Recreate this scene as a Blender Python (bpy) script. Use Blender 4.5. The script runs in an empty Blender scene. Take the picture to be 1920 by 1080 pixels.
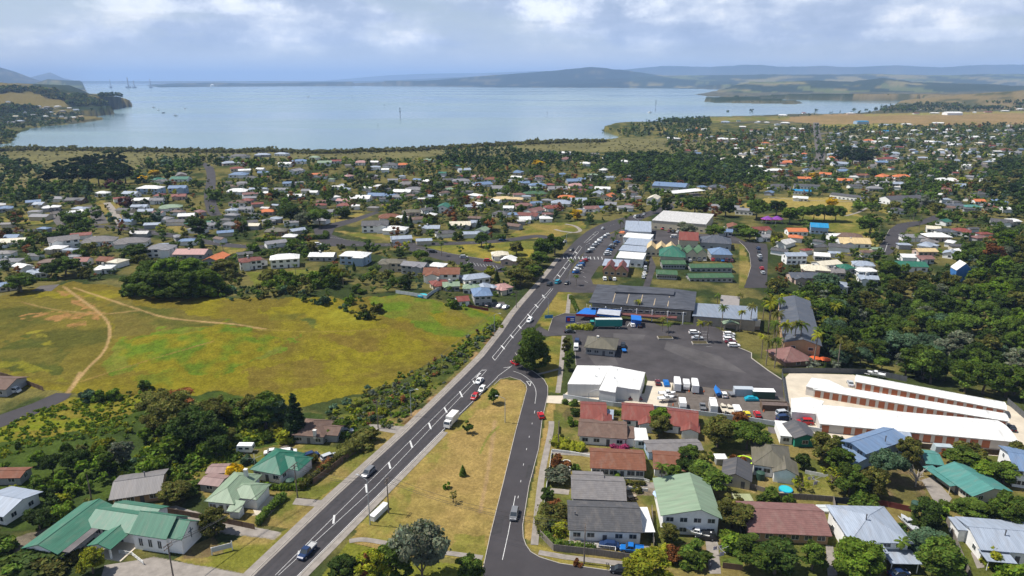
import bpy, bmesh, math, random
import numpy as np
from mathutils import Vector, Matrix
random.seed(7)
C = bpy.context.scene
COL = C.collection
R = math.radians
# ---------------------------------------------------------------- camera
H0, F, CX, CY, HOR = 100.0, 1280.0, 960.0, 540.0, 149.5
PITCH = math.atan((CY - HOR) / F)
SEA = -15.0
cd = bpy.data.cameras.new('camera'); cam = bpy.data.objects.new('camera', cd); COL.objects.link(cam)
cd.sensor_width = 36; cd.lens = F / 1920 * 36; cd.clip_start = 1; cd.clip_end = 200000
cam.location = (0, 0, H0); cam.rotation_euler = (math.pi / 2 - PITCH, 0, 0)
C.camera = cam
C.view_settings.view_transform = 'Standard'; C.view_settings.look = 'None'
C.view_settings.gamma = 1; C.view_settings.exposure = 0.47
C.render.engine = 'CYCLES'
C.cycles.max_bounces = 5; C.cycles.diffuse_bounces = 2; C.cycles.glossy_bounces = 2
C.cycles.transmission_bounces = 2; C.cycles.volume_bounces = 1; C.cycles.transparent_max_bounces = 4
C.cycles.caustics_reflective = False; C.cycles.caustics_refractive = False
C.cycles.use_denoising = True
# ---------------------------------------------------------------- sun and sky
SUN_EL, SUN_AZ = 60.0, (-0.985, 0.17)          # azimuth as a ground direction towards the sun
sd = bpy.data.lights.new('sun', 'SUN'); sun = bpy.data.objects.new('sun', sd); COL.objects.link(sun)
sd.energy = 4.6; sd.angle = R(0.53); sd.color = (1.0, 0.95, 0.87)
sv = Vector((SUN_AZ[0] * math.cos(R(SUN_EL)), SUN_AZ[1] * math.cos(R(SUN_EL)), math.sin(R(SUN_EL))))
sun.rotation_euler = sv.to_track_quat('Z', 'Y').to_euler()
sun.location = (0, 0, 300)
W = bpy.data.worlds.new('World'); C.world = W; W.use_nodes = True
def build_world():
    nt = W.node_tree; N = nt.nodes; L = nt.links; N.clear()
    def mth(op, a, b=None, clamp=False):
        n = N.new('ShaderNodeMath'); n.operation = op; n.use_clamp = clamp
        for i, v in enumerate((a, b)):
            if v is None: continue
            if isinstance(v, (int, float)): n.inputs[i].default_value = v
            else: L.new(v, n.inputs[i])
        return n.outputs[0]
    def noise(vec, scale, detail, rough=.55):
        n = N.new('ShaderNodeTexNoise'); n.inputs['Scale'].default_value = scale
        n.inputs['Detail'].default_value = detail; n.inputs['Roughness'].default_value = rough
        L.new(vec, n.inputs['Vector']); return n.outputs['Fac']
    def ramp(fac, pts):
        n = N.new('ShaderNodeValToRGB'); e = n.color_ramp.elements
        while len(e) < len(pts): e.new(0.5)
        for i, (p, c) in enumerate(pts):
            e[i].position = p; e[i].color = (c[0], c[1], c[2], 1) if isinstance(c, tuple) else (c, c, c, 1)
        L.new(fac, n.inputs[0]); return n.outputs[0]
    out = N.new('ShaderNodeOutputWorld')
    sky = N.new('ShaderNodeTexSky'); sky.sky_type = 'NISHITA'; sky.sun_disc = False
    sky.sun_elevation = R(SUN_EL); sky.sun_rotation = math.atan2(SUN_AZ[0], SUN_AZ[1])
    sky.air_density = 1.0; sky.dust_density = 0.6; sky.ozone_density = 1.5
    b1 = N.new('ShaderNodeBackground'); b1.inputs[1].default_value = 0.065; L.new(sky.outputs[0], b1.inputs[0])
    tc = N.new('ShaderNodeTexCoord'); sep = N.new('ShaderNodeSeparateXYZ'); L.new(tc.outputs['Generated'], sep.inputs[0])
    x, y, z = sep.outputs
    def vec(kx, kz, off=0.0):
        c = N.new('ShaderNodeCombineXYZ'); L.new(mth('MULTIPLY', x, kx), c.inputs[0]); L.new(mth('MULTIPLY', y, kx), c.inputs[1]); L.new(mth('ADD', mth('MULTIPLY', z, kz), off), c.inputs[2]); return c.outputs[0]
    n1 = noise(vec(1.0, 3.8, 3.1), 2.6, 7, .58); n2 = noise(vec(1.0, 5.0), 5.0, 6, .55); n3 = noise(vec(1.0, 1.5, 1.7), 9.0, 8, .62)
    cover = ramp(n1, [(0.38, 0.0), (0.52, 1.0)])
    lift = ramp(z, [(0.0, 0.0), (0.02, 0.3), (0.05, 1.0), (0.12, .95), (0.35, .25), (1.0, .15)])
    mask = mth('MULTIPLY', cover, lift, True)
    tone = mth('ADD', mth('MULTIPLY', n2, .45), mth('MULTIPLY', n3, .55))
    ccol = ramp(tone, [(0.36, (.30, .38, .54)), (0.46, (.42, .50, .66)), (0.53, (.66, .72, .83)), (0.585, (1.0, 1.0, 1.0))])
    b2 = N.new('ShaderNodeBackground'); b2.inputs[1].default_value = 0.85; L.new(ccol, b2.inputs[0])
    mx = N.new('ShaderNodeMixShader'); L.new(mask, mx.inputs[0]); L.new(b1.outputs[0], mx.inputs[1]); L.new(b2.outputs[0], mx.inputs[2])
    # a thin pale veil of humid air low over the sea
    b3 = N.new('ShaderNodeBackground'); b3.inputs[0].default_value = (.54, .605, .74, 1); b3.inputs[1].default_value = 0.9
    veil = ramp(z, [(0.0, .92), (0.03, .78), (0.09, .40), (0.4, 0.0)])
    mm = N.new('ShaderNodeMixShader'); L.new(mth('MULTIPLY', veil, mth('SUBTRACT', 1.0, mth('MULTIPLY', mask, .75))), mm.inputs[0])
    L.new(mx.outputs[0], mm.inputs[1]); L.new(b3.outputs[0], mm.inputs[2])
    # two banks of cumulus, one high in the middle of the view and one low to the right
    az = mth('DIVIDE', x, mth('MAXIMUM', y, .05)); prev = mm.outputs[0]; front = mth('GREATER_THAN', y, 0.1)
    b4 = N.new('ShaderNodeBackground'); b4.inputs[1].default_value = 1.0; L.new(ramp(n3, [(.34, (.50, .56, .68)), (.56, (.84, .87, .92))]), b4.inputs[0])
    for a0, z0, wa, wz, k in ((.10, .092, .17, .020, .8), (.62, .052, .26, .010, .3), (-.45, .088, .16, .012, .5)):
        d2 = mth('ADD', mth('POWER', mth('DIVIDE', mth('SUBTRACT', az, a0), wa), 2.0), mth('POWER', mth('DIVIDE', mth('SUBTRACT', z, z0), wz), 2.0))
        f = mth('MULTIPLY', mth('MULTIPLY', ramp(mth('ADD', mth('SUBTRACT', .75, mth('MULTIPLY', d2, .6)), mth('MULTIPLY', mth('SUBTRACT', n3, .5), 2.6)), [(.35, 0.0), (.75, 1.0)]), k), front)
        m2 = N.new('ShaderNodeMixShader'); L.new(f, m2.inputs[0]); L.new(prev, m2.inputs[1]); L.new(b4.outputs[0], m2.inputs[2]); prev = m2.outputs[0]
    L.new(prev, out.inputs[0])
build_world()
# ---------------------------------------------------------------- rays, terrain
SP, CP = math.sin(PITCH), math.cos(PITCH)
def ray(px, py):
    a, b = (px - CX) / F, (CY - py) / F
    return np.array([a, CP + b * SP, -SP + b * CP])
def proj(x, y, z):
    dz = z - H0
    f = y * CP - dz * SP; u = y * SP + dz * CP
    return CX + F * x / f, CY - F * u / f
def inpoly(px, py, poly):
    px = np.asarray(px, float); py = np.asarray(py, float); r = np.zeros(px.shape, bool); n = len(poly); j = n - 1
    for i in range(n):
        xi, yi = poly[i]; xj, yj = poly[j]
        if yi != yj:
            c = ((yi > py) != (yj > py)) & (px < (xj - xi) * (py - yi) / (yj - yi) + xi)
            r ^= c
        j = i
    return r
def hash2(i, j):
    n = (i.astype(np.int64) * 374761393 + j.astype(np.int64) * 668265263) & 0x7fffffff
    n = ((n ^ (n >> 13)) * 1274126177) & 0x7fffffff
    return ((n ^ (n >> 16)) & 0xffff) / 65535.0
def vnoise(x, y):
    x = np.asarray(x, float); y = np.asarray(y, float)
    i = np.floor(x); j = np.floor(y); fx = x - i; fy = y - j
    fx = fx * fx * (3 - 2 * fx); fy = fy * fy * (3 - 2 * fy); i = i.astype(np.int64); j = j.astype(np.int64)
    a, b, c, d = hash2(i, j), hash2(i + 1, j), hash2(i, j + 1), hash2(i + 1, j + 1)
    return (a * (1 - fx) + b * fx) * (1 - fy) + (c * (1 - fx) + d * fx) * fy
def fbm(x, y, s, o=4):
    x = np.asarray(x, float) / s; y = np.asarray(y, float) / s
    v = 0; a = .5; t = 0
    for k in range(o):
        v = v + a * vnoise(x + 17.3 * k, y - 9.1 * k); t += a; a *= .5; x = x * 2.03; y = y * 2.03
    return v / t
def sstep(a, b, x):
    t = np.clip((np.asarray(x, float) - a) / (b - a), 0, 1); return t * t * (3 - 2 * t)
WATER = [[(-900, 300), (0, 279), (60, 277), (240, 280), (400, 282), (480, 281), (600, 284), (700, 281), (800, 278), (900, 271), (1000, 266), (1080, 263), (1135, 263),
          (1165, 259), (1150, 253), (1130, 246), (1160, 240), (1250, 228), (1330, 219), (1400, 218), (1490, 214), (1560, 214), (1625, 211), (1660, 205), (1700, 195), (1735, 191),
          (1730, 189), (1600, 188.5), (1490, 187), (1400, 184), (1330, 181), (1300, 177), (1340, 172), (1420, 168.5), (1250, 165.5), (1000, 164.3), (700, 161), (400, 162.5), (300, 164),
          (280, 160), (170, 159.5), (150, 160), (162, 173), (200, 186), (246, 194), (244, 199), (228, 202), (180, 210), (215, 214), (150, 221), (195, 224), (150, 231), (60, 240), (40, 247), (22, 268), (-60, 275), (-900, 285)],
         [(1805, 167), (1850, 164), (2300, 160), (2300, 170), (1900, 171), (1840, 170)],
         [(-900, 156.8), (2400, 156.8), (2400, 159.2), (1150, 159.2), (170, 159.2), (150, 159.2), (60, 158), (-900, 158)]]
ISLES = [[(1325, 190), (1380, 189), (1490, 191.5), (1508, 193.5), (1490, 195), (1400, 193.5), (1340, 192)]]
GAUSS = [(-95, 302, 4.0, 26, 20), (-42, 288, 2.6, 24, 22), (-165, 300, 3.6, 28, 26), (-118, 244, 3.0, 26, 20), (-66, 258, 2.4, 20, 16), (-78, 318, 2.2, 14, 12), (-60, 292, 4.5, 60, 40), (-140, 270, 4.0, 55, 50), (175, 275, -9, 55, 55), (190, 330, -6, 60, 50), (-260, 820, 15, 170, 75), (-60, 860, 9, 160, 70), (-330, 620, 8, 90, 90),
         (250, 760, -3, 150, 120), (330, 1700, 14, 190, 160), (120, 950, 6, 120, 70), (-90, 190, -2.0, 30, 25)]
def crest(pts, Y, px):
    zs = []
    for x, r in pts:
        d = ray(x, r); zs.append(H0 + Y / d[1] * d[2])
    return np.interp(px, [p[0] for p in pts], zs)
RANGES = [(13800, 1000, .20, [(560, 160), (640, 157), (720, 153.5), (800, 151), (860, 147), (900, 142.5), (930, 140.5), (960, 138), (1000, 135), (1030, 133.5), (1050, 131), (1080, 127.5), (1110, 124.5), (1140, 128), (1165, 131), (1190, 135), (1230, 140), (1290, 146), (1350, 152), (1450, 158)]),
          (12300, 420, .3, [(900, 166), (960, 160), (1010, 155), (1060, 150), (1100, 148), (1150, 147), (1200, 145), (1240, 142), (1270, 144), (1320, 149), (1400, 156)]), (11300, 380, .35, [(980, 166), (1040, 160), (1100, 156), (1170, 153), (1210, 149), (1260, 147), (1300, 150), (1360, 153), (1430, 158)]),
          (13600, 350, .10, [(260, 160), (285, 159), (320, 156), (400, 154), (470, 156), (560, 154), (640, 153), (700, 151), (800, 150), (900, 152), (1000, 166)]),
          (23000, 3000, .18, [(700, 152), (900, 143), (1000, 138), (1150, 132), (1200, 127), (1260, 124), (1330, 126), (1400, 122), (1470, 125), (1540, 123), (1600, 126), (1680, 123), (1760, 126), (1830, 122), (1900, 121), (2400, 122)]),
          (36000, 3000, .05, [(600, 152), (730, 141), (800, 138), (900, 137), (1000, 133), (1100, 137)]),
          (13500, 1800, .25, [(1100, 158), (1200, 143), (1300, 141), (1450, 140), (1600, 139), (1750, 141), (1920, 138), (2400, 138)]),
          (8000, 1100, .5, [(1330, 168), (1360, 162), (1385, 156), (1410, 153), (1450, 155), (1520, 151), (1600, 153), (1650, 148), (1720, 155), (1800, 156), (1900, 157), (2400, 157)]),
          (15000, 1600, .12, [(-500, 112), (-60, 121), (0, 125), (30, 134), (60, 146), (80, 153), (100, 160)]),
          (24000, 1500, .10, [(20, 158), (40, 150), (70, 142), (97, 135), (120, 147), (140, 151), (160, 158)]),
          (9000, 500, .12, [(50, 160), (70, 154), (90, 148), (115, 150), (140, 151), (165, 151), (178, 158)]),
          (2900, 520, .25, [(-500, 146), (-60, 152), (0, 155), (40, 162), (100, 166), (150, 174), (200, 181), (225, 181), (238, 186), (246, 197), (260, 210)]),
          (4200, 420, .12, [(-500, 152), (0, 156), (60, 157), (100, 158), (130, 160), (150, 168), (165, 176)]),
          (3300, 380, .15, [(1640, 194), (1700, 188), (1760, 182), (1830, 176), (1880, 172), (1920, 169), (2100, 165), (2400, 165)])]
def Hf(x, y):
    x = np.asarray(x, float); y = np.asarray(y, float)
    z = -13.0 * sstep(430, 930, y - 0.10 * np.abs(x))
    for gx, gy, a, sx, sy in GAUSS:
        z = z + a * np.exp(-((x - gx) / sx) ** 2 - ((y - gy) / sy) ** 2)
    far = y > 700
    if np.any(far):
        shp = np.broadcast(x, y).shape
        xf, yf = np.broadcast_to(x, shp)[np.broadcast_to(far, shp)], np.broadcast_to(y, shp)[np.broadcast_to(far, shp)]
        zf = np.broadcast_to(z, shp)[np.broadcast_to(far, shp)].copy()
        px, py = proj(xf, yf, SEA)
        up = CX + (xf / yf) * F / CP * 0.0 + F * xf / (yf * CP + (H0 - SEA) * SP)
        hz = CX + F * xf / (yf * CP + 20 * SP)
        for Yr, w, nz, pts in RANGES:
            m = np.abs(yf - Yr) < 3.2 * w
            if not m.any(): continue
            zc = crest(pts, Yr, hz[m]) - SEA
            n = fbm(xf[m], yf[m], w * .38, 5) - .5; zc = zc + np.maximum(zc, 0) * .16 * nz * (fbm(hz[m] / 14.0 + Yr, hz[m] * 0 + .5, 1.0, 4) - .5) * 2
            e = np.exp(-((yf[m] - Yr) / w) ** 2)
            zf[m] = np.maximum(zf[m], SEA + np.maximum(zc, 0) * e * (1 + nz * 3.0 * n * (1 - e * .8)) )
        pj = px + 14 * (fbm(xf, yf, 60, 3) - .5); qj = py + 2.0 * (fbm(xf + 900, yf, 40, 3) - .5) * np.clip((py - 160) / 60, 0, 1)
        wet = np.zeros(xf.shape, bool)
        for p in WATER: wet |= inpoly(pj, qj, p)
        for p in ISLES: wet &= ~inpoly(pj, py, p)
        zf = np.where(wet, SEA - 4, np.maximum(zf, SEA + 1.2))
        z = np.array(np.broadcast_to(z, shp)); z[np.broadcast_to(far, shp)] = zf
    return z
_TN = np.geomspace(70, 690, 420); _TF = np.concatenate([np.geomspace(300, 1200, 420), np.geomspace(1204, 60000, 700)])
def G(px, py, dz=0.0):
    """the ground point (dz above the ground) seen at a pixel of the photograph"""
    d = ray(px, py); _T = _TN if py > 372 else _TF; P = d[None, :] * (_T / d[1])[:, None]
    h = Hf(P[:, 0], P[:, 1]) + dz; s = H0 + P[:, 2] - h
    k = np.argmax(s <= 0)
    if s[k] > 0: k = len(_T) - 1
    if k == 0: k = 1
    f = s[k - 1] / (s[k - 1] - s[k] + 1e-9); t = (_T[k - 1] + f * (_T[k] - _T[k - 1])) / d[1]
    x, y = d[0] * t, d[1] * t
    return Vector((x, y, float(Hf(x, y))))
def Zat(x, y): return float(Hf(np.array([x]), np.array([y]))[0])
def W_at(px, py, z):
    d = ray(px, py); t = (z - H0) / d[2]; return Vector((d[0] * t, d[1] * t, z))
def ppm(p): return F / (p.y * CP - (p.z - H0) * SP)     # photograph pixels per metre at a point
# ---------------------------------------------------------------- materials
MATS = {}
def nodes_mat(name):
    m = bpy.data.materials.new(name); m.use_nodes = True
    nt = m.node_tree; b = nt.nodes['Principled BSDF']; return m, nt, b
def mat(name, col, rough=.75, var=.18, scale=.6, spec=.3, metal=0.0, stretch=None, bump=0.0, bscale=None, var2=0.0, emit=None):
    """plain surface with two scales of noise in its own colour"""
    if name in MATS: return MATS[name]
    m, nt, b = nodes_mat(name); N, L = nt.nodes, nt.links
    b.inputs['Roughness'].default_value = rough; b.inputs['Specular IOR Level'].default_value = spec; b.inputs['Metallic'].default_value = metal
    tc = N.new('ShaderNodeTexCoord'); v = tc.outputs['Object']
    if stretch:
        mp = N.new('ShaderNodeMapping'); mp.inputs['Scale'].default_value = stretch; L.new(v, mp.inputs[0]); v = mp.outputs[0]
    n = N.new('ShaderNodeTexNoise'); n.inputs['Scale'].default_value = scale; n.inputs['Detail'].default_value = 5; n.inputs['Roughness'].default_value = .65; L.new(v, n.inputs['Vector'])
    mr = N.new('ShaderNodeMapRange'); mr.inputs[1].default_value = .3; mr.inputs[2].default_value = .7; mr.inputs[3].default_value = 1 - var; mr.inputs[4].default_value = 1 + var
    L.new(n.outputs['Fac'], mr.inputs[0])
    mu = N.new('ShaderNodeVectorMath'); mu.operation = 'SCALE'; mu.inputs[0].default_value = col[:3]; L.new(mr.outputs[0], mu.inputs['Scale'])
    L.new(mu.outputs[0], b.inputs['Base Color'])
    if bump:
        bp = N.new('ShaderNodeBump'); bp.inputs['Strength'].default_value = bump; bp.inputs['Distance'].default_value = .05
        n2 = N.new('ShaderNodeTexNoise'); n2.inputs['Scale'].default_value = bscale or scale * 6; n2.inputs['Detail'].default_value = 4; L.new(v, n2.inputs['Vector'])
        L.new(n2.outputs['Fac'], bp.inputs['Height']); L.new(bp.outputs[0], b.inputs['Normal'])
    MATS[name] = m; return m
def roof_mat(name, col, axis='x', kind='iron', rough=.5):
    """roof sheet: ribs of long run iron down the slope, or rows of tiles"""
    key = name + '_' + axis
    if key in MATS: return MATS[key]
    m, nt, b = nodes_mat(key); N, L = nt.nodes, nt.links
    b.inputs['Roughness'].default_value = rough; b.inputs['Specular IOR Level'].default_value = .35
    tc = N.new('ShaderNodeTexCoord'); sp = N.new('ShaderNodeSeparateXYZ'); L.new(tc.outputs['Object'], sp.inputs[0])
    c = N.new('ShaderNodeCombineXYZ')
    along, down = (sp.outputs[0], sp.outputs[1]) if axis == 'x' else (sp.outputs[1], sp.outputs[0])
    L.new(along, c.inputs[0]); L.new(down, c.inputs[1])
    w = N.new('ShaderNodeTexWave'); w.wave_type = 'BANDS'; w.bands_direction = 'X' if kind == 'iron' else 'Y'
    w.inputs['Scale'].default_value = .85 if kind == 'iron' else .62; w.inputs['Distortion'].default_value = .15; w.inputs['Detail'].default_value = 1
    L.new(c.outputs[0], w.inputs['Vector'])
    mp = N.new('ShaderNodeMapping'); mp.inputs['Scale'].default_value = (1.6, .18, 1) if kind == 'iron' else (.9, .9, 1); L.new(c.outputs[0], mp.inputs[0])
    n = N.new('ShaderNodeTexNoise'); n.inputs['Scale'].default_value = .7; n.inputs['Detail'].default_value = 6; n.inputs['Roughness'].default_value = .7; L.new(mp.outputs[0], n.inputs['Vector'])
    a1 = N.new('ShaderNodeMapRange'); a1.inputs[1].default_value = .3; a1.inputs[2].default_value = .7; a1.inputs[3].default_value = .72; a1.inputs[4].default_value = 1.2; L.new(n.outputs['Fac'], a1.inputs[0])
    a2 = N.new('ShaderNodeMapRange'); a2.inputs[3].default_value = .90 if kind == 'iron' else .86; a2.inputs[4].default_value = 1.05; L.new(w.outputs['Fac'], a2.inputs[0])
    mm = N.new('ShaderNodeMath'); mm.operation = 'MULTIPLY'; L.new(a1.outputs[0], mm.inputs[0]); L.new(a2.outputs[0], mm.inputs[1])
    mu = N.new('ShaderNodeVectorMath'); mu.operation = 'SCALE'; mu.inputs[0].default_value = col[:3]; L.new(mm.outputs[0], mu.inputs['Scale'])
    mp2 = N.new('ShaderNodeMapping'); mp2.inputs['Scale'].default_value = (1.0, .35, 1); L.new(c.outputs[0], mp2.inputs[0])
    n3 = N.new('ShaderNodeTexNoise'); n3.inputs['Scale'].default_value = .55; n3.inputs['Detail'].default_value = 8; n3.inputs['Roughness'].default_value = .72; L.new(mp2.outputs[0], n3.inputs['Vector'])
    r3 = N.new('ShaderNodeMapRange'); r3.inputs[1].default_value = .50; r3.inputs[2].default_value = .74; r3.inputs[3].default_value = 0; r3.inputs[4].default_value = .55; L.new(n3.outputs['Fac'], r3.inputs[0])
    mx = N.new('ShaderNodeMix'); mx.data_type = 'RGBA'; mx.inputs[7].default_value = (.17 + col[0] * .25, .145 + col[1] * .25, .12 + col[2] * .25, 1); L.new(r3.outputs[0], mx.inputs[0]); L.new(mu.outputs[0], mx.inputs[6])
    L.new(mx.outputs[2], b.inputs['Base Color'])
    bp = N.new('ShaderNodeBump'); bp.inputs['Strength'].default_value = .35; bp.inputs['Distance'].default_value = .04; L.new(w.outputs['Fac'], bp.inputs['Height']); L.new(bp.outputs[0], b.inputs['Normal'])
    MATS[key] = m; return m
def glass_mat():
    if 'glass' in MATS: return MATS['glass']
    m, nt, b = nodes_mat('window_glass'); b.inputs['Base Color'].default_value = (.035, .045, .055, 1); b.inputs['Roughness'].default_value = .08; b.inputs['Specular IOR Level'].default_value = .6
    MATS['glass'] = m; return m
# ---------------------------------------------------------------- mesh helpers
class MB:
    """collects shapes into one mesh"""
    def __init__(s): s.v = []; s.f = []; s.m = []
    def poly(s, pts, mi=0):
        k = len(s.v); s.v += [tuple(p) for p in pts]; s.f.append(tuple(range(k, k + len(pts)))); s.m.append(mi)
    def box(s, x0, x1, y0, y1, z0, z1, mi=0, taper=0.0):
        t = taper
        p = [(x0, y0, z0), (x1, y0, z0), (x1, y1, z0), (x0, y1, z0), (x0 + t, y0 + t, z1), (x1 - t, y0 + t, z1), (x1 - t, y1 - t, z1), (x0 + t, y1 - t, z1)]
        k = len(s.v); s.v += p
        for q in ((3, 2, 1, 0), (4, 5, 6, 7), (0, 1, 5, 4), (1, 2, 6, 5), (2, 3, 7, 6), (3, 0, 4, 7)): s.f.append(tuple(k + i for i in q)); s.m.append(mi)
    def cyl(s, p0, p1, r0, r1=None, n=8, mi=0, cap=True):
        r1 = r0 if r1 is None else r1; p0, p1 = Vector(p0), Vector(p1); d = (p1 - p0).normalized()
        a = d.orthogonal().normalized(); b = d.cross(a); k = len(s.v)
        for p, r in ((p0, r0), (p1, r1)):
            for i in range(n):
                t = 2 * math.pi * i / n; s.v.append(tuple(p + a * (r * math.cos(t)) + b * (r * math.sin(t))))
        for i in range(n): j = (i + 1) % n; s.f.append((k + i, k + j, k + n + j, k + n + i)); s.m.append(mi)
        if cap: s.f.append(tuple(k + n + i for i in range(n))); s.m.append(mi); s.f.append(tuple(k + n - 1 - i for i in range(n))); s.m.append(mi)
    def loft(s, rings, mi=0, cap=True, mif=None):
        k = len(s.v); n = len(rings[0])
        for r in rings: s.v += [tuple(p) for p in r]
        for a in range(len(rings) - 1):
            for i in range(n):
                j = (i + 1) % n; s.f.append((k + a * n + i, k + a * n + j, k + (a + 1) * n + j, k + (a + 1) * n + i)); s.m.append(mif(a, i) if mif else mi)
        if cap:
            s.f.append(tuple(k + n - 1 - i for i in range(n))); s.m.append(mi); e = k + (len(rings) - 1) * n
            s.f.append(tuple(e + i for i in range(n))); s.m.append(mi)
    def mesh(s, name, mats, smooth=False):
        me = bpy.data.meshes.new(name); me.from_pydata(s.v, [], s.f)
        for m in mats: me.materials.append(m)
        me.polygons.foreach_set('material_index', s.m)
        if smooth: me.polygons.foreach_set('use_smooth', [True] * len(s.f))
        me.update(); return me
    def build(s, name, mats, parent=None, smooth=False):
        if not isinstance(mats, (list, tuple)): mats = [mats]
        return link(name, s.mesh(name, mats, smooth), parent)
def link(name, me, parent=None):
    o = bpy.data.objects.new(name, me); COL.objects.link(o)
    if parent: o.parent = parent
    return o
def tag(o, label=None, cat=None, group=None, kind=None):
    if label: o['label'] = label
    if cat: o['category'] = cat
    if group: o['group'] = group
    if kind: o['kind'] = kind
    return o
def thing(name, label, cat, loc=(0, 0, 0), rz=0, group=None):
    o = bpy.data.objects.new(name, None); COL.objects.link(o); o.location = loc; o.rotation_euler = (0, 0, rz); o.empty_display_size = .5
    return tag(o, label, cat, group)
def dz_at(p): return .02 + .00006 * max(0, p.y - 200) + (.00025 * max(0, p.y - 700))
def sheet(name, poly, m, dz=.02, kind='structure', world=False, seg=7.0):
    pts = [p if world else G(*p) for p in poly]
    bm = bmesh.new(); vs = [bm.verts.new((p.x, p.y, 0)) for p in pts]
    es = [bm.edges.new((vs[i], vs[(i + 1) % len(vs)])) for i in range(len(vs))]
    bmesh.ops.triangle_fill(bm, edges=es, use_beauty=True)
    for k in range(6):
        lng = [e for e in bm.edges if e.calc_length() > max(seg, abs(e.verts[0].co.y) * .02)]
        if not lng: break
        bmesh.ops.subdivide_edges(bm, edges=lng, cuts=1); bmesh.ops.triangulate(bm, faces=bm.faces[:])
    V = list(bm.verts); h = Hf(np.array([v.co.x for v in V]), np.array([v.co.y for v in V]))
    for v, z in zip(V, h): v.co.z = z + dz + dz_at(v.co)
    bmesh.ops.recalc_face_normals(bm, faces=bm.faces[:])
    if sum(f.normal.z for f in bm.faces) < 0: bmesh.ops.reverse_faces(bm, faces=bm.faces[:])
    me = bpy.data.meshes.new(name); bm.to_mesh(me); bm.free(); me.materials.append(m)
    return tag(link(name, me), kind=kind)
def dens(pts, step):
    out = []
    for a, b in zip(pts[:-1], pts[1:]):
        n = max(1, int(((b - a).xy.length) / step))
        for i in range(n): out.append(a.lerp(b, i / n))
    out.append(pts[-1]); return out
def smooth_px(pts, n=6):
    """Catmull-Rom through pixel points"""
    P = [pts[0]] + list(pts) + [pts[-1]]; out = []
    for i in range(1, len(P) - 2):
        p0, p1, p2, p3 = [np.array(q, float) for q in P[i - 1:i + 3]]
        for k in range(n):
            t = k / n; out.append(tuple(.5 * ((2 * p1) + (-p0 + p2) * t + (2 * p0 - 5 * p1 + 4 * p2 - p3) * t * t + (-p0 + 3 * p1 - 3 * p2 + p3) * t ** 3)))
    out.append(tuple(pts[-1])); return out
def ribbon_mb(mb, pts, w, dz, mi=0, off=0.0):
    pts = dens(pts, 5.0); L = []
    for i, p in enumerate(pts):
        a = pts[max(0, i - 1)]; b = pts[min(len(pts) - 1, i + 1)]; d = (b - a).xy
        if d.length < 1e-6: continue
        d.normalize(); n = Vector((-d.y, d.x)); L.append((p.xy + n * (off + w / 2), p.xy + n * (off - w / 2)))
    zs = Hf(np.array([q.x for l in L for q in l]), np.array([q.y for l in L for q in l]))
    k = len(mb.v)
    for i, (a, b) in enumerate(L):
        for j, q in enumerate((a, b)): mb.v.append((q.x, q.y, zs[2 * i + j] + dz + dz_at(q)))
    for i in range(len(L) - 1): mb.f.append((k + 2 * i, k + 2 * i + 1, k + 2 * i + 3, k + 2 * i + 2)); mb.m.append(mi)
def street(name, px, w, m, dz=.03, sm=True):
    mb = MB(); ribbon_mb(mb, [G(*p) for p in (smooth_px(px) if sm else px)], w, dz)
    return tag(mb.build(name, m), kind='structure')
def kerb(mb, px, w=.16, h=.13):
    pts = dens([G(*p) for p in px], 4.0); rings = []
    for i, p in enumerate(pts):
        a = pts[max(0, i - 1)]; b = pts[min(len(pts) - 1, i + 1)]; d = (b - a).xy.normalized(); n = Vector((-d.y, d.x, 0)) * (w / 2)
        z = dz_at(p); q = Vector((p.x, p.y, Zat(p.x, p.y)))
        rings.append([q + n + Vector((0, 0, -.05)), q - n + Vector((0, 0, -.05)), q - n + Vector((0, 0, h + z)), q + n + Vector((0, 0, h + z))])
    mb.loft(rings)
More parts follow.
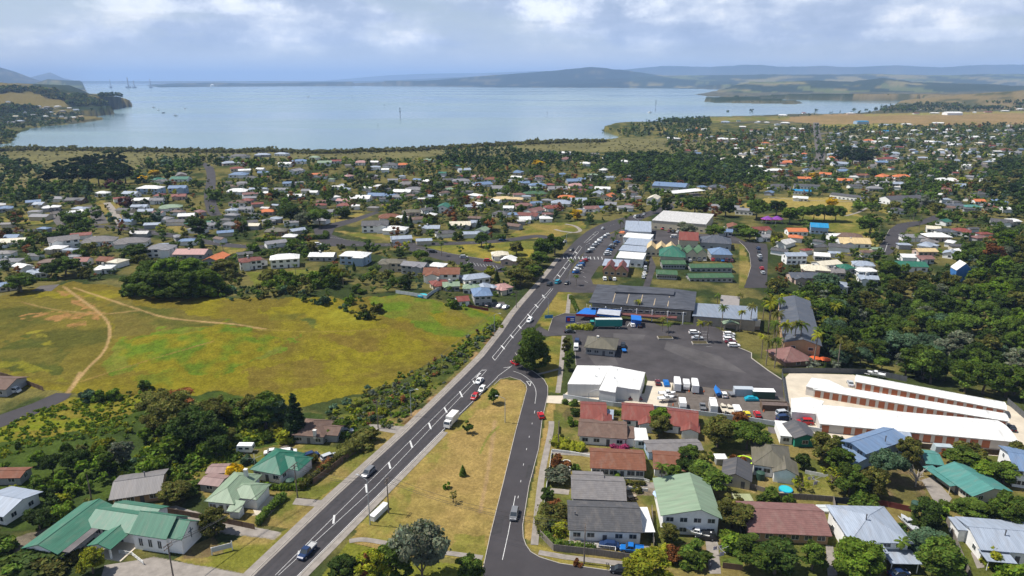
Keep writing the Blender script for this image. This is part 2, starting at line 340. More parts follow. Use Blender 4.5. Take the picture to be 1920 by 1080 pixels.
# ---------------------------------------------------------------- the ground sheet
def pl_dist(px, py, pts):
    d = np.full(px.shape, 1e9)
    for (ax, ay), (bx, by) in zip(pts[:-1], pts[1:]):
        vx, vy = bx - ax, by - ay; t = np.clip(((px - ax) * vx + (py - ay) * vy) / (vx * vx + vy * vy), 0, 1)
        d = np.minimum(d, np.hypot(px - ax - t * vx, (py - ay - t * vy) * 1.3))
    return d
TAN, DRY, GOLD, BRN = (.25, .175, .06), (.205, .155, .05), (.158, .136, .012), (.120, .095, .016)
LAWN, LUSH, DKG, OLV = (.105, .112, .022), (.085, .130, .012), (.034, .052, .014), (.105, .098, .040)
DIRT, BARE, GRV, CON = (.30, .20, .09), (.27, .145, .055), (.20, .175, .15), (.42, .38, .32)
PAINT = [  # polygon in the photograph, two colours mixed by noise, edge wobble in pixels, noise size in metres
 ([(-400, 380), (420, 300), (820, 300), (1330, 262), (1560, 238), (2400, 232), (2400, 560), (1500, 560), (960, 560), (400, 560), (-400, 560)], (.030, .043, .014), (.12, .105, .035), 8, 16),
 ([(-400, 262), (-60, 279), (0, 278), (240, 279), (480, 280), (600, 283), (700, 280), (900, 270), (1080, 262), (1135, 261), (1200, 258), (1330, 262), (1362, 278), (1280, 287), (1100, 284), (960, 291), (840, 292), (700, 299), (560, 307), (430, 302), (240, 318), (150, 336), (60, 345), (0, 352), (-400, 380)], OLV, (.135, .125, .05), 4, 40),
 ([(0, 348), (60, 335), (90, 318), (80, 330), (60, 350), (0, 362)], (.15, .12, .05), OLV, 3, 20),
 ([(-200, 500), (0, 555), (130, 528), (230, 538), (400, 558), (560, 560), (680, 558), (760, 553), (932, 588), (945, 600), (900, 640), (840, 692), (700, 732), (580, 762), (420, 748), (300, 738), (190, 755), (140, 738), (60, 728), (0, 712), (-200, 700)], GOLD, BRN, 4, 22),
 ([(-200, 540), (0, 560), (170, 552), (208, 600), (205, 640), (180, 680), (135, 722), (60, 712), (-200, 690)], (.070, .070, .014), (.12, .10, .018), 10, 18),
 ([(210, 560), (420, 600), (470, 612), (380, 608), (260, 625), (215, 640)], (.075, .078, .016), (.115, .095, .022), 8, 14),
 ([(186, 690), (220, 645), (300, 618), (370, 611), (412, 618), (400, 632), (340, 655), (262, 684), (205, 702)], LUSH, (.125, .13, .02), 9, 5),
 ([(370, 652), (420, 642), (490, 641), (538, 655), (525, 668), (440, 682), (380, 670)], LUSH, (.12, .13, .02), 8, 5),
 ([(240, 708), (330, 695), (400, 700), (390, 715), (300, 735)], (.11, .125, .014), GOLD, 9, 6),
 ([(560, 600), (600, 590), (620, 602), (590, 612)], (.07, .085, .02), GOLD, 8, 6),
 ([(480, 575), (560, 570), (600, 578), (560, 600), (500, 602)], (.095, .09, .016), GOLD, 14, 9),
 ([(690, 560), (760, 553), (860, 575), (932, 592), (938, 605), (890, 628), (830, 630), (760, 608), (705, 592)], LUSH, (.125, .12, .02), 8, 8),
 ([(800, 590), (860, 586), (900, 600), (880, 612), (820, 608)], GOLD, (.14, .115, .02), 8, 8),
 ([(700, 735), (800, 690), (880, 640), (935, 600), (945, 612), (880, 670), (830, 720), (720, 790), (640, 800), (620, 770)], (.05, .065, .016), (.10, .105, .02), 8, 5),
 ([(740, 800), (850, 715), (900, 655), (940, 610), (945, 622), (900, 668), (840, 728), (770, 800)], (.27, .18, .085), (.12, .075, .03), 8, 3),
 ([(690, 815), (740, 780), (770, 785), (745, 812)], (.27, .18, .085), (.12, .1, .03), 6, 3),
 ([(0, 805), (60, 772), (140, 748), (300, 738), (300, 770), (210, 805), (110, 820), (0, 845)], (.13, .15, .012), (.155, .13, .02), 8, 6),
 ([(0, 830), (110, 812), (210, 800), (300, 745), (420, 735), (600, 780), (560, 830), (470, 840), (330, 900), (205, 950), (120, 985), (0, 1000)], DKG, (.05, .075, .014), 6, 8),
 ([(330, 892), (400, 868), (480, 850), (540, 828), (640, 838), (720, 812), (735, 822), (640, 912), (560, 990), (470, 985), (410, 965), (370, 905)], DRY, LAWN, 3, 8),
 ([(720, 790), (780, 800), (770, 812), (730, 828), (690, 820)], (.12, .125, .03), DRY, 3, 6),
 ([(470, 1000), (520, 1005), (600, 935), (640, 905), (650, 912), (560, 1000), (480, 1080), (430, 1080), (330, 1050)], (.135, .135, .022), DRY, 3, 7),
 ([(340, 1035), (400, 1005), (420, 1040), (350, 1050)], (.12, .085, .045), (.16, .13, .05), 3, 5),
 ([(20, 1010), (85, 990), (180, 985), (140, 1040), (80, 1050), (20, 1040)], (.17, .145, .115), (.13, .11, .08), 5, 6),
 ([(255, 962), (330, 950), (420, 975), (530, 1000), (515, 1012), (420, 1000), (300, 970), (270, 975)], GRV, (.25, .22, .18), 2, 4),
 ([(470, 965), (520, 935), (530, 940), (500, 970)], (.38, .31, .22), (.32, .26, .19), 1, 4),
 ([(200, 1062), (290, 1045), (455, 1076), (480, 1100), (190, 1100)], (.22, .195, .165), (.17, .15, .13), 2, 5),
 ([(938, 711), (975, 713), (988, 728), (966, 810), (946, 900), (921, 1000), (906, 1064), (840, 1044), (770, 1045), (655, 1015), (700, 960), (760, 890), (830, 812), (900, 745)], TAN, (.22, .165, .05), 1, 12),
 ([(660, 1010), (700, 960), (760, 888), (830, 812), (900, 745), (935, 712), (925, 745), (850, 825), (790, 900), (760, 950), (790, 1000), (720, 1010)], (.17, .155, .035), (.225, .165, .05), 9, 6),
 ([(850, 1000), (915, 1000), (905, 1062), (840, 1044)], (.155, .145, .03), (.2, .16, .045), 8, 7),
 ([(590, 1100), (655, 1015), (770, 1045), (905, 1066), (900, 1110)], (.135, .14, .02), LAWN, 2, 7),
 ([(1040, 745), (1100, 755), (1540, 815), (2200, 880), (2400, 1300), (1000, 1300), (985, 1020), (1012, 840)], (.17, .135, .045), (.085, .095, .022), 4, 9),
 ([(1012, 842), (1030, 740), (1042, 748), (1030, 842), (1003, 1018), (983, 1010), (985, 970)], TAN, (.19, .16, .045), 1, 7),
 ([(985, 1022), (1003, 1018), (1060, 1040), (1190, 1058), (1190, 1078), (1050, 1060)], (.2, .165, .04), LAWN, 1, 7),
 ([(1010, 602), (1045, 548), (1072, 540), (1066, 585), (1040, 618), (1020, 618)], (.20, .155, .04), LAWN, 1, 7),
 ([(975, 665), (1030, 630), (1056, 630), (1056, 690), (1048, 740), (1028, 735), (1020, 705)], (.17, .14, .03), LAWN, 2, 7),
 ([(780, 466), (850, 456), (1000, 452), (1005, 482), (940, 492), (860, 478)], (.205, .17, .03), LAWN, 2, 14),
 ([(950, 440), (1000, 420), (1090, 415), (1100, 425), (1050, 445), (960, 447)], (.19, .145, .04), LAWN, 2, 14),
 ([(600, 418), (670, 400), (700, 405), (660, 418), (610, 425)], (.19, .16, .04), DRY, 2, 9),
 ([(625, 432), (680, 448), (890, 452), (880, 440), (780, 445), (690, 438)], DRY, LAWN, 2, 9),
 ([(0, 408), (70, 400), (105, 412), (90, 420), (0, 420)], LAWN, DRY, 2, 9),
 ([(175, 378), (195, 376), (225, 415), (190, 418)], DRY, LAWN, 2, 9), ([(205, 380), (225, 378), (250, 420), (230, 424)], DRY, LAWN, 2, 9),
 ([(305, 425), (360, 420), (390, 438), (340, 440)], DRY, LAWN, 2, 9),
 ([(420, 465), (470, 463), (450, 474), (430, 475)], LAWN, DRY, 2, 9),
 ([(460, 510), (580, 505), (640, 515), (600, 535), (480, 540)], LAWN, (.13, .14, .025), 3, 8),
 ([(1370, 388), (1440, 370), (1560, 371), (1602, 378), (1592, 398), (1400, 394)], (.255, .20, .055), (.23, .18, .05), 2, 30),
 ([(1480, 400), (1600, 398), (1650, 420), (1645, 440), (1600, 445), (1530, 425)], (.25, .19, .055), LAWN, 3, 20),
 ([(1560, 440), (1640, 440), (1650, 455), (1640, 475), (1585, 478), (1600, 460)], (.22, .17, .05), LAWN, 3, 12),
 ([(1640, 395), (1690, 370), (1700, 385), (1670, 400)], (.22, .18, .05), LAWN, 2, 12),
 ([(1386, 458), (1396, 462), (1408, 500), (1396, 540), (1386, 540)], (.2, .155, .05), LAWN, 1, 10),
 ([(1440, 222), (1560, 214), (1640, 213.5), (2400, 200), (2400, 232), (1920, 233), (1700, 236), (1540, 233), (1480, 228)], (.225, .155, .07), (.19, .135, .055), 1, 90),
 ([(1540, 233), (1700, 231), (1690, 240), (1640, 244), (1545, 240)], (.20, .17, .04), LAWN, 1, 40),
 ([(1620, 214), (1700, 212), (1920, 208), (1920, 212), (1620, 218)], (.18, .17, .045), DRY, 1, 60),
 ([(1270, 250), (1300, 248), (1310, 256), (1270, 258)], (.16, .14, .035), DRY, 1, 20),
 ([(1230, 242), (1250, 238), (1256, 245), (1240, 250)], (.13, .14, .03), DRY, 1, 20),
 ([(1280, 222), (1340, 219), (1480, 218), (1480, 224), (1340, 230), (1285, 229)], (.19, .15, .05), LAWN, 1, 30),
]
PAINT += [([(600, 622), (760, 606), (840, 640), (770, 668), (640, 655)], (.132, .098, .018), GOLD, 16, 9), ([(470, 690), (640, 668), (720, 700), (580, 732), (480, 725)], (.128, .098, .018), GOLD, 16, 9), ([(560, 575), (640, 570), (690, 600), (600, 612)], (.18, .165, .016), GOLD, 12, 8), ([(0, 640), (60, 630), (130, 660), (110, 700), (0, 690)], (.062, .07, .014), (.10, .09, .018), 12, 8), ([(230, 640), (420, 610), (560, 640), (400, 700), (260, 690)], LUSH, GOLD, 18, 7), ([(1340, 840), (1440, 850), (1470, 905), (1420, 930), (1345, 900)], (.21, .16, .06), LAWN, 5, 5), ([(1440, 910), (1560, 895), (1560, 935), (1440, 935)], (.17, .155, .04), LAWN, 4, 5), ([(1350, 1010), (1395, 1012), (1392, 1065), (1352, 1062)], (.075, .11, .022), LAWN, 3, 4), ([(1225, 1030), (1325, 1010), (1330, 1075), (1225, 1060)], (.17, .12, .055), LAWN, 6, 4), ([(1640, 880), (1730, 880), (1740, 940), (1640, 945)], (.15, .105, .055), (.10, .09, .03), 6, 5), ([(1060, 765), (1310, 795), (1310, 812), (1060, 790)], (.13, .10, .045), (.09, .08, .03), 5, 4), ([(1105, 905), (1250, 908), (1250, 930), (1180, 930)], (.2, .17, .13), (.15, .12, .08), 3, 4), ([(1020, 960), (1062, 955), (1062, 1010), (1015, 1005)], (.19, .12, .06), (.10, .09, .03), 3, 3)]
TRACKS = [([(120, 538), (150, 560), (190, 590), (205, 612), (203, 640), (190, 665), (160, 695), (128, 737)], 2.4, DIRT), ([(140, 540), (200, 560), (260, 580), (310, 595), (380, 603), (440, 608), (500, 618)], 1.5, DIRT),
          ([(150, 716), (230, 690), (330, 660), (400, 640)], 1.0, (.20, .135, .04)), ([(40, 566), (100, 580), (190, 588), (260, 582)], 1.1, (.22, .15, .06)), ([(150, 700), (140, 718), (126, 738)], 4.0, DIRT),
          ([(480, 618), (600, 622), (720, 618)], 1.0, (.19, .15, .03)), ([(928, 790), (920, 850), (912, 900), (900, 960)], 3.5, (.28, .19, .09)), ([(935, 800), (915, 820), (900, 850)], 2.0, (.15, .16, .03))]
BAREP = [([(38, 600), (60, 588), (110, 585), (192, 588), (194, 598), (120, 604)], BARE), ([(105, 545), (150, 550), (180, 575), (200, 592), (170, 588), (135, 566)], BARE), ([(125, 612), (160, 604), (165, 608), (135, 615)], BARE), ([(48, 640), (52, 625), (82, 622), (95, 636), (110, 650), (70, 648)], (.19, .17, .02)), ([(0, 680), (40, 675), (110, 700), (130, 720), (0, 712)], (.15, .14, .015))]
def build_ground():
    rows = [1320 - i * 2.5 for i in range(104)]                       # to 1060, then finer
    rows = list(np.arange(1400, 1080, -4)) + list(np.arange(1080, 320, -1.5)) + list(np.arange(320, 168, -.8))
    Y = [H0 / math.tan(PITCH + math.atan((r - CY) / F)) for r in rows]
    while Y[-1] < 60000: Y.append(Y[-1] * 1.018)
    Y = np.array(Y); nc = 840
    U = np.linspace(-460, 2380, nc)
    # columns follow the spread of the view so the sheet is wide far away
    uu = (U - CX) / F
    X = uu[None, :] * (Y[:, None] * CP + H0 * SP) ; Yg = np.repeat(Y[:, None], nc, 1)
    Z = Hf(X.ravel(), Yg.ravel()).reshape(X.shape)
    nr = len(Y); P = np.stack([X, Yg, Z], -1).reshape(-1, 3)
    px, py = proj(P[:, 0], P[:, 1], P[:, 2]); x, y, z = P.T
    n1 = fbm(x, y, 14, 4); n2 = fbm(x + 500, y, 4.5, 4); n3 = fbm(x, y + 700, 70, 4)
    def mixc(a, b, t): return np.array(a)[None, :] * (1 - t[:, None]) + np.array(b)[None, :] * t[:, None]
    col = mixc((.040, .052, .016), (.13, .115, .035), sstep(.42, .68, n1))
    # farmland and forest beyond the harbour
    far = (y > 1900)
    patch = fbm(x * 1.0, y * .45 + z * 5, 420, 5); pat2 = fbm(x + 5000, y * .5 + z * 6, 900, 4)
    fc = mixc((.022, .036, .018), (.17, .145, .055), sstep(.50, .60, patch)); fc = np.where((pat2 > .55)[:, None] & (patch > .5)[:, None], np.array((.095, .11, .035))[None, :], fc)
    hb = (y > 9500) & (y < 16500) & (px < 1180); fc[hb] = mixc((.014, .024, .013), (.09, .08, .04), sstep(.58, .68, patch[hb])); fm = y > 17500; fc[fm] = mixc((.02, .032, .02), (.06, .06, .035), sstep(.5, .7, pat2[fm]))
    hl = (y < 5200) & (px < 300); fc[hl] = mixc((.020, .032, .014), (.13, .105, .035), sstep(.50, .60, fbm(x[hl], y[hl], 160, 4)))
    fl = z < SEA + 4.0; fc[fl & far] = mixc((.055, .056, .030), (.10, .09, .05), sstep(.45, .65, n3[fl & far]))
    ft = (px > 1230) & (y > 2300) & (y < 7000) & (z < SEA + 8); fc[ft] = mixc((.060, .062, .032), (.10, .092, .05), sstep(.45, .62, n3[ft]))
    dn = (y > 2500) & (y < 4200) & (px > 1600) & (z > SEA + 5); fc[dn] = mixc((.16, .125, .06), (.06, .065, .03), sstep(.52, .64, fbm(x[dn], y[dn], 120, 4)))
    col = np.where(far[:, None], fc, col)
    for poly, a, b, wob, sc in PAINT:
        xs = [p[0] for p in poly]; ys = [p[1] for p in poly]
        s = np.nonzero((px > min(xs) - 20) & (px < max(xs) + 20) & (py > min(ys) - 20) & (py < max(ys) + 20))[0]
        if not len(s): continue
        w = wob * 2
        jx = px[s] + w * (fbm(x[s], y[s], 6, 3) - .5) * 2; jy = py[s] + w * .6 * (fbm(x[s] + 99, y[s], 6, 3) - .5) * 2
        ins = s[inpoly(jx, jy, poly)]
        if not len(ins): continue
        t = sstep(.36, .64, fbm(x[ins] + sc * 3, y[ins], sc, 5)); col[ins] = mixc(a, b, t)
    for poly, c in BAREP:
        s = np.nonzero((py > 500) & (px < 300))[0]
        ins = s[inpoly(px[s] + 14 * (n2[s] - .5) * 2, py[s] + 8 * (n1[s] - .5) * 2, poly)]; t = sstep(.40, .60, n2[ins]) * .85; col[ins] = col[ins] * (1 - t[:, None]) + np.array(c) * t[:, None]
    for pts, w, c in TRACKS:
        s = np.nonzero((py > 480) & (px < 1000))[0]
        d = pl_dist(px[s], py[s], smooth_px(pts)); t = (1 - sstep(w * .6, w * 1.5, d + (n2[s] - .5) * 2.0)) * .9
        col[s] = col[s] * (1 - t[:, None]) + np.array(c) * t[:, None]
    col *= (.82 + .36 * fbm(x, y, 1.6, 3))[:, None]
    idx = np.arange(nr * nc).reshape(nr, nc)
    q = np.stack([idx[:-1, :-1], idx[:-1, 1:], idx[1:, 1:], idx[1:, :-1]], -1).reshape(-1, 4)
    me = bpy.data.meshes.new('ground'); me.vertices.add(len(P)); me.vertices.foreach_set('co', P.astype(np.float32).ravel())
    me.loops.add(q.size); me.loops.foreach_set('vertex_index', q.ravel().astype(np.int32)); me.polygons.add(len(q))
    me.polygons.foreach_set('loop_start', np.arange(0, q.size, 4, dtype=np.int32)); me.polygons.foreach_set('use_smooth', np.ones(len(q), bool)); me.update(calc_edges=True)
    at = me.color_attributes.new('landcover', 'FLOAT_COLOR', 'POINT'); at.data.foreach_set('color', np.c_[col, np.ones(len(col))].astype(np.float32).ravel())
    m, nt, b = nodes_mat('ground'); N, L = nt.nodes, nt.links; b.inputs['Roughness'].default_value = .95; b.inputs['Specular IOR Level'].default_value = .02
    a = N.new('ShaderNodeAttribute'); a.attribute_name = 'landcover'; tc = N.new('ShaderNodeTexCoord')
    prev = a.outputs['Color']
    for sc, v in ((1.3, .30), (.22, .22), (4.0, .25)):
        n = N.new('ShaderNodeTexNoise'); n.inputs['Scale'].default_value = sc; n.inputs['Detail'].default_value = 4; n.inputs['Roughness'].default_value = .7; L.new(tc.outputs['Object'], n.inputs['Vector'])
        mr = N.new('ShaderNodeMapRange'); mr.inputs[1].default_value = .3; mr.inputs[2].default_value = .7; mr.inputs[3].default_value = 1 - v; mr.inputs[4].default_value = 1 + v; L.new(n.outputs['Fac'], mr.inputs[0])
        s = N.new('ShaderNodeVectorMath'); s.operation = 'SCALE'; L.new(prev, s.inputs[0]); L.new(mr.outputs[0], s.inputs['Scale']); prev = s.outputs[0]
    L.new(prev, b.inputs['Base Color'])
    bp = N.new('ShaderNodeBump'); bp.inputs['Strength'].default_value = .8; bp.inputs['Distance'].default_value = .35
    n = N.new('ShaderNodeTexNoise'); n.inputs['Scale'].default_value = .9; n.inputs['Detail'].default_value = 6; n.inputs['Roughness'].default_value = .75; L.new(tc.outputs['Object'], n.inputs['Vector']); L.new(n.outputs['Fac'], bp.inputs['Height']); L.new(bp.outputs[0], b.inputs['Normal'])
    me.materials.append(m); tag(link('ground', me), kind='structure')
build_ground()
def build_water():
    mb = MB(); X, Y0, Y1 = 90000, 500, 60000
    ys = np.geomspace(Y0, Y1, 24); xs = np.linspace(-1, 1, 9)
    for i in range(len(ys) - 1):
        for j in range(8):
            a, b = ys[i] * 1.6, ys[i + 1] * 1.6
            mb.poly([(xs[j] * a, ys[i], SEA), (xs[j + 1] * a, ys[i], SEA), (xs[j + 1] * b, ys[i + 1], SEA), (xs[j] * b, ys[i + 1], SEA)])
    m, nt, b = nodes_mat('harbour_water'); N, L = nt.nodes, nt.links
    tc = N.new('ShaderNodeTexCoord'); mp = N.new('ShaderNodeMapping'); mp.inputs['Scale'].default_value = (.0007, .0016, 1); L.new(tc.outputs['Object'], mp.inputs[0])
    n = N.new('ShaderNodeTexNoise'); n.inputs['Scale'].default_value = 1.0; n.inputs['Detail'].default_value = 3; n.inputs['Distortion'].default_value = .4; L.new(mp.outputs[0], n.inputs['Vector'])
    cr = N.new('ShaderNodeValToRGB'); e = cr.color_ramp.elements; e[0].position = .38; e[0].color = (.10, .165, .19, 1); e[1].position = .62; e[1].color = (.17, .25, .26, 1); L.new(n.outputs['Fac'], cr.inputs[0])
    L.new(cr.outputs[0], b.inputs['Base Color'])
    mr = N.new('ShaderNodeMapRange'); mr.inputs[1].default_value = .4; mr.inputs[2].default_value = .62; mr.inputs[3].default_value = .12; mr.inputs[4].default_value = .24; L.new(n.outputs['Fac'], mr.inputs[0]); L.new(mr.outputs[0], b.inputs['Roughness'])
    b.inputs['IOR'].default_value = 1.33
    n2 = N.new('ShaderNodeTexNoise'); n2.inputs['Scale'].default_value = .25; n2.inputs['Detail'].default_value = 4; L.new(tc.outputs['Object'], n2.inputs['Vector'])
    bp = N.new('ShaderNodeBump'); bp.inputs['Strength'].default_value = .003; bp.inputs['Distance'].default_value = .3; L.new(n2.outputs['Fac'], bp.inputs['Height']); L.new(bp.outputs[0], b.inputs['Normal'])
    tag(mb.build('water', m), kind='structure')
build_water()
def build_haze():
    mb = MB(); mb.box(-75000, 75000, -300, 62500, SEA - 6, 690)
    m = bpy.data.materials.new('haze'); m.use_nodes = True; nt = m.node_tree; nt.nodes.clear()
    o = nt.nodes.new('ShaderNodeOutputMaterial'); v = nt.nodes.new('ShaderNodeVolumePrincipled'); v.inputs['Density'].default_value = HAZE
    v.inputs['Color'].default_value = (.43, .62, .98, 1); v.inputs['Anisotropy'].default_value = 0.0; nt.links.new(v.outputs[0], o.inputs['Volume'])
    m.cycles.homogeneous_volume = True if hasattr(m.cycles, 'homogeneous_volume') else None
    tag(mb.build('haze', m), kind='stuff')
HAZE = 5.2e-5
build_haze()
# ---------------------------------------------------------------- roads, paths, yards
ASPH = mat('road_asphalt', (.048, .044, .047), .85, .16, .12, .2, bump=.25, bscale=9)
ASPH2 = mat('carpark_asphalt', (.056, .051, .053), .9, .34, .09, .2, bump=.25, bscale=9)
OLDA = mat('worn_asphalt', (.10, .09, .085), .9, .2, .15, .2)
PATHC = mat('path_concrete', (.24, .215, .19), .9, .22, .5, .2)
CONC = mat('pale_concrete', (.50, .44, .35), .85, .14, .25, .2)
GRAV = mat('dark_gravel', (.115, .098, .085), .95, .25, .5, .15, bump=.4, bscale=4)
KERB = mat('kerb_concrete', (.36, .33, .29), .9, .2, .6)
PAINTW = mat('road_paint', (.50, .50, .49), .7, .28, .9)
YELP = mat('yellow_road_paint', (.55, .36, .06), .7, .2, .9)
def at_row(line, y):
    ys = [p[1] for p in line]; xs = [p[0] for p in line]
    if ys[0] > ys[-1]: ys, xs = ys[::-1], xs[::-1]
    return float(np.interp(y, ys, xs))
MLL = [(405, 1150), (480, 1075), (635, 926), (762, 810), (907, 667), (942, 622), (963, 590), (1012, 532), (1050, 484), (1080, 452), (1102, 434), (1127, 421), (1158, 411), (1212, 398), (1262, 382)]
MRL = [(490, 1150), (560, 1078), (827, 810), (931, 709), (966, 665), (1004, 608), (1050, 541), (1068, 507), (1088, 480), (1112, 456), (1142, 437), (1172, 426), (1215, 406), (1265, 390)]
road_poly = [(x - 5 if y > 600 else x - 2, y) for x, y in MLL] + [(x + (4 if y > 620 else 1), y) for x, y in MRL[::-1]]
main_road = sheet('road', road_poly, ASPH, .03)
SR_L = [(905, 1150), (906, 1064), (920, 1000), (945, 900), (966, 812), (988, 730), (986, 721), (976, 713), (956, 707), (938, 711), (926, 722)]
SR_R = [(966, 662), (974, 672), (986, 688), (1005, 700), (1020, 712), (1027, 725), (1027, 740), (1016, 790), (1010, 842), (992, 910), (980, 985), (981, 1008), (986, 1022), (995, 1035), (1012, 1045), (1050, 1057), (1147, 1071), (1230, 1078), (1260, 1150)]
side_road = sheet('road', SR_L[::-1] + SR_L[:0] + [(905, 1150)][:0] + [(1260, 1150)] + SR_R[::-1][1:], ASPH, .04)
sheet('car_park', [(1028, 621), (1037, 595), (1060, 587), (1100, 591), (1120, 597), (1210, 598), (1240, 612), (1275, 608), (1335, 610), (1355, 621), (1380, 650), (1409, 662), (1409, 672), (1440, 695), (1466, 712), (1470, 748), (1440, 739), (1262, 719), (1215, 716), (1210, 700), (1142, 685), (1080, 685), (1076, 645), (1072, 628), (1035, 630), (1008, 632), (1000, 620), (1012, 612)], ASPH2, .02)
sheet('gravel_yard', [(1250, 766), (1263, 719), (1440, 740), (1478, 748), (1478, 800), (1400, 790)], GRAV, .02)
sheet('concrete_yard', [(1018, 755), (1022, 742), (1055, 742), (1066, 733), (1130, 745), (1208, 738), (1214, 714), (1262, 718), (1250, 767), (1100, 752), (1050, 757)], CONC, .025)
sheet('concrete_yard', [(1468, 712), (1480, 700), (1600, 703), (1625, 712), (1885, 758), (1930, 780), (1960, 866), (1905, 859), (1534, 821), (1480, 801)], CONC, .025)
sheet('car_park', [(1046, 547), (1070, 508), (1100, 468), (1142, 440), (1167, 429), (1180, 437), (1154, 478), (1146, 490), (1122, 500), (1108, 522), (1112, 533), (1200, 540), (1200, 549), (1085, 549)], ASPH2, .02)
sheet('car_park', [(1205, 414), (1225, 430), (1290, 438), (1370, 440), (1400, 455), (1385, 457), (1290, 452), (1240, 470), (1222, 482), (1230, 500), (1218, 538), (1205, 540), (1216, 505), (1218, 470), (1222, 450), (1208, 432)], ASPH2, .02)
sheet('road', [(1386, 453), (1437, 457), (1440, 470), (1438, 540), (1395, 540), (1402, 520), (1408, 500), (1405, 475), (1396, 462)], ASPH, .03)
sheet('road', [(1580, 478), (1600, 475), (1638, 473), (1655, 455), (1668, 430), (1682, 420), (1700, 417), (1725, 414), (1750, 404), (1776, 399), (1770, 407), (1740, 419), (1702, 427), (1688, 448), (1674, 474), (1655, 483), (1620, 484)], ASPH, .03)
sheet('road', [(-40, 795), (0, 778), (60, 757), (105, 737), (135, 738), (125, 749), (60, 780), (0, 802), (-40, 820)], ASPH, .03)
sheet('road', [(58, 546), (76, 536), (112, 533), (96, 546)], OLDA, .02)
street('road', [(-30, 433), (60, 432), (150, 425), (225, 427), (312, 440), (350, 446), (400, 456), (480, 463), (630, 459), (730, 459), (892, 455), (960, 449), (1012, 443), (1050, 455)], 8.5, ASPH, .02)
sheet('road', [(730, 456), (790, 462), (850, 476), (905, 485), (950, 500), (945, 511), (900, 508), (850, 494), (800, 480), (755, 466)], ASPH, .035)
sheet('road', [(588, 430), (606, 424), (625, 418), (660, 410), (706, 396), (712, 399), (668, 416), (628, 428), (622, 440), (650, 450), (700, 457), (630, 461), (605, 458), (592, 447)], ASPH, .035)
street('road', [(408, 404), (400, 397), (393, 370), (396, 335), (392, 315), (380, 306)], 9.0, ASPH, .03)
street('driveway', [(200, 380), (214, 398), (228, 424)], 5, PATHC, .03); street('driveway', [(170, 385), (180, 400), (190, 420)], 9, OLDA, .03); street('driveway', [(105, 395), (112, 410), (122, 423)], 9, OLDA, .03)
street('road', [(1530, 230), (1531, 245), (1534, 262), (1536, 278), (1539, 292), (1534, 305), (1530, 316), (1505, 322), (1478, 328), (1440, 332)], 14, OLDA, .03)
street('road', [(1534, 252), (1545, 250), (1570, 248)], 12, OLDA, .03); street('road', [(1785, 282), (1788, 298), (1800, 304), (1822, 306)], 12, OLDA, .03); street('road', [(1845, 303), (1856, 318), (1870, 332), (1890, 342)], 12, OLDA, .03)
street('road', [(1185, 345), (1192, 358), (1180, 368), (1130, 378), (1080, 380)], 9, OLDA, .03); street('road', [(1260, 382), (1290, 376), (1310, 372), (1300, 362)], 9, OLDA, .03)
street('road', [(835, 375), (870, 370), (900, 366)], 7, OLDA, .03); street('path', [(1060, 420), (1078, 424), (1088, 432), (1078, 436), (1056, 434), (1040, 430)], 2.6, PATHC, .03)
street('path', [(1440, 370), (1520, 376), (1600, 378)], 2, PATHC, .03); street('path', [(1585, 405), (1610, 398), (1625, 390)], 2, PATHC, .03)
sheet('driveway', [(1230, 866), (1250, 866), (1252, 884), (1226, 890)], OLDA, .03)
sheet('driveway', [(1035, 844), (1112, 849), (1110, 856), (1034, 852)], PATHC, .03); sheet('driveway', [(1025, 915), (1068, 918), (1066, 928), (1028, 924)], PATHC, .03)
sheet('driveway', [(1195, 1022), (1220, 1023), (1224, 1050), (1200, 1050)], PATHC, .03); sheet('driveway', [(1322, 1010), (1345, 1012), (1352, 1076), (1330, 1076)], PATHC, .03)
sheet('driveway', [(1728, 900), (1750, 893), (1785, 935), (1770, 955), (1748, 935)], PATHC, .03); sheet('driveway', [(1110, 904), (1250, 905), (1252, 918), (1180, 912)], PATHC, .03)
sheet('driveway', [(1548, 1022), (1562, 1024), (1570, 1080), (1552, 1080)], PATHC, .03); sheet('driveway', [(1565, 950), (1640, 952), (1650, 985), (1570, 984)], PATHC, .03)
sheet('driveway', [(1820, 1036), (1838, 1034), (1846, 1064), (1832, 1066)], PATHC, .03); sheet('driveway', [(690, 795), (760, 800), (742, 813), (700, 806)], PATHC, .03)
sheet('driveway', [(1440, 800), (1480, 806), (1470, 815), (1440, 812)], OLDA, .03); sheet('driveway', [(905, 566), (945, 566), (952, 580), (925, 578)], OLDA, .03)
sheet('driveway', [(465, 935), (505, 930), (530, 935), (505, 962), (480, 968)], CONC, .03); sheet('driveway', [(555, 934), (605, 938), (590, 950), (548, 946)], PATHC, .03); sheet('driveway', [(300, 955), (330, 948), (420, 978), (525, 998), (512, 1010), (420, 998)], PATHC, .028)
sheet('concrete_yard', [(196, 1060), (288, 1046), (458, 1077), (455, 1120), (180, 1120)], PATHC, .025)
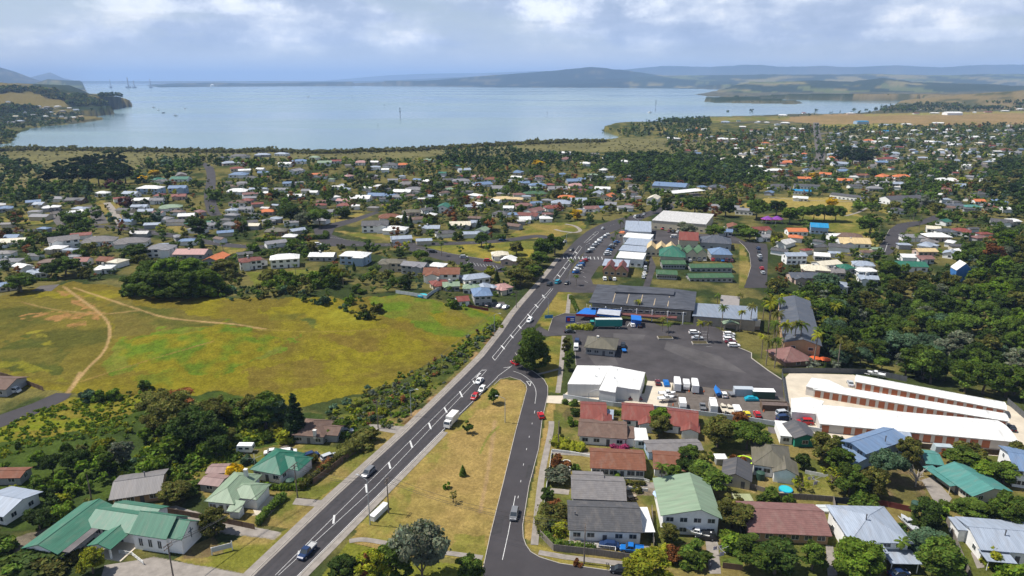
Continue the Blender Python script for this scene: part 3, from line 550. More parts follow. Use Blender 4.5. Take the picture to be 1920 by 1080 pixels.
def paths():
    mb = MB()
    ribbon_mb(mb, [G(x - 10 * (y - 200) / 800, y) for x, y in MLL[:9]], 2.6, .05)
    ribbon_mb(mb, [G(x + 10 * (y - 200) / 800, y) for x, y in MRL[:3]] , 2.0, .05)
    ribbon_mb(mb, [G(*p) for p in smooth_px([(1034, 790), (1032, 812), (1017, 885), (1008, 960), (1002, 1022)])], 1.7, .05)
    ribbon_mb(mb, [G(*p) for p in [(1010, 1036), (1060, 1045), (1190, 1060)]], 1.6, .05)
    ribbon_mb(mb, [G(*p) for p in smooth_px([(1057, 630), (1052, 690), (1046, 737)])], 1.7, .05); ribbon_mb(mb, [G(*p) for p in [(1068, 552), (1064, 588)]], 1.8, .05)
    ribbon_mb(mb, [G(*p) for p in smooth_px([(655, 1015), (680, 1012), (720, 1018), (770, 1030), (830, 1036), (905, 1046)])], 1.5, .05)
    ribbon_mb(mb, [G(*p) for p in smooth_px([(1008, 702), (1025, 698), (1048, 692)])], 1.2, .05)
    tag(mb.build('pavement', PATHC), kind='structure')
    k = MB()
    kerb(k, [(x - 5, y) for x, y in MLL[:6]]); kerb(k, [(x + 5, y) for x, y in MRL[:3]]); kerb(k, SR_L[1:]); kerb(k, SR_R[:-1])
    kerb(k, [(1028, 621), (1037, 595), (1060, 587), (1100, 591)]); kerb(k, [(1355, 621), (1380, 650), (1409, 662), (1409, 672), (1440, 695), (1466, 712)], .3, .2); kerb(k, [(1077, 645), (1080, 685)])
    kerb(k, [(1386, 453), (1396, 462), (1405, 475), (1408, 500), (1402, 520)]); kerb(k, [(1655, 455), (1668, 430)]); kerb(k, [(780, 466), (860, 478), (940, 492)])
    tag(k.build('kerb', KERB), kind='structure')
for pp in ([(702, 868), (716, 853), (727, 858), (713, 874)], [(597, 1012), (630, 978), (646, 984), (615, 1018)], [(990, 872), (1002, 871), (1000, 896), (985, 897)], [(838, 752), (850, 739), (857, 742), (846, 756)], [(925, 975), (945, 972), (940, 1000), (922, 1002)]): sheet('road', pp, mat('patched_asphalt', (.037, .035, .037), .9, .2, .5), .043)
for pp in ([(1090, 650), (1120, 690), (1160, 684), (1140, 645)], [(1250, 640), (1350, 668), (1400, 700), (1330, 690), (1245, 655)], [(1150, 625), (1210, 628), (1205, 640), (1150, 636)]): sheet('car_park', pp, mat('faded_asphalt', (.072, .066, .066), .9, .35, .12), .026)
paths()
def markings():
    mb = MB(); D = .048
    def ln(pts, w=.15, dash=None, mi=0, d=D):
        P = dens([G(*p) for p in pts], 1.0)
        if not dash: ribbon_mb(mb, P, w, d, mi); return
        on, off = dash; acc = 0; cur = []
        for a, b in zip(P[:-1], P[1:]):
            if acc % (on + off) < on: cur.append(a)
            elif cur: 
                if len(cur) > 1: ribbon_mb(mb, cur, w, d, mi)
                cur = []
            acc += (b - a).length
        if len(cur) > 1: ribbon_mb(mb, cur, w, d, mi)
    ln(MLL[:5] + [(918, 652)], .16); ln(MRL[:4] + [(934, 705)], .15)
    ln([(942, 622), (963, 590), (1012, 532), (1050, 484)], .15, (1.5, 3), 1)
    tm = MB()
    for k in (.13, .32, .68, .87):
        ribbon_mb(tm, [G(at_row(MLL, y) * (1 - k) + at_row(MRL, y) * k, y) for y in (1140, 1000, 900, 800, 720, 650, 600, 541, 485, 437, 411)], .75, .037)
    tm.build('tyre_wear', mat('tyre_worn_asphalt', (.036, .034, .037), .8, .25, .4), main_road)
    # flush median: two lines with slanted bars
    cl, cr = [], []
    for y in (1150, 1075, 926, 810, 730, 718): cl.append((at_row(MLL, y) * .51 + at_row(MRL, y) * .49 - (0 if y > 1100 else (9 if y > 900 else 7)) , y)); cr.append((at_row(MLL, y) * .45 + at_row(MRL, y) * .55 + (0 if y > 1100 else (7 if y > 900 else 5)), y))
    ln([(516, 1079), (680, 916), (790, 806), (882, 716)], .11); ln([(522, 1079), (702, 915), (805, 806), (890, 717)], .11)
    for (x0, y0), (x1, y1) in [((561, 1033), (559, 1047)), ((627, 966), (625, 982)), ((686, 908), (688, 924)), ((729, 867), (732, 879)), ((769, 827), (773, 840)), ((804, 793), (808, 805)), ((833, 764), (838, 774)), ((862, 734), (867, 745)), ((887, 714), (890, 720))]:
        ln([(x0, y0), (x1, y1)], .5)
    # right turn bay, arrow, junction dots
    ln([(884, 713), (903, 695), (913, 694), (902, 706)], .15); ln([(903, 694), (912, 694)], .2); ln([(892, 709), (898, 702), (895, 707)], .3); ln([(896, 704), (901, 700)], .5)
    ln([(905, 692), (930, 665)], .14, (1, 2)); ln([(914, 692), (937, 668)], .14, (1, 2)); ln([(931, 709), (966, 664)], .16, (1, 2)); ln([(934, 705), (960, 686)], .0001 + .16)
    ln([(944, 690), (958, 688)], .2)
    # upper flush median
    ln([(923, 670), (948, 640), (984, 597), (1033, 541)], .15); ln([(928, 676), (955, 640), (992, 597), (1037, 541)], .15); ln([(923, 670), (928, 676)], .2)
    for x0, y0, x1, y1 in [(940, 648, 946, 655), (957, 628, 962, 634), (972, 610, 977, 616), (989, 589, 995, 595), (1003, 571, 1009, 577), (1017, 553, 1021, 559)]: ln([(x0, y0), (x1, y1)], .6)
    ln([(1038, 524), (1086, 461), (1091, 464), (1045, 527), (1038, 524)], .16)
    for x0, y0, x1, y1 in [(1045, 515, 1050, 519), (1056, 501, 1061, 505), (1066, 488, 1070, 491), (1078, 472, 1082, 475)]: ln([(x0, y0), (x1, y1)], .6)
    ln([(1095, 455), (1118, 434), (1123, 436), (1100, 455), (1095, 455)], .16); ln([(1104, 449), (1110, 449)], .4); ln([(1112, 440), (1117, 441)], .4)
    ln([(1125, 432), (1150, 421), (1200, 408)], .14, (2, 4))
    for i in range(11):                                            # zebra crossing
        x = 1056 + i * 7.2; ln([(x, 480.6 + i * .12), (x + 1.6, 485.5 + i * .12)], .38)
    # side road
    ln(smooth_px([(962, 696), (980, 703), (998, 718), (1005, 735), (1003, 757)]), .14); ln([(1003, 770), (983, 862), (972, 930), (960, 985), (946, 1050)][:4], .14, (2.2, 5.5)); ln([(966, 930), (953, 1000), (942, 1050)], .15)
    for a, b in (((987, 715), (996, 716)), ((996, 716), (994, 724)), ((994, 724), (987, 715))): ln([a, b], .22)
    # car park
    ln([(1060, 610), (1085, 605), (1120, 600)], .12); ln([(1098, 599), (1105, 597)], .35); ln([(1176, 612), (1181, 605)], .2); ln([(1164, 606), (1167, 602)], .4)
    for i in range(6): ln([(1316 + i * 1.5, 622 + i * 5.5), (1328 + i * 1.5, 622.5 + i * 5.5)], .1)
    for i in range(7): ln([(1102 - i * 3.2 + 0, 530 - i * 9), (1096 - i * 3.2, 527 - i * 9)], .12)
    for i in range(10): ln([(880 + i * 6, 497 + i * .8), (876 + i * 6, 491 + i * .8)], .14)
    ln([(1664, 457), (1658, 475)], .2); ln([(611, 444), (700, 456)], .14); ln([(640, 459), (730, 459), (890, 455)], .14, (3, 6)); ln([(240, 428), (340, 444), (480, 463)], .14, (3, 6))
    mb.build('road_marking', [PAINTW, YELP], main_road)
markings()
# ---------------------------------------------------------------- buildings
RC = dict(w=('white', (.68, .68, .66)), s=('silver', (.29, .335, .405)), x=('pale grey', (.50, .49, .47)), v=('blue grey', (.20, .235, .29)), g=('grey', (.20, .20, .215)), d=('charcoal', (.075, .075, .08)), b=('brown', (.135, .085, .065)), r=('red', (.185, .046, .033)),
          m=('maroon', (.16, .055, .045)), o=('orange', (.52, .155, .055)), t=('green', (.018, .125, .08)), u=('blue', (.13, .20, .32)), p=('pink', (.40, .23, .21)), c=('cream', (.60, .55, .43)), k=('pale green', (.20, .275, .185)),
          a=('bright blue', (.012, .22, .44)), f=('forest green', (.045, .11, .05)), y=('straw', (.55, .42, .22)), n=('rust brown', (.175, .068, .038)), l=('slate', (.075, .085, .105)), e=('olive', (.115, .105, .075)), q=('teal', (.065, .21, .185)), z=('weathered grey', (.17, .16, .16)), i=('reddish brown', (.19, .095, .085)), j=('rusty pink', (.25, .165, .15)))
WC = dict(w=('white', (.80, .80, .78)), c=('cream', (.56, .50, .38)), g=('grey', (.34, .34, .34)), b=('brown', (.25, .16, .10)), u=('pale blue', (.32, .42, .54)), a=('blue', (.05, .17, .42)), k=('dark', (.06, .06, .065)), o=('tan', (.42, .27, .15)), p=('pinkish', (.50, .38, .32)), t=('green', (.03, .22, .15)), s=('silver', (.40, .43, .46)))
TRIM = mat('white_trim', (.70, .70, .68), .6, .06, 1)
def rmat(c, axis='x', kind=None):
    n, col = RC[c]
    kind = kind or ('tile' if c in 'bnimzog' else 'iron')
    return roof_mat('roof_' + n.replace(' ', '_') + '_' + kind, col, axis, kind, .55 if kind == 'iron' else .85)
def wmat(c): n, col = WC[c]; return mat('wall_' + n.replace(' ', '_'), col, .8, .10, .8, .2)
def vol(wb, rb, x0, y0, w, d, h, roof='gable_x', pitch=20, over=.45, ro=.5, z0=-1.6, t=.16):
    """one block of walls with its roof, seen from the front at y0"""
    x1, y1 = x0 + w, y0 + d; tp = math.tan(R(pitch))
    def wl(pts): wb.poly(pts)
    if roof in ('gable_x', 'gable_y'):
        if roof == 'gable_x': P = lambda a, b, z: (b, a, z); a0, a1, b0, b1 = y0, y1, x0, x1
        else: P = lambda a, b, z: (a, b, z); a0, a1, b0, b1 = x0, x1, y0, y1
        ar = a0 + (a1 - a0) * ro; zr = h + tp * (a1 - a0) / 2
        sl0 = (zr - h) / (ar - a0); sl1 = (zr - h) / (a1 - ar)
        for b, flip in ((b0, 0), (b1, 1)): wl([P(a0, b, z0), P(a1, b, z0), P(a1, b, h), P(ar, b, zr), P(a0, b, h)])
        wl([P(a0, b0, z0), P(a0, b1, z0), P(a0, b1, h), P(a0, b0, h)]); wl([P(a1, b0, z0), P(a1, b1, z0), P(a1, b1, h), P(a1, b0, h)])
        rings = []
        for b in (b0 - over, b1 + over):
            rings.append([P(a0 - over, b, h - sl0 * over), P(ar, b, zr), P(a1 + over, b, h - sl1 * over), P(a1 + over, b, h - sl1 * over + t), P(ar, b, zr + t), P(a0 - over, b, h - sl0 * over + t)])
        rb.loft(rings)
        rb.cyl(P(ar, b0 - over, zr + t), P(ar, b1 + over, zr + t), .10, n=5)
    elif roof == 'hip':
        wb.box(x0, x1, y0, y1, z0, h)
        X0, X1, Y0, Y1 = x0 - over, x1 + over, y0 - over, y1 + over; ze = h + .002
        if X1 - X0 >= Y1 - Y0:
            hr = (Y1 - Y0) / 2; A, B = (X0 + hr, Y0 + hr), (X1 - hr, Y0 + hr)
            if B[0] - A[0] < .3: A = (A[0] - .15, A[1]); B = (B[0] + .15, B[1])
        else:
            hr = (X1 - X0) / 2; A, B = (X0 + hr, Y0 + hr), (X0 + hr, Y1 - hr)
        zr = ze + t + hr * tp; c = [(X0, Y0), (X1, Y0), (X1, Y1), (X0, Y1)]
        lo = [(x, y, ze) for x, y in c]; hi = [(x, y, ze + t) for x, y in c]; A3, B3 = A + (zr,), B + (zr,)
        rb.poly(lo[::-1])
        for i in range(4): j = (i + 1) % 4; rb.poly([lo[i], lo[j], hi[j], hi[i]])
        if X1 - X0 >= Y1 - Y0: rb.poly([hi[0], hi[1], B3, A3]); rb.poly([hi[1], hi[2], B3]); rb.poly([hi[2], hi[3], A3, B3]); rb.poly([hi[3], hi[0], A3])
        else: rb.poly([hi[0], hi[1], A3]); rb.poly([hi[1], hi[2], B3, A3]); rb.poly([hi[2], hi[3], B3]); rb.poly([hi[3], hi[0], A3, B3])
        for a, b in ((hi[0], A3), (hi[1], B3 if X1 - X0 >= Y1 - Y0 else A3), (hi[2], B3), (hi[3], A3 if X1 - X0 >= Y1 - Y0 else B3), (A3, B3)): rb.cyl(a, b, .09, n=5)
    elif roof in ('mono', 'mono_b', 'mono_x'):
        dz = tp * (w if roof == 'mono_x' else d)
        zz = {'mono': (h, h, h + dz, h + dz), 'mono_b': (h + dz, h + dz, h, h), 'mono_x': (h, h + dz, h + dz, h)}[roof]
        c = [(x0, y0), (x1, y0), (x1, y1), (x0, y1)]
        for i in range(4): j = (i + 1) % 4; wl([(c[i][0], c[i][1], z0), (c[j][0], c[j][1], z0), (c[j][0], c[j][1], zz[j]), (c[i][0], c[i][1], zz[i])])
        sx = (tp if roof == 'mono_x' else 0) * over; sy = (tp if roof == 'mono' else -tp if roof == 'mono_b' else 0) * over
        C4 = [(x0 - over, y0 - over, zz[0] - sx - sy + .003), (x1 + over, y0 - over, zz[1] + sx - sy + .003), (x1 + over, y1 + over, zz[2] + sx + sy + .003), (x0 - over, y1 + over, zz[3] - sx + sy + .003)]
        rb.loft([C4, [(x, y, z + t) for x, y, z in C4]])
    elif roof == 'flat':
        wb.box(x0, x1, y0, y1, z0, h); rb.box(x0 - over, x1 + over, y0 - over, y1 + over, h + .003, h + t + .05)
    elif roof == 'open':                                            # carport: posts and a flat roof
        for x in (x0 + .1, x1 - .1):
            for y in (y0 + .1, y1 - .1): wb.box(x - .07, x + .07, y - .07, y + .07, z0, h)
        rb.box(x0 - over, x1 + over, y0 - over, y1 + over, h + .003, h + t)
    elif roof == 'pyramid':
        wb.box(x0, x1, y0, y1, z0, h); X0, X1, Y0, Y1 = x0 - over, x1 + over, y0 - over, y1 + over; cx, cy = (x0 + x1) / 2, (y0 + y1) / 2; zr = h + tp * (X1 - X0) / 2
        c = [(X0, Y0, h + .003), (X1, Y0, h + .003), (X1, Y1, h + .003), (X0, Y1, h + .003)]; hi = [(x, y, z + t) for x, y, z in c]; rb.poly(c[::-1])
        for i in range(4): j = (i + 1) % 4; rb.poly([c[i], c[j], hi[j], hi[i]]); rb.poly([hi[i], hi[j], (cx, cy, zr)])
_WIN = {}
def win_mesh(w, h, kind):
    k = (round(w, 1), round(h, 1), kind)
    if k in _WIN: return _WIN[k]
    a = MB(); x, z = w / 2, h / 2
    if kind == 'frame':
        for b in ((-x - .07, x + .07, -z - .07, -z), (-x - .07, x + .07, z, z + .07), (-x - .07, -x, -z, z), (x, x + .07, -z, z), (-.03, .03, -z, z)): a.box(b[0], b[1], -.06, 0, b[2], b[3])
        _WIN[k] = a.mesh('window', [TRIM])
    elif kind == 'pane': a.box(-x, x, -.025, 0, -z, z); _WIN[k] = a.mesh('pane', [glass_mat()])
    elif kind == 'both':
        for b in ((-x - .09, x + .09, -z - .09, -z), (-x - .09, x + .09, z, z + .09), (-x - .09, -x, -z, z), (x, x + .09, -z, z)): a.box(b[0], b[1], -.06, 0, b[2], b[3])
        a.box(-x, x, -.025, 0, -z, z, 1); _WIN[k] = a.mesh('window', [TRIM, glass_mat()])
    elif kind == 'door': a.box(-x, x, -.05, 0, -z, z); _WIN[k] = a.mesh('door', [mat('door_paint', (.10, .10, .11), .5, .1)])
    elif kind == 'garage': a.box(-x, x, -.05, 0, -z, z); _WIN[k] = a.mesh('garage_door', [mat('garage_door_paint', (.55, .53, .48), .5, .1)])
    elif kind == 'orange': a.box(-x, x, -.04, 0, -z, z); _WIN[k] = a.mesh('roller_door', [roof_mat('orange_roller_door', (.42, .13, .055), 'x', 'tile', .5)])
    return _WIN[k]
def put(parent, name, me, x, y, z, rz=0.0):
    o = link(name, me, parent); o.location = (x, y, z); o.rotation_euler = (0, 0, rz); return o
def window(parent, x, y, z, w, h, rz=0.0, lod=1):
    if lod >= 2:
        o = put(parent, 'window', win_mesh(w, h, 'frame'), x, y, z, rz); link('pane', win_mesh(w, h, 'pane'), o); return o
    return put(parent, 'window', win_mesh(w, h, 'both'), x, y, z, rz)
def win_row(parent, side, box, z, n, w, h, lod, skip=()):
    """n windows evenly along one side of the block box=(x0,x1,y0,y1)"""
    x0, x1, y0, y1 = box
    for i in range(n):
        if i in skip: continue
        t = (i + .5) / n
        if side == 'f': window(parent, x0 + (x1 - x0) * t, y0 - .003, z, w, h, 0, lod)
        elif side == 'l': window(parent, x0 - .003, y0 + (y1 - y0) * t, z, w, h, -math.pi / 2, lod)
        elif side == 'r': window(parent, x1 + .003, y0 + (y1 - y0) * t, z, w, h, math.pi / 2, lod)
        elif side == 'b': window(parent, x0 + (x1 - x0) * t, y1 + .003, z, w, h, math.pi, lod)
HOUSES = []          # (centre, radius, short look, photo x, y) for keeping trees off and for labels
def chim(parent, roof, x, y, z, kind='brick'):
    m = MB()
    if kind == 'flue': m.cyl((x, y, z - .6), (x, y, z + 1.0), .13, n=8); m.cyl((x, y, z + 1.0), (x, y, z + 1.15), .2, n=8); return m.build('flue', mat('flue_metal', (.12, .12, .13), .5, .1), roof)
    m.box(x - .4, x + .4, y - .4, y + .4, z - 1.6, z + .9); m.box(x - .47, x + .47, y - .47, y + .47, z + .9, z + 1.05)
    return m.build('chimney', mat('chimney_' + kind, (.62, .60, .56) if kind == 'white' else (.30, .14, .09), .9, .2, 2), roof)
def house(label, cat, A, B, D, h=2.7, roof='gable_x', rc='g', wc='w', pitch=18, over=.5, ro=.5, wings=(), wf=3, wl=2, wr=2, door=True, lod=2, chimney=None, name='house', z0=-1.6, wz=None, group=None, wh=1.1, ww=1.6, kind=None, storeys=1, world=False):
    """front wall runs along the ground from A to B, the block goes D metres back"""
    a, b = (A, B) if world else (G(*A), G(*B)); d = b - a; Wd = d.xy.length; rz = math.atan2(d.y, d.x)
    mid = (a + b) / 2; t = thing(name, label, cat, (mid.x, mid.y, min(a.z, b.z)), rz, group)
    wb, rb = MB(), MB(); vol(wb, rb, -Wd / 2, 0, Wd, D, h, roof, pitch, over, ro, z0)
    for wg in wings: vol(wb, rb, *wg[:5], **(wg[5] if len(wg) > 5 else {}))
    wb.build('wall', wmat(wc), t); ax = 'y' if roof in ('gable_y', 'mono_x') else 'x'; ro_ = rb.build('roof', rmat(rc, ax, kind), t)
    bx = (-Wd / 2, Wd / 2, 0, D)
    for s in range(storeys):
        z = (wz or 1.5) + s * 2.6
        win_row(t, 'f', bx, z, wf, ww, wh, lod, skip=(wf // 2,) if (door and s == 0 and wf > 1) else ())
        win_row(t, 'l', bx, z, wl, ww * .8, wh, lod); win_row(t, 'r', bx, z, wr, ww * .8, wh, lod)
    if door: put(t, 'door', win_mesh(.95, 2.0, 'door'), -Wd / 2 + Wd * ((wf // 2) + .5) / max(wf, 1), -.003, 1.02)
    if chimney: chim(t, ro_, chimney[0] * Wd / 2, chimney[1] * D, h + chimney[2], chimney[3])
    c = mid + Vector((-math.sin(rz), math.cos(rz), 0)) * D / 2
    px, py = proj(c.x, c.y, c.z + h); HOUSES.append((c.x, c.y, math.hypot(Wd, D) / 2, label, px, py, Wd / 2 + .8, D / 2 + .8, rz))
    return t, ro_, Wd
# ---- the houses in the front, one by one
X = house
t, r_, w_ = X('long white house with charcoal tiled roof on the street corner', 'house', (1068, 1015), (1199, 1020), 10.5, 3.4, rc='d', kind='tile', pitch=22, wf=5, wl=1, wr=0, wz=1.9, chimney=(-.85, .3, 1.2, 'flue'))
def rail(parent, pts, h=1.0, name='railing', m=TRIM, z=0.0):
    mb = MB()
    for (x0, y0), (x1, y1) in zip(pts[:-1], pts[1:]):
        n = max(1, int(math.hypot(x1 - x0, y1 - y0) / 1.2))
        for i in range(n + 1): q = i / n; mb.box(x0 + (x1 - x0) * q - .05, x0 + (x1 - x0) * q + .05, y0 + (y1 - y0) * q - .05, y0 + (y1 - y0) * q + .05, z, z + h)
        for k in (.35, .65, 1.0): mb.cyl((x0, y0, z + h * k), (x1, y1, z + h * k), .05, n=5)
    return mb.build(name, m, parent)
rail(t, [(-8, -2.4), (-2, -2.4)], 1.0, z=.4); rail(t, [(-1.5, -2.2), (2.2, -2.6), (2.2, -3.4)], 1.0)
m = MB(); m.box(-8.2, 2.2, -2.4, -.02, -.5, .38); m.build('deck', mat('deck_boards', (.32, .29, .26), .9, .2, 1), t)
t, r_, w_ = X('white house with weathered grey tiled roof behind the corner house', 'house', (1074, 957), (1170, 961), 9.5, 3.6, rc='z', pitch=20, wf=4, wl=2, wr=1, wz=2.2, wings=[(-5.8, 5.2, 7.0, 6.0, 3.75, dict(roof='gable_x', pitch=18))])
rail(t, [(-3.5, -1.6), (0.5, -1.6)], 1.0, z=.6)
X('two storey white house with pale green iron roof and palm shadow', 'house', (1241, 1000), (1344, 1005), 14, 5.2, 'gable_y', 'k', 'w', 17, .7, .66, wf=4, wl=0, wr=2, wz=1.3, storeys=2)
X('brick house with long reddish brown tiled roof near bottom right', 'house', (1404, 1014), (1551, 1021), 11, 2.7, 'gable_x', 'i', 'o', 20, .6, wf=6, wl=1, wr=1, door=False)
t, r_, w_ = X('two storey house with silver hip roof below the green swimming pool', 'house', (1592, 1047), (1697, 1050), 12, 4.6, 'hip', 's', 'w', 18, .7, wf=4, wl=2, wr=3, wz=1.2, storeys=2, wings=[(-6.2, -3.2, 6.0, 4.0, 4.2, dict(roof='hip', pitch=16)), (.8, -4.2, 5.6, 4.0, 2.5, dict(roof='open'))], chimney=(-.2, .4, 2.2, 'flue'))
t, r_, w_ = X('white house with grey blue roof and cream awning at the right edge', 'house', (1836, 1052), (1975, 1064), 11, 3.2, 'gable_x', 's', 'w', 14, .5, wf=5, wl=2, wr=1, wings=[(-9.0, 6.5, 11, 4, 3.1, dict(roof='flat')), (-7.4, -3.0, 5.0, 3.2, 2.5, dict(roof='open'))], chimney=(-.15, .35, 1.4, 'flue'))
X('long house with teal iron roof beside the curved concrete drive', 'house', (1756, 899), (1820, 945), 10, 2.8, 'gable_x', 'q', 'c', 15, .8, wf=6, wl=2, wr=2, wings=[(-8, -2.2, 9, 2.6, 2.4, dict(roof='open', over=.2))])
X('small garage with teal iron roof behind the teal roofed house', 'garage', (1735, 884), (1764, 887), 7, 2.5, 'gable_x', 'q', 'g', 15, .4, wf=1, wl=1, wr=1, door=False, name='garage')
t, r_, w_ = X('two storey pale blue house with sloping blue iron roof', 'house', (1580, 857), (1618, 878), 16, 5.0, 'gable_y', 'u', 'u', 13, .9, .35, wf=2, wl=3, wr=3, wz=1.4, storeys=2, chimney=(.9, .5, 1.5, 'flue'), wings=[(-3.5, -4.6, 7.0, 4.4, 2.7, dict(roof='mono', pitch=8))])
t, r_, w_ = X('white house with dark grey green hip roof near the trampoline', 'house', (1412, 890), (1478, 900), 11.5, 3.2, 'hip', 'e', 'w', 24, .6, wf=4, wl=2, wr=2, wz=1.8, wings=[(.5, -2.0, 5.5, 6, 3.1, dict(roof='gable_y', pitch=24))])
X('small beige garage with dark grey gable roof behind the big bushes', 'garage', (1353, 909), (1405, 919), 8, 2.6, 'gable_y', 'd', 'c', 22, .4, .45, wf=2, wl=0, wr=1, name='garage')
t, r_, w_ = X('house with rust brown roof and long glazed white verandah', 'house', (1109, 893), (1207, 898), 9.5, 2.8, 'gable_x', 'n', 'w', 20, .5, wf=6, wl=1, wr=1, ww=1.9, wh=1.3)
rail(t, [(-w_ / 2, -1.2), (w_ / 2, -1.2), (w_ / 2 + 1.2, -1.9)], .95, 'verandah_railing')
X('garage with rust brown roof beside the verandah house', 'garage', (1227, 893), (1285, 898), 9, 2.5, 'gable_x', 'n', 'w', 16, .5, wf=2, wl=1, wr=1, door=False, name='garage')
X('long low shed with pale brown roof and blue wall', 'shed', (1216, 862), (1316, 860), 6, 2.5, 'gable_x', 'z', 'u', 12, .4, wf=4, wl=1, wr=1, door=False, name='shed')
t, r_, w_ = X('white house with long brown roof beside the pink bougainvillea', 'house', (1086, 832), (1172, 838), 9.5, 2.8, 'gable_x', 'b', 'w', 18, .5, wf=4, wl=2, wr=0, wings=[(6.8, .4, 2.2, 7, 2.5, dict(roof='flat', over=.1))])
X('small white lean-to shed with white flat roof right of the long brown roof', 'shed', (1190, 840), (1214, 841), 7, 2.4, 'flat', 'w', 'w', over=.2, wf=1, wl=0, wr=1, door=False, name='shed')
for a, b, rf, lb in (((1091, 798), (1134, 800), 'gable_x', 'white unit with red roof, leftmost of the three red roofs'), ((1168, 800), (1222, 804), 'gable_x', 'white unit with red roof, middle of the three red roofs'), ((1246, 810), (1304, 817), 'gable_x', 'white unit with red roof, rightmost of the three red roofs')):
    X(lb, 'house', a, b, 10.5, 2.7, rf, 'r', 'w', 19, .6, wf=3, wl=2, wr=2, group='red roofed units below the warehouse', wings=[(0.5, -2.6, 4.6, 5, 2.6, dict(roof='gable_y', pitch=19))])
X('small carport with silver roof between the red roofed units', 'carport', (1136, 799), (1148, 800), 6, 2.4, 'open', 's', 'w', over=.2, wf=0, wl=0, wr=0, door=False, name='carport')
X('green and white garage with dark grey roof below the storage units', 'garage', (1489, 838), (1528, 838), 8, 3.0, 'gable_y', 'd', 't', 20, .5, wf=1, wl=1, wr=1, door=False, name='garage')
X('white flat shed left of the green and white garage', 'shed', (1462, 832), (1484, 834), 9, 2.5, 'flat', 'w', 'w', over=.2, wf=1, wl=0, wr=0, door=False, name='shed')
t, r_, w_ = X('two storey white house with blue roof at the right edge', 'house', (1897, 912), (1960, 922), 12, 5, 'gable_x', 'u', 'w', 14, .5, wf=4, wl=2, wr=1, wz=1.4, storeys=2)
X('small grey shed with silver roof under the storage fence', 'shed', (1684, 834), (1706, 837), 4, 2.3, 'mono', 's', 'g', 8, .3, wf=1, wl=0, wr=0, door=False, name='shed')
# ---- left of the road
t, r_, w_ = X('tan house with long grey brown roof beside the wood', 'house', (214, 951), (300, 938), 10, 2.6, 'gable_x', 'z', 'o', 16, .7, wf=4, wl=1, wr=1, chimney=(.25, .55, 1.7, 'flue'), kind='iron')
t, r_, w_ = X('white cottage with pale green hip roof in front of the rusty shed', 'house', (393, 958), (440, 963), 12, 2.9, 'hip', 'k', 'w', 24, .6, wf=3, wl=3, wr=2, chimney=(.4, .8, 2.2, 'white'), wings=[(0, 2.5, 7.8, 6.0, 2.85, dict(roof='hip', pitch=24)), (3.2, -1.8, 2.4, 2.2, 2.2, dict(roof='mono'))])
X('open shed with rusty pink iron roof', 'shed', (377, 921), (411, 925), 4.6, 2.2, 'gable_x', 'j', 'g', 12, .4, wf=1, wl=0, wr=1, door=False, name='shed')
X('low rusty red garage behind the open shed', 'garage', (390, 900), (422, 899), 4, 2.1, 'gable_x', 'j', 'g', 12, .4, wf=1, wl=0, wr=0, door=False, name='garage')
t, r_, w_ = X('white weatherboard cottage with bright green hip roof by the hedge', 'house', (477, 898), (527, 907), 10, 3.0, 'hip', 't', 'w', 24, .7, wf=3, wl=2, wr=3, wz=1.7, wings=[(-1.0, 3.0, 8.5, 6.0, 2.95, dict(roof='hip', pitch=24))])
t, r_, w_ = X('grey house with brown hip roof and white chimney beside the road bend', 'house', (553, 831), (606, 833), 9, 2.8, 'hip', 'b', 'g', 24, .6, wf=3, wl=2, wr=2, chimney=(.5, -.02, 1.0, 'white'), wings=[(1.5, 1.5, 6.5, 5.5, 2.75, dict(roof='gable_x', pitch=20))])
X('pale house with white iron roof cut by the left edge', 'house', (-40, 975), (12, 985), 9, 3, 'gable_x', 's', 'w', 14, .8, wf=3, wl=1, wr=2)
X('low outbuilding with rust red roof at the left edge among trees', 'shed', (-25, 910), (40, 909), 4.5, 2.2, 'gable_x', 'n', 'g', 14, .4, wf=2, wl=0, wr=1, door=False, name='shed')
X('brown roofed house behind the wooden fence at the left edge', 'house', (-60, 742), (14, 744), 9, 3, 'gable_x', 'b', 'g', 18, .6, wf=3, wl=1, wr=1)
t, r_, w_ = X('two storey grey house with pale blue hip roof above the grassy slope', 'house', (890, 572), (922, 574), 11, 5, 'hip', 'u', 'g', 22, .6, wf=3, wl=2, wr=3, wz=1.4, storeys=2, lod=1)
X('small white garage with red roof beside the grassy slope', 'garage', (859, 573), (880, 574), 7, 2.6, 'gable_x', 'r', 'w', 18, .4, wf=1, wl=1, wr=1, door=False, name='garage', lod=1)
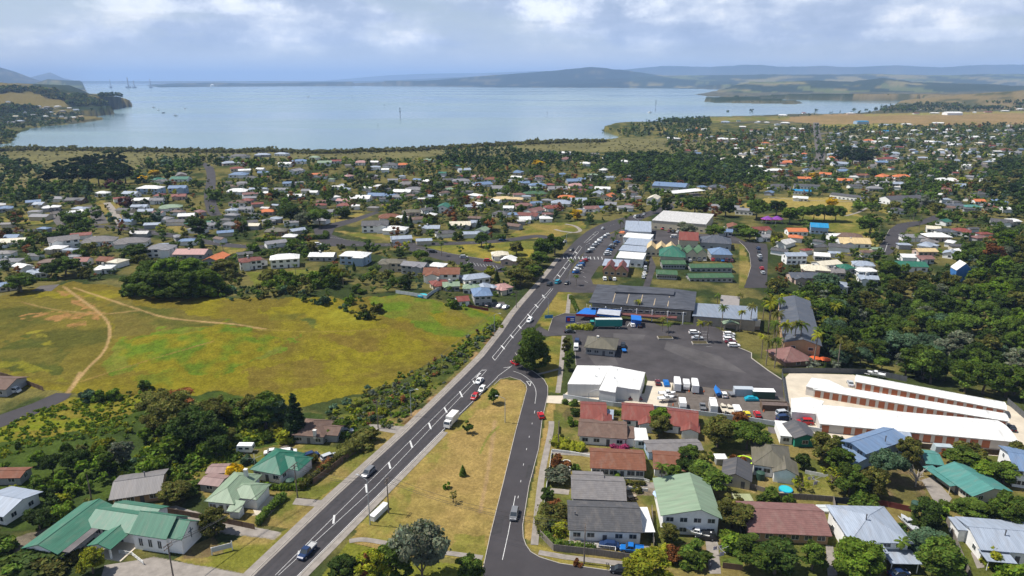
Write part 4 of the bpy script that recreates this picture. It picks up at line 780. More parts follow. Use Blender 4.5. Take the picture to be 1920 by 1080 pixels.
# ---- the church
def church():
    A, B = G(338, 1042), G(254, 1029)                              # long front of the nave from its gable end
    d = (A - B).xy.normalized(); n = Vector((-d.y, d.x)); rz = math.atan2(d.y, d.x)
    t = thing('church', 'white church with green iron roofs, porch and cross on the gable', 'church', (B.x, B.y, min(A.z, B.z)), rz)
    L = (A - B).xy.length; wb, rb = MB(), MB()
    vol(wb, rb, 0, 0, L * .74, 7.4, 4.4, 'gable_x', 36, .5); vol(wb, rb, L * .74, .6, L * .30, 6.2, 4.1, 'gable_x', 36, .35)
    vol(wb, rb, -13.0, 1.4, 13.2, 7.0, 3.3, 'gable_x', 26, .6); vol(wb, rb, -12.0, 6.6, 11.5, 5.0, 2.9, 'gable_x', 24, .4)
    vol(wb, rb, -20.3, -7.8, 8.2, 16.0, 3.2, 'gable_y', 20, .6); vol(wb, rb, -7.5, -4.0, 5.0, 6.5, 2.9, 'gable_y', 18, .5, z0=2.4)
    for x in (-7.3, -2.7): wb.box(x - .16, x + .16, -4.1, -3.8, -.6, 2.9)
    wb.build('wall', wmat('w'), t); r = rb.build('roof', roof_mat('church_green', (.045, .155, .10), 'x', 'iron', .5), t)
    m = MB(); m.box(-11.4, -9.6, -7.4, .9, 3.0, 3.15); m.build('flat_roof', mat('membrane', (.12, .11, .11), .9, .2, .5), t)
    for i in range(3): window(t, 1.8 + i * (L * .72 - 3.4) / 2, -.003, 2.1, .9, 1.9, 0, 2)
    for x in (-10.5, -8.6): window(t, x, 1.397, 2.0, 1.3, 1.1, 0, 2)
    for y in (-6, -2.5): window(t, -12.097, y, 2.0, 2.2, 1.0, math.pi / 2, 2)
    for x in (-18.5, -14.5): window(t, x, -7.803, 1.9, 1.2, .8, 0, 2)
    put(t, 'door', win_mesh(1.6, 2.1, 'door'), -5, 1.397, 1.06)
    m = MB(); x = L * 1.04 + .01; m.box(x, x + .08, 3.55, 3.8, 2.2, 4.8); m.box(x + .003, x + .085, 2.9, 4.45, 3.85, 4.1); m.build('cross', mat('cross_paint', (.10, .13, .16), .6, .05), t)
    rail(t, [(-2.2, -2.2), (1.0, -2.2), (5.5, -4.2)], 1.0, 'ramp_railing'); rail(t, [(-12.5, -2.2), (-8.0, -2.2)], 1.0, 'ramp_railing')
    m = MB(); m.box(-9, 0, -4.4, 1.55, -.6, .12); m.build('porch_floor', CONC, t)
    for q in ((5, 3.7, 11, 8), (-6.5, 6, 14, 11), (-16, .2, 9, 16)):
        c = Vector((B.x, B.y, 0)) + Vector((d.x, d.y, 0)) * q[0] + Vector((n.x, n.y, 0)) * q[1]; HOUSES.append((c.x, c.y, q[2] * .7, 'church', 220, 1010, q[2] / 2 + 1, q[3] / 2 + 1, rz))
church()
# ---------------------------------------------------------------- far houses: x, y, width (in a 4x enlargement of one part of the photograph), roof colour [walls] [2 = two storeys]
FAR = {
 (0, 270): '250 425 90 u|300 442 70 s|385 465 110 w|40 472 90 u|95 686 80 u|90 718 180 c|570 410 130 d b|612 497 80 w|540 502 60 w|770 360 90 w|985 362 110 s|1130 322 170 w u 2|1235 272 100 d|1180 258 90 t|1355 254 130 t|1355 225 120 z|1335 320 120 u u 2|1195 377 90 r|1345 382 95 r|1278 386 70 g|1050 410 130 w c|1178 412 90 g|1050 458 110 s|1095 492 100 s|1280 465 150 k|1400 527 110 w|1245 552 60 g|1435 578 90 t|1550 585 90 t|1600 594 70 g|1800 85 130 d w|1668 102 120 l|1720 137 100 s|1818 137 60 g|1775 177 90 r|1790 222 130 u|1885 247 80 d|1815 288 90 g|1780 345 140 w|1905 332 50 s|1780 430 110 b|1852 415 80 r|1740 485 80 s w|1845 477 90 g|1722 592 70 g|1905 600 50 c|475 705 190 z w 2|425 768 120 w c|745 712 220 z w|990 720 220 z w|1210 768 180 g w 2|1445 802 230 p|1622 842 180 o|1875 858 150 m w 2|805 856 120 n c|618 860 70 r|787 915 80 w|884 870 60 c|70 866 160 g|272 948 120 s|40 1042 130 u',
 (480, 270): '50 76 110 s|195 70 100 s w|440 96 70 k|330 122 110 u|222 142 100 w|515 132 100 k|602 122 70 r w|785 132 90 p w|890 130 60 w|1012 150 110 d|1100 150 90 o|1295 117 80 k w|295 192 110 g w|35 182 26 w|500 230 70 r w|450 222 40 o|240 287 70 u|665 332 80 s|690 236 70 p|875 236 80 g|970 186 50 w|1560 187 90 s|1502 160 50 t|1400 212 50 t|1537 238 50 r|1660 237 80 p|1772 258 110 n|1440 262 80 d|1535 268 130 g|1600 288 90 g|1692 294 150 u|1892 278 80 s|1820 322 120 g w|1155 290 150 z|1185 332 120 g|1100 348 130 w|1280 272 70 w|1438 332 80 k|300 382 120 w u|378 342 60 g|432 354 40 w|785 395 150 w|905 377 120 u|1000 378 110 u|1065 388 90 g r|665 416 110 p|677 452 130 r|742 457 50 w|80 497 110 o|572 497 110 g|150 552 50 s|95 568 70 g|1165 500 130 e|1280 482 90 d|1410 458 130 t w 2|1312 524 70 w|1600 460 60 s|1855 402 140 y|1800 418 60 w|1895 467 70 w|1840 512 120 d w|1000 537 150 n w|1092 542 60 w|895 592 190 d w 2|1045 627 170 w w|1302 617 150 s c|1530 592 150 c|1670 577 110 s|1697 634 100 k w|150 642 150 e b|255 682 80 w|25 862 80 b w|215 842 200 w w 2|500 822 180 w g|745 820 200 w u 2|1020 872 180 e c 2|1195 892 180 g g 2|1165 945 80 s|1365 900 50 w|1395 945 260 n w 2|1375 1030 110 r c|1462 1042 90 k|1640 985 200 s w|1708 1058 70 s|1615 1062 80 k|1842 1060 110 p c|1830 815 120 c w|1895 852 80 w',
 (960, 270): '260 60 70 w|402 62 90 w|490 75 60 k|612 72 80 z|725 92 90 t w|405 107 110 i w|548 140 80 w w|828 127 110 w|685 188 70 w|232 105 50 d|380 221 60 u|40 206 90 u|462 270 110 u|522 256 40 u|190 300 120 u w|90 285 80 u|285 300 60 r|210 240 70 i|340 327 140 g|478 345 160 m|680 327 110 w|482 305 110 p|575 306 50 r|640 362 110 s|725 382 120 o|172 362 160 f|408 392 120 o c|492 414 130 s|368 432 140 s|88 452 120 i|35 404 90 y|310 466 130 r|165 490 140 i|122 522 150 m w|12 520 60 u|95 552 80 w|245 546 70 w|512 496 120 g|592 472 110 i|722 442 120 g|850 466 110 g w|1675 190 80 w|1790 222 80 w|1895 196 100 w|1832 166 80 w|1600 100 60 c|1700 95 90 c|1722 76 60 g|1850 62 90 g|1880 30 60 w|1820 40 50 u|1690 30 50 w|1490 90 90 z|1385 66 60 u|1540 316 110 l|1428 316 60 u|1660 607 130 n|1862 630 130 r|1885 682 90 g|1600 642 100 u|690 470 60 u',
 (1440, 270): '270 18 60 s|240 50 60 r|270 70 60 o|272 100 60 u|205 120 70 g|150 132 100 o|500 76 100 s w|500 100 90 o|540 142 120 s w|570 196 90 u w|432 220 80 o|350 217 90 g|270 252 90 o d|445 262 80 k|575 266 100 o u|60 192 120 w|700 227 90 n|852 236 120 o w|1005 240 120 o w|1150 238 160 g|720 284 120 g|800 325 100 g|858 286 100 g|962 290 90 s|862 132 90 u|905 105 100 r|835 108 60 r|1312 152 70 r w|1275 182 60 m|1505 156 80 w w|1340 266 160 w|1445 302 70 s|1318 332 90 i w|1375 348 50 r|1630 262 50 w|1890 308 60 w|85 312 150 d|245 396 100 w w|962 486 100 d w|1402 452 130 l|1320 448 100 s|1530 462 110 q w|1580 420 70 o|1660 462 100 n|1730 422 110 u|1785 478 50 w|1750 572 130 d|1842 566 80 w|1240 622 80 c|1330 642 120 l|1452 642 120 r w|1265 680 170 w|1200 726 130 z|1190 748 130 s w|1180 788 140 y|1255 792 90 s w|1168 842 110 i w|1375 806 90 s w|1048 832 40 w|1055 892 220 t w|1320 570 50 t|212 640 140 o|207 690 60 o|610 680 170 b|640 722 210 y w|497 676 50 w|200 820 150 s w 2|402 822 100 w|440 882 180 c w|355 922 190 c|508 942 100 z|580 912 70 t|715 890 140 s w|732 936 140 w w|748 990 130 s w|265 976 210 l|320 1030 280 s g|540 1044 130 s w|822 940 40 w|10 356 50 u|1512 240 40 g|1160 100 60 s',
 (1440, 100): '460 680 50 s|755 650 80 o|870 632 90 w|900 690 60 s|1085 720 40 s|1200 660 80 w|1275 664 70 s|1385 680 70 w|1165 690 60 s|1235 570 80 w|1100 576 60 w|1370 570 60 w|1460 622 50 s|1545 624 80 w|1650 630 50 s|1700 637 50 g|1720 576 80 s|1815 570 60 z|1830 672 50 s|1520 736 110 s|1570 772 70 s|1670 758 50 w|1690 792 60 w|1790 722 80 m|1860 740 70 g|1900 716 30 u|1470 760 60 s|820 664 50 w|950 746 70 s|880 534 120 s|1040 530 80 w|1275 520 80 w|1800 540 80 w|1650 437 60 r|1780 430 60 w|1125 420 80 w|1110 448 50 r|1250 446 70 w|1550 440 30 w|620 448 60 w|270 445 60 r|110 462 70 w|1900 416 80 w|530 602 70 s|465 636 50 s|640 620 40 c|700 570 40 s|770 585 50 w|950 580 40 u|880 580 50 a|1060 600 40 w|1140 605 50 s|1340 620 40 w|1620 600 40 s|985 700 50 r|1300 720 60 c|1420 800 50 s|1280 740 70 s|1140 640 40 i|600 735 50 w|1900 640 40 w|1760 600 50 g|1330 590 50 w|130 520 70 w|230 580 50 r|190 560 40 w|70 530 40 s|260 565 70 w|200 632 60 w|30 590 30 w|60 560 30 w|1590 670 60 c|1500 660 50 g|1680 690 40 r|1850 610 40 s|1250 630 40 s|870 700 40 g|780 700 40 i|460 710 60 w|550 690 40 s',
 (960, 100): '1335 570 50 u|1440 566 40 w|1192 632 60 w w|1238 637 50 w|1185 610 30 t|1730 548 50 w|1600 512 70 s|1700 502 30 t|1818 574 70 r|1580 640 80 w|1670 640 60 w|1840 512 60 w|1910 516 40 w|1500 622 40 s|1420 610 30 o|1900 670 50 o|1395 560 40 o|1255 575 40 s|1780 600 40 s|1870 590 50 k',
 (0, 100): '280 395 50 s|330 410 50 g|350 400 40 g|430 395 50 w|380 440 40 s|470 430 40 g|520 408 30 w|570 420 40 s|250 460 50 g|300 445 40 s|410 455 40 y|545 478 50 w|150 505 60 s|90 515 60 g|220 500 50 s|340 470 40 w|600 470 40 y|60 360 30 s|120 470 40 c|460 470 30 s|500 480 30 g|190 440 30 s'}
NUMW = ['', 'first', 'second', 'third', 'fourth', 'fifth', 'sixth', 'seventh', 'eighth', 'ninth', 'tenth', 'eleventh', 'twelfth', 'thirteenth', 'fourteenth', 'fifteenth', 'sixteenth', 'seventeenth', 'eighteenth', 'nineteenth', 'twentieth']
def region(x, y):
    if x < 260 and y < 240: return 'on the headland across the bay'
    if y < 235: return 'beyond the airfield' if x > 1560 and y < 213 else ('between the bay and the airfield' if x < 1500 else 'along the near side of the airfield')
    if x < 330 and y < 425: return 'left of the steep street under the dark pines'
    if x < 480 and y < 355: return 'at the top of the steep street'
    if x < 480 and y < 428: return 'beside the foot of the steep street'
    if x < 480: return 'above the left of the green field' if y > 475 else 'below the winding street on the left'
    if x < 1000 and y < 312: return 'on the ridge above the mangroves'
    if x < 1000 and y < 352: return 'on the wooded slope behind the ridge street'
    if x < 760 and y < 412: return 'uphill of the curved street junction'
    if x < 1000 and y < 400: return 'in the middle of the suburb'
    if x < 1000 and y < 462: return 'along the winding street near the junction'
    if x < 760 and y < 600: return 'between the winding street and the field'
    if x < 1000: return 'around the small car park lane'
    if x < 1240 and y < 340: return 'on the wooded rise short of the mangroves'
    if x < 1240: return 'left of the main shopping street' if y > 370 else 'behind the fuel station trees'
    if x < 1532 and y < 312: return 'left of the long straight street'
    if y < 280: return 'right of the long straight street near the airfield'
    if y < 318: return 'right of the long straight street by the conifers' if x < 1700 else 'on the far right of the suburb'
    if x < 1600 and y < 375: return 'behind the sports field'
    if x < 1600 and y < 470: return 'below the sports field'
    if x < 1600: return 'left of the bushy gully'
    if y < 395: return 'right of the sports field'
    if y < 440: return 'on the right above the gully road'
    return 'where the gully road bends'
NOBUILD = [[(1365, 385), (1440, 366), (1610, 368), (1655, 420), (1650, 450), (1500, 448), (1395, 400)], [(770, 462), (1010, 446), (1010, 490), (950, 515), (800, 490)], [(940, 440), (1000, 412), (1200, 395), (1440, 440), (1440, 545), (1040, 545)], [(590, 440), (620, 395), (720, 392), (740, 462), (590, 465)], [(1640, 480), (1650, 450), (1690, 410), (1790, 392), (1700, 435), (1680, 485)], [(1515, 230), (1550, 230), (1550, 320), (1515, 320)], [(380, 310), (412, 310), (418, 410), (380, 405)]]
def far_houses():
    recs = []; rnd = random.Random(11)
    for (ox, oy), s in FAR.items():
        for e in s.split('|'):
            q = e.split(); x, y, w = [float(v) for v in q[:3]]; px, py, pw = ox + x / 4, oy + y / 4, w / 4
            rc = q[3]; wc = next((c for c in q[4:] if c in WC), None) or rnd.choice('wwwcgwp'); two = '2' in q[4:]
            h = 5.0 if two else 2.9; g = G(px, py, h + .6); m = ppm(g); Wd = min(max(pw / m, 8), 26); far = g.y > 1300
            if far: Wd = min(max(pw / m * .9, 8), 30)
            D = min(max(Wd * .62, 7), 11); rz = rnd.gauss(0, .22) - g.x / max(g.y, 1) * .3
            if rnd.random() < .18: rz += math.pi / 2 - .4
            recs.append([g, Wd, D, h, rz, rc, wc, two, px, py, pw])
    keep = []
    for r in recs:                                                  # never let two houses stand in one another
        for k in keep:
            dd = (r[0] - k[0]).xy.length; need = .44 * (r[1] + k[1])
            if dd < need: r[1] = max(5.5, r[1] * max(.55, dd / need)); r[2] = min(r[2], r[1] * .8)
        if all((r[0] - k[0]).xy.length > .40 * (r[1] + k[1]) for k in keep): keep.append(r)
    keep.sort(key=lambda r: -r[10] * (2.2 if r[7] else 1)); main, rest = keep[:262], keep[262:]
    looks = {}
    for r in main:
        st = 'gable' if (int(r[8] * 7 + r[9] * 3) % 5) < 2 else 'hip'
        r.append(st); lk = (('two storey ' if r[7] else '') + WC[r[6]][0] + ' house with ' + RC[r[5]][0] + ' ' + st + ' roof', region(r[8], r[9])); looks.setdefault(lk, []).append(r)
    for lk, L in looks.items():
        L.sort(key=lambda r: r[8])
        for i, r in enumerate(L):
            if len(L) == 1: r.append(lk[0] + ' ' + lk[1])
            elif len(L) == 2: r.append(('left' if i == 0 else 'right') + ' one of two: ' + lk[0] + ' ' + lk[1])
            else: r.append((NUMW[i + 1]) + ' from left: ' + lk[0] + ' ' + lk[1])
    for g, Wd, D, h, rz, rc, wc, two, px, py, pw, st, lb in main:
        ws = lb.split()
        if len(ws) > 16: lb = ' '.join(ws[:16])
        d = Vector((math.cos(rz), math.sin(rz), 0)); n = Vector((-d.y, d.x, 0)); o = g - n * D / 2
        a, b = o - d * Wd / 2, o + d * Wd / 2; a.z = b.z = min(Zat(g.x, g.y), g.z) - .1
        k = int(px * 13 + py * 7); wings = []
        if pw > 14 and k % 3: wings = [((-.42 if k % 2 else .08) * Wd, -D * .28, Wd * .36, D * .7, h - .08, dict(roof='gable_y' if st == 'gable' else 'hip', pitch=19))]
        t, ro_, _ = house(lb, 'house', a, b, D, h, 'gable_x' if st == 'gable' else 'hip', rc, wc, 17 + k % 7, .5, wings=wings, world=True, lod=1, wf=4 if pw > 20 else 3, wl=1, wr=1, storeys=2 if two else 1, wz=1.4, door=pw > 18, ww=1.9, wh=1.25, z0=-3.0, group='houses ' + region(px, py), chimney=((-.4 + .2 * (k % 4)), .45, 1.6, 'white' if k % 2 else 'brick') if k % 4 == 1 and pw > 15 else None)
    zones = [([(0, 430), (250, 430), (470, 465), (470, 495), (230, 500), (0, 500)], 12), ([(0, 375), (240, 368), (480, 335), (480, 455), (0, 425)], 26), ([(430, 305), (830, 308), (980, 315), (960, 450), (480, 455)], 60), ([(960, 325), (1240, 318), (1200, 395), (960, 445)], 26), ([(1260, 262), (1530, 242), (1530, 325), (1300, 300)], 46), ([(1545, 246), (1920, 240), (1920, 300), (1560, 325)], 90), ([(1580, 325), (1860, 310), (1860, 400), (1620, 370)], 30), ([(1450, 450), (1640, 450), (1800, 410), (1880, 450), (1700, 500), (1500, 530)], 18)]
    for poly, n in zones:
        xs = [p[0] for p in poly]; ys = [p[1] for p in poly]; tries = 0
        while n > 0 and tries < 4000:
            tries += 1; px, py = rnd.uniform(min(xs), max(xs)), rnd.uniform(min(ys), max(ys))
            if not inpoly(np.array([px]), np.array([py]), poly)[0]: continue
            if any(inpoly(np.array([px]), np.array([py]), f)[0] for f in NOBUILD): continue
            g = G(px, py, 2.5); Wd = rnd.uniform(6, 13)
            if g.z < SEA + .5 or any((g - k[0]).xy.length < .5 * (Wd + k[1]) + 2 for k in keep): continue
            r = [g, Wd, Wd * .6, 2.7, rnd.gauss(0, .4), rnd.choice('wwxssgggdddbbkuriz'), rnd.choice('wwwcg'), False, px, py, 6]; keep.append(r); rest.append(r); n -= 1
    mats = []; mb = MB()
    def mi(m):
        if m not in mats: mats.append(m)
        return mats.index(m)
    for g, Wd, D, h, rz, rc, wc, two, px, py, pw in rest:
        w1, r1 = MB(), MB(); vol(w1, r1, -Wd / 2, -D / 2, Wd, D, h, 'hip' if int(px) % 2 else 'gable_x', 18, .5, z0=-3)
        c, s = math.cos(rz), math.sin(rz); z0 = min(Zat(g.x, g.y), g.z)
        for src, mm in ((w1, wmat(wc)), (r1, rmat(rc, 'x', 'iron'))):
            k = len(mb.v); mb.v += [(g.x + x * c - y * s, g.y + x * s + y * c, z0 + z) for x, y, z in src.v]; mb.f += [tuple(i + k for i in f) for f in src.f]; mb.m += [mi(mm)] * len(src.f)
        HOUSES.append((g.x, g.y, Wd * .6, 'far', px, py, Wd / 2, D / 2, rz))
    if rest: tag(mb.build('distant_houses', mats), 'mass of small distant pale roofs scattered across the far suburb', 'houses', kind='stuff')
far_houses()
# ---------------------------------------------------------------- large buildings
def prism(t, poly, z, m, name='roof', thick=.25, wall=None, inset=.25, zb=None):
    """a flat or sloping roof drawn round its outline with walls under it (poly: (px, py) or (px, py, height))"""
    base = t.location; P = []
    for q in poly:
        zz = z if len(q) < 3 else q[2]; p = W_at(q[0], q[1], base.z + zz); P.append((p.x - base.x, p.y - base.y, zz))
    mb = MB(); mb.loft([[(x, y, zz - thick) for x, y, zz in P], P]); r = mb.build(name, m, t)
    cx = sum(p[0] for p in P) / len(P); cy = sum(p[1] for p in P) / len(P)
    if wall:
        wb = MB(); Q = []
        for x, y, zz in P:
            d = Vector((cx - x, cy - y)); d.normalize(); Q.append((x + d.x * inset, y + d.y * inset, zz - thick - .003))
        for i in range(len(Q)): j = (i + 1) % len(Q); wb.poly([(Q[i][0], Q[i][1], -1.5), (Q[j][0], Q[j][1], -1.5), Q[j], Q[i]])
        wb.build('wall', wall, t)
    rad = max(math.hypot(p[0] - cx, p[1] - cy) for p in P); HOUSES.append((base.x + cx, base.y + cy, rad * .9, t['label'], 0, 0, rad * .8, rad * .8, 0.0))
    return r, P
def at(px, py): g = G(px, py); return (g.x, g.y, g.z)
def wins_on(t, A, B, z, n, w, h, lod=1, m=None, skip=()):
    """n windows along the wall seen on the ground from A to B"""
    b = t.location; a = G(*A) if len(A) == 2 else Vector(A); c = G(*B) if len(B) == 2 else Vector(B); d = (c - a); rz = math.atan2(d.y, d.x)
    for i in range(n):
        if i in skip: continue
        p = a.lerp(c, (i + .5) / n); nn = Vector((math.sin(rz), -math.cos(rz))) * .02
        put(t, 'window' if m is None else ('roller_door' if m == 'orange' else m), win_mesh(w, h, 'both' if m is None else m), p.x - b.x + nn.x, p.y - b.y + nn.y, z, rz)
WHITE = rmat('w', 'x', 'iron')
def warehouse():
    t = thing('warehouse', 'white metal warehouse in two blocks beside the tavern car park', 'warehouse', at(1124, 747))
    wl = mat('white_cladding', (.62, .62, .60), .6, .06, .4, stretch=(3, 3, .2))
    prism(t, [(1064, 720, 4.6), (1126, 721, 4.6), (1144, 686, 5.6), (1082, 685, 4.6)], 5, WHITE, 'roof', .22, wl, .15)
    prism(t, [(1123, 731, 4.4), (1154, 736, 4.4), (1156, 725, 5.0), (1176, 728, 4.4), (1200, 731, 4.4), (1210, 698, 4.9), (1144, 685.5, 5.9)], 5, WHITE, 'roof', .22, wl, .15)
    wins_on(t, (1126, 748), (1153, 751.5), 1.7, 2, 1.8, 1.1, 2); wins_on(t, (1156, 751), (1176, 749.5), 1.6, 1, 2.0, 1.3, 2)
    for x, y in ((1123, 692), (1117, 705), (1157, 695), (1151, 709)):
        p = W_at(x, y, t.location.z + 5.3); m = MB(); q = p - t.location; m.cyl((q.x, q.y, 5.0), (q.x, q.y, 5.8), .18, n=8); m.cyl((q.x, q.y, 5.8), (q.x, q.y, 6.05), .32, .1, n=8); m.build('vent', TRIM, t)
warehouse()
def storage(label, A, B, D, n, h=2.9, skip=(), caps=()):
    a, b = G(*A), G(*B); d = b - a; Wd = d.xy.length; rz = math.atan2(d.y, d.x); t = thing('storage_building', label, 'storage units', (a.x, a.y, a.z), rz, 'storage unit rows with orange doors')
    wb, rb = MB(), MB(); k = 7; slope = (b.z - a.z) / Wd
    wb.box(0, Wd, 0, D, -1.5, h); rings = []
    for x in (-.3, Wd + .3):
        rings.append([(x, -.4 + (D + .8) * i / k, h + .02 + (1.1 if D > 8 else .55) * math.sin(math.pi * (i / k) * .94 + .1) - .1) for i in range(k + 1)] + [(x, D + .4 - (D + .8) * i / k, h - .1 + .02) for i in range(k + 1)])
    rb.loft(rings); wb.build('wall', mat('storage_wall', (.56, .53, .49), .8, .06, .5), t); rb.build('roof', rmat('w', 'x', 'iron'), t)
    for i in range(n):
        if i in skip: continue
        put(t, 'roller_door', win_mesh(Wd / n * .66, 2.3, 'orange'), Wd * (i + .5) / n, -.004, 1.2)
    c = a + Vector((d.x, d.y, 0)) / 2 + Vector((-math.sin(rz), math.cos(rz), 0)) * D / 2; HOUSES.append((c.x, c.y, Wd * .5, label, 1700, 770, Wd / 2 + 2, D / 2 + 2, rz))
storage('back row of white storage units, its wall full of orange doors', (1602, 729), (1882, 783), 5.6, 16)
storage('middle row of white storage units with orange doors', (1524, 744), (1886, 806), 5.0, 20)
storage('front row of long white storage units nearest the wooden fence', (1536, 810), (1903, 846), 12.5, 17, skip=(1, 15, 16))
t = thing('storage_office', 'small white flat building at the storage yard corner', 'building', at(1484, 776)); prism(t, [(1484, 772), (1532, 776), (1545, 752), (1516, 744), (1483, 747)], 3.2, WHITE, 'roof', .2, wmat('w'))
t = thing('storage_block', 'short white storage block at the end of the middle row', 'storage units', at(1512, 737)); prism(t, [(1511, 724), (1528, 728), (1585, 727), (1554, 712), (1522, 708)], 3.2, WHITE, 'roof', .2, mat('storage_wall', (.56, .53, .49)))
wins_on(t, (1512.5, 735), (1524, 738), 1.2, 1, 2.6, 2.2, m='orange')
def tavern():
    t = thing('tavern', 'large tavern with broad slate hip roof above the car park', 'tavern', at(1105, 593))
    SL = mat('tavern_tiles', (.062, .066, .078), .6, .45, .35, .3, stretch=(.5, 2.5, 1))
    wl = mat('tavern_wall', (.33, .29, .24), .85, .15, .6)
    r, P = prism(t, [(1104, 567, 5.0), (1302, 582, 5.0), (1306, 547, 5.2), (1262, 541, 7.2), (1205, 537, 8.2), (1120, 533, 7.8)], 5, SL, 'roof', .35, wl, 1.6)
    m = MB(); b = t.location
    hips = [((1116, 535, 7.9), (1263, 553, 7.2)), ((1263, 553, 7.2), (1302, 566, 5.3))]
    q = [W_at(x, y, b.z + z) - b for x, y, z in ((1153, 548, 7.2), (1263, 554, 7.0), (1265, 545, 7.6), (1160, 535, 8.4))]
    m.loft([[(p.x, p.y, p.z - .5) for p in q], [(p.x, p.y, p.z + .35) for p in q]]); m.build('upper_roof', SL, t)
    m = MB()
    for x0, y0, x1, y1 in ((1154, 550, 1149, 567.5), (1180, 551, 1175, 569.5), (1205, 553, 1201, 571.5), (1230, 554, 1226, 573), (1255, 556, 1252, 575)):
        a = W_at(x0, y0, b.z + 6.6) - b; c = W_at(x1, y1, b.z + 5.2) - b; m.cyl(a, c, .22, n=6)
    m.build('gutter_rib', mat('copper_flashing', (.40, .32, .22), .6, .1), t)
    for i in range(9): wins_on(t, (1108 + i * 20, 593 + i * 1.5), (1125 + i * 20, 594.2 + i * 1.5), 3.6, 2, 1.9, 1.0)
    m = MB()
    for i in range(7):
        p = W_at(1106 + i * 29, 592 + i * 2.2, b.z) - b; m.box(p.x - .2, p.x + .2, p.y - .2, p.y + .2, -1, 4.8)
    m.build('verandah_posts', TRIM, t)
    m = MB(); q = [W_at(x, y, b.z + 2.5) - b for x, y in ((1120, 583), (1270, 593), (1268, 597), (1118, 587))]; m.loft([[(p.x, p.y, 2.2) for p in q], [(p.x, p.y, 2.5) for p in q]]); m.build('awning', mat('maroon_awning', (.13, .05, .045), .7, .1), t)
    BL = mat('blue_canvas', (.012, .13, .46), .6, .1); RD = mat('red_fascia', (.42, .03, .03), .6, .1); GR = mat('grey_deck', (.36, .38, .42), .7, .15)
    c = thing('canopy', 'blue canopy with red edge in front of the tavern entrance', 'canopy', at(1100, 594)); prism(c, [(1080, 588), (1116, 590), (1119, 578), (1097, 577)], 3.0, BL, 'canopy_top', .2)
    m = MB(); bb = c.location; a = W_at(1080, 588.4, bb.z + 3.0) - bb; d = W_at(1124, 591, bb.z + 3.0) - bb; m.loft([[(a.x, a.y - .1, 2.0), (a.x, a.y, 2.0), (a.x, a.y, 2.99), (a.x, a.y - .1, 2.99)], [(d.x, d.y - .1, 2.0), (d.x, d.y, 2.0), (d.x, d.y, 2.99), (d.x, d.y - .1, 2.99)]]); m.build('fascia', RD, c)
    pm = MB()
    for x, y in ((1082, 591), (1114, 592), (1100, 581)): p = W_at(x, y, bb.z) - bb; pm.cyl((p.x, p.y, -.5), (p.x, p.y, 2.8), .1)
    pm.build('posts', TRIM, c)
    c = thing('canopy', 'grey drive-through canopy with blue fascia before the tavern', 'canopy', at(1125, 600)); bb = c.location
    prism(c, [(1119, 588), (1162, 592), (1164, 582), (1123, 579)], 4.2, GR, 'canopy_top', .15); prism(c, [(1118.5, 588.5), (1162.5, 592.5), (1164.5, 581.5), (1122.5, 578.5)], 4.0, BL, 'fascia', .9)
    pm = MB()
    for x, y in ((1124, 604), (1160, 607), (1142, 605)): p = W_at(x, y, bb.z) - bb; pm.cyl((p.x, p.y, -.5), (p.x, p.y, 3.2), .12)
    pm.build('posts', TRIM, c)
    c = thing('bottle_store', 'blue walled lean-to with blue roof beside the canopy', 'shop', at(1180, 600)); prism(c, [(1184, 599), (1203, 601), (1202, 592), (1183, 590)], 3.2, BL, 'roof', .3, mat('blue_wall', (.02, .09, .33), .7, .1))
    c = thing('restaurant', 'low restaurant wing with blue grey roof right of the tavern', 'restaurant', at(1302, 602)); prism(c, [(1298, 592), (1420, 601), (1420, 575), (1304, 568)], 4.0, rmat('v', 'x', 'iron'), 'roof', .3, wl, .8)
    wins_on(c, (1306, 604), (1340, 606.5), 1.9, 3, 2.2, 1.4); prism(thing('service_building', 'small building with grey brown flat roof behind the restaurant wing', 'building', at(1351, 575)), [(1350, 571), (1386, 573), (1387, 556), (1352, 553)], 3.5, mat('grey_membrane', (.24, .22, .21), .9, .12), 'roof', .3, wl, .4)
    e = thing('entrance_porch', 'entrance porch with pale green gabled roof among the palms', 'porch', at(1370, 620)); wb, rb = MB(), MB(); vol(wb, rb, -3, 0, 6, 6, 3.0, 'gable_y', 16, .4, z0=2.7)
    for x in (-2.6, 2.6): wb.box(x - .3, x + .3, .2, .8, -1, 3.0)
    wb.build('wall', wl, e); rb.build('roof', rmat('k', 'y'), e)
    s = thing('sign_board', 'wide white sign board on the wall right of the porch', 'sign', at(1398, 617)); m = MB(); m.box(-6, 6, -.1, .1, 1.2, 4.2); m.build('board', TRIM, s); m = MB(); m.box(-6, 6, .12, .4, -1, 1.15); m.build('wall_base', wl, s)
tavern()
X('small olive roofed drive-in building in the middle of the car park', 'building', (1098, 664), (1152, 669), 11, 2.9, 'hip', 'e', 'g', 20, .7, wf=4, wl=1, wr=1, name='drive_in_building', chimney=(-.3, .55, 1.6, 'white'))
_a, _f = G(1468, 668), G(1457, 594); _d = (_f - _a).xy.normalized(); _b = _a + Vector((_d.y, -_d.x, 0)) * 12.5
t, r_, w_ = X('two storey motel wing with long slate ridge roof behind palms', 'motel', _a, _b, (_f - _a).xy.length, 6.0, 'gable_y', 'l', 'o', 16, .6, wf=2, wl=6, wr=6, wz=1.5, storeys=2, name='motel', lod=1, world=True)
X('round brown thatched style pavilion beside the orange umbrellas', 'pavilion', (1472, 688), (1520, 686), 11, 2.4, 'hip', 'i', 'b', 28, .9, wf=1, wl=0, wr=0, door=False, name='pavilion', lod=1)
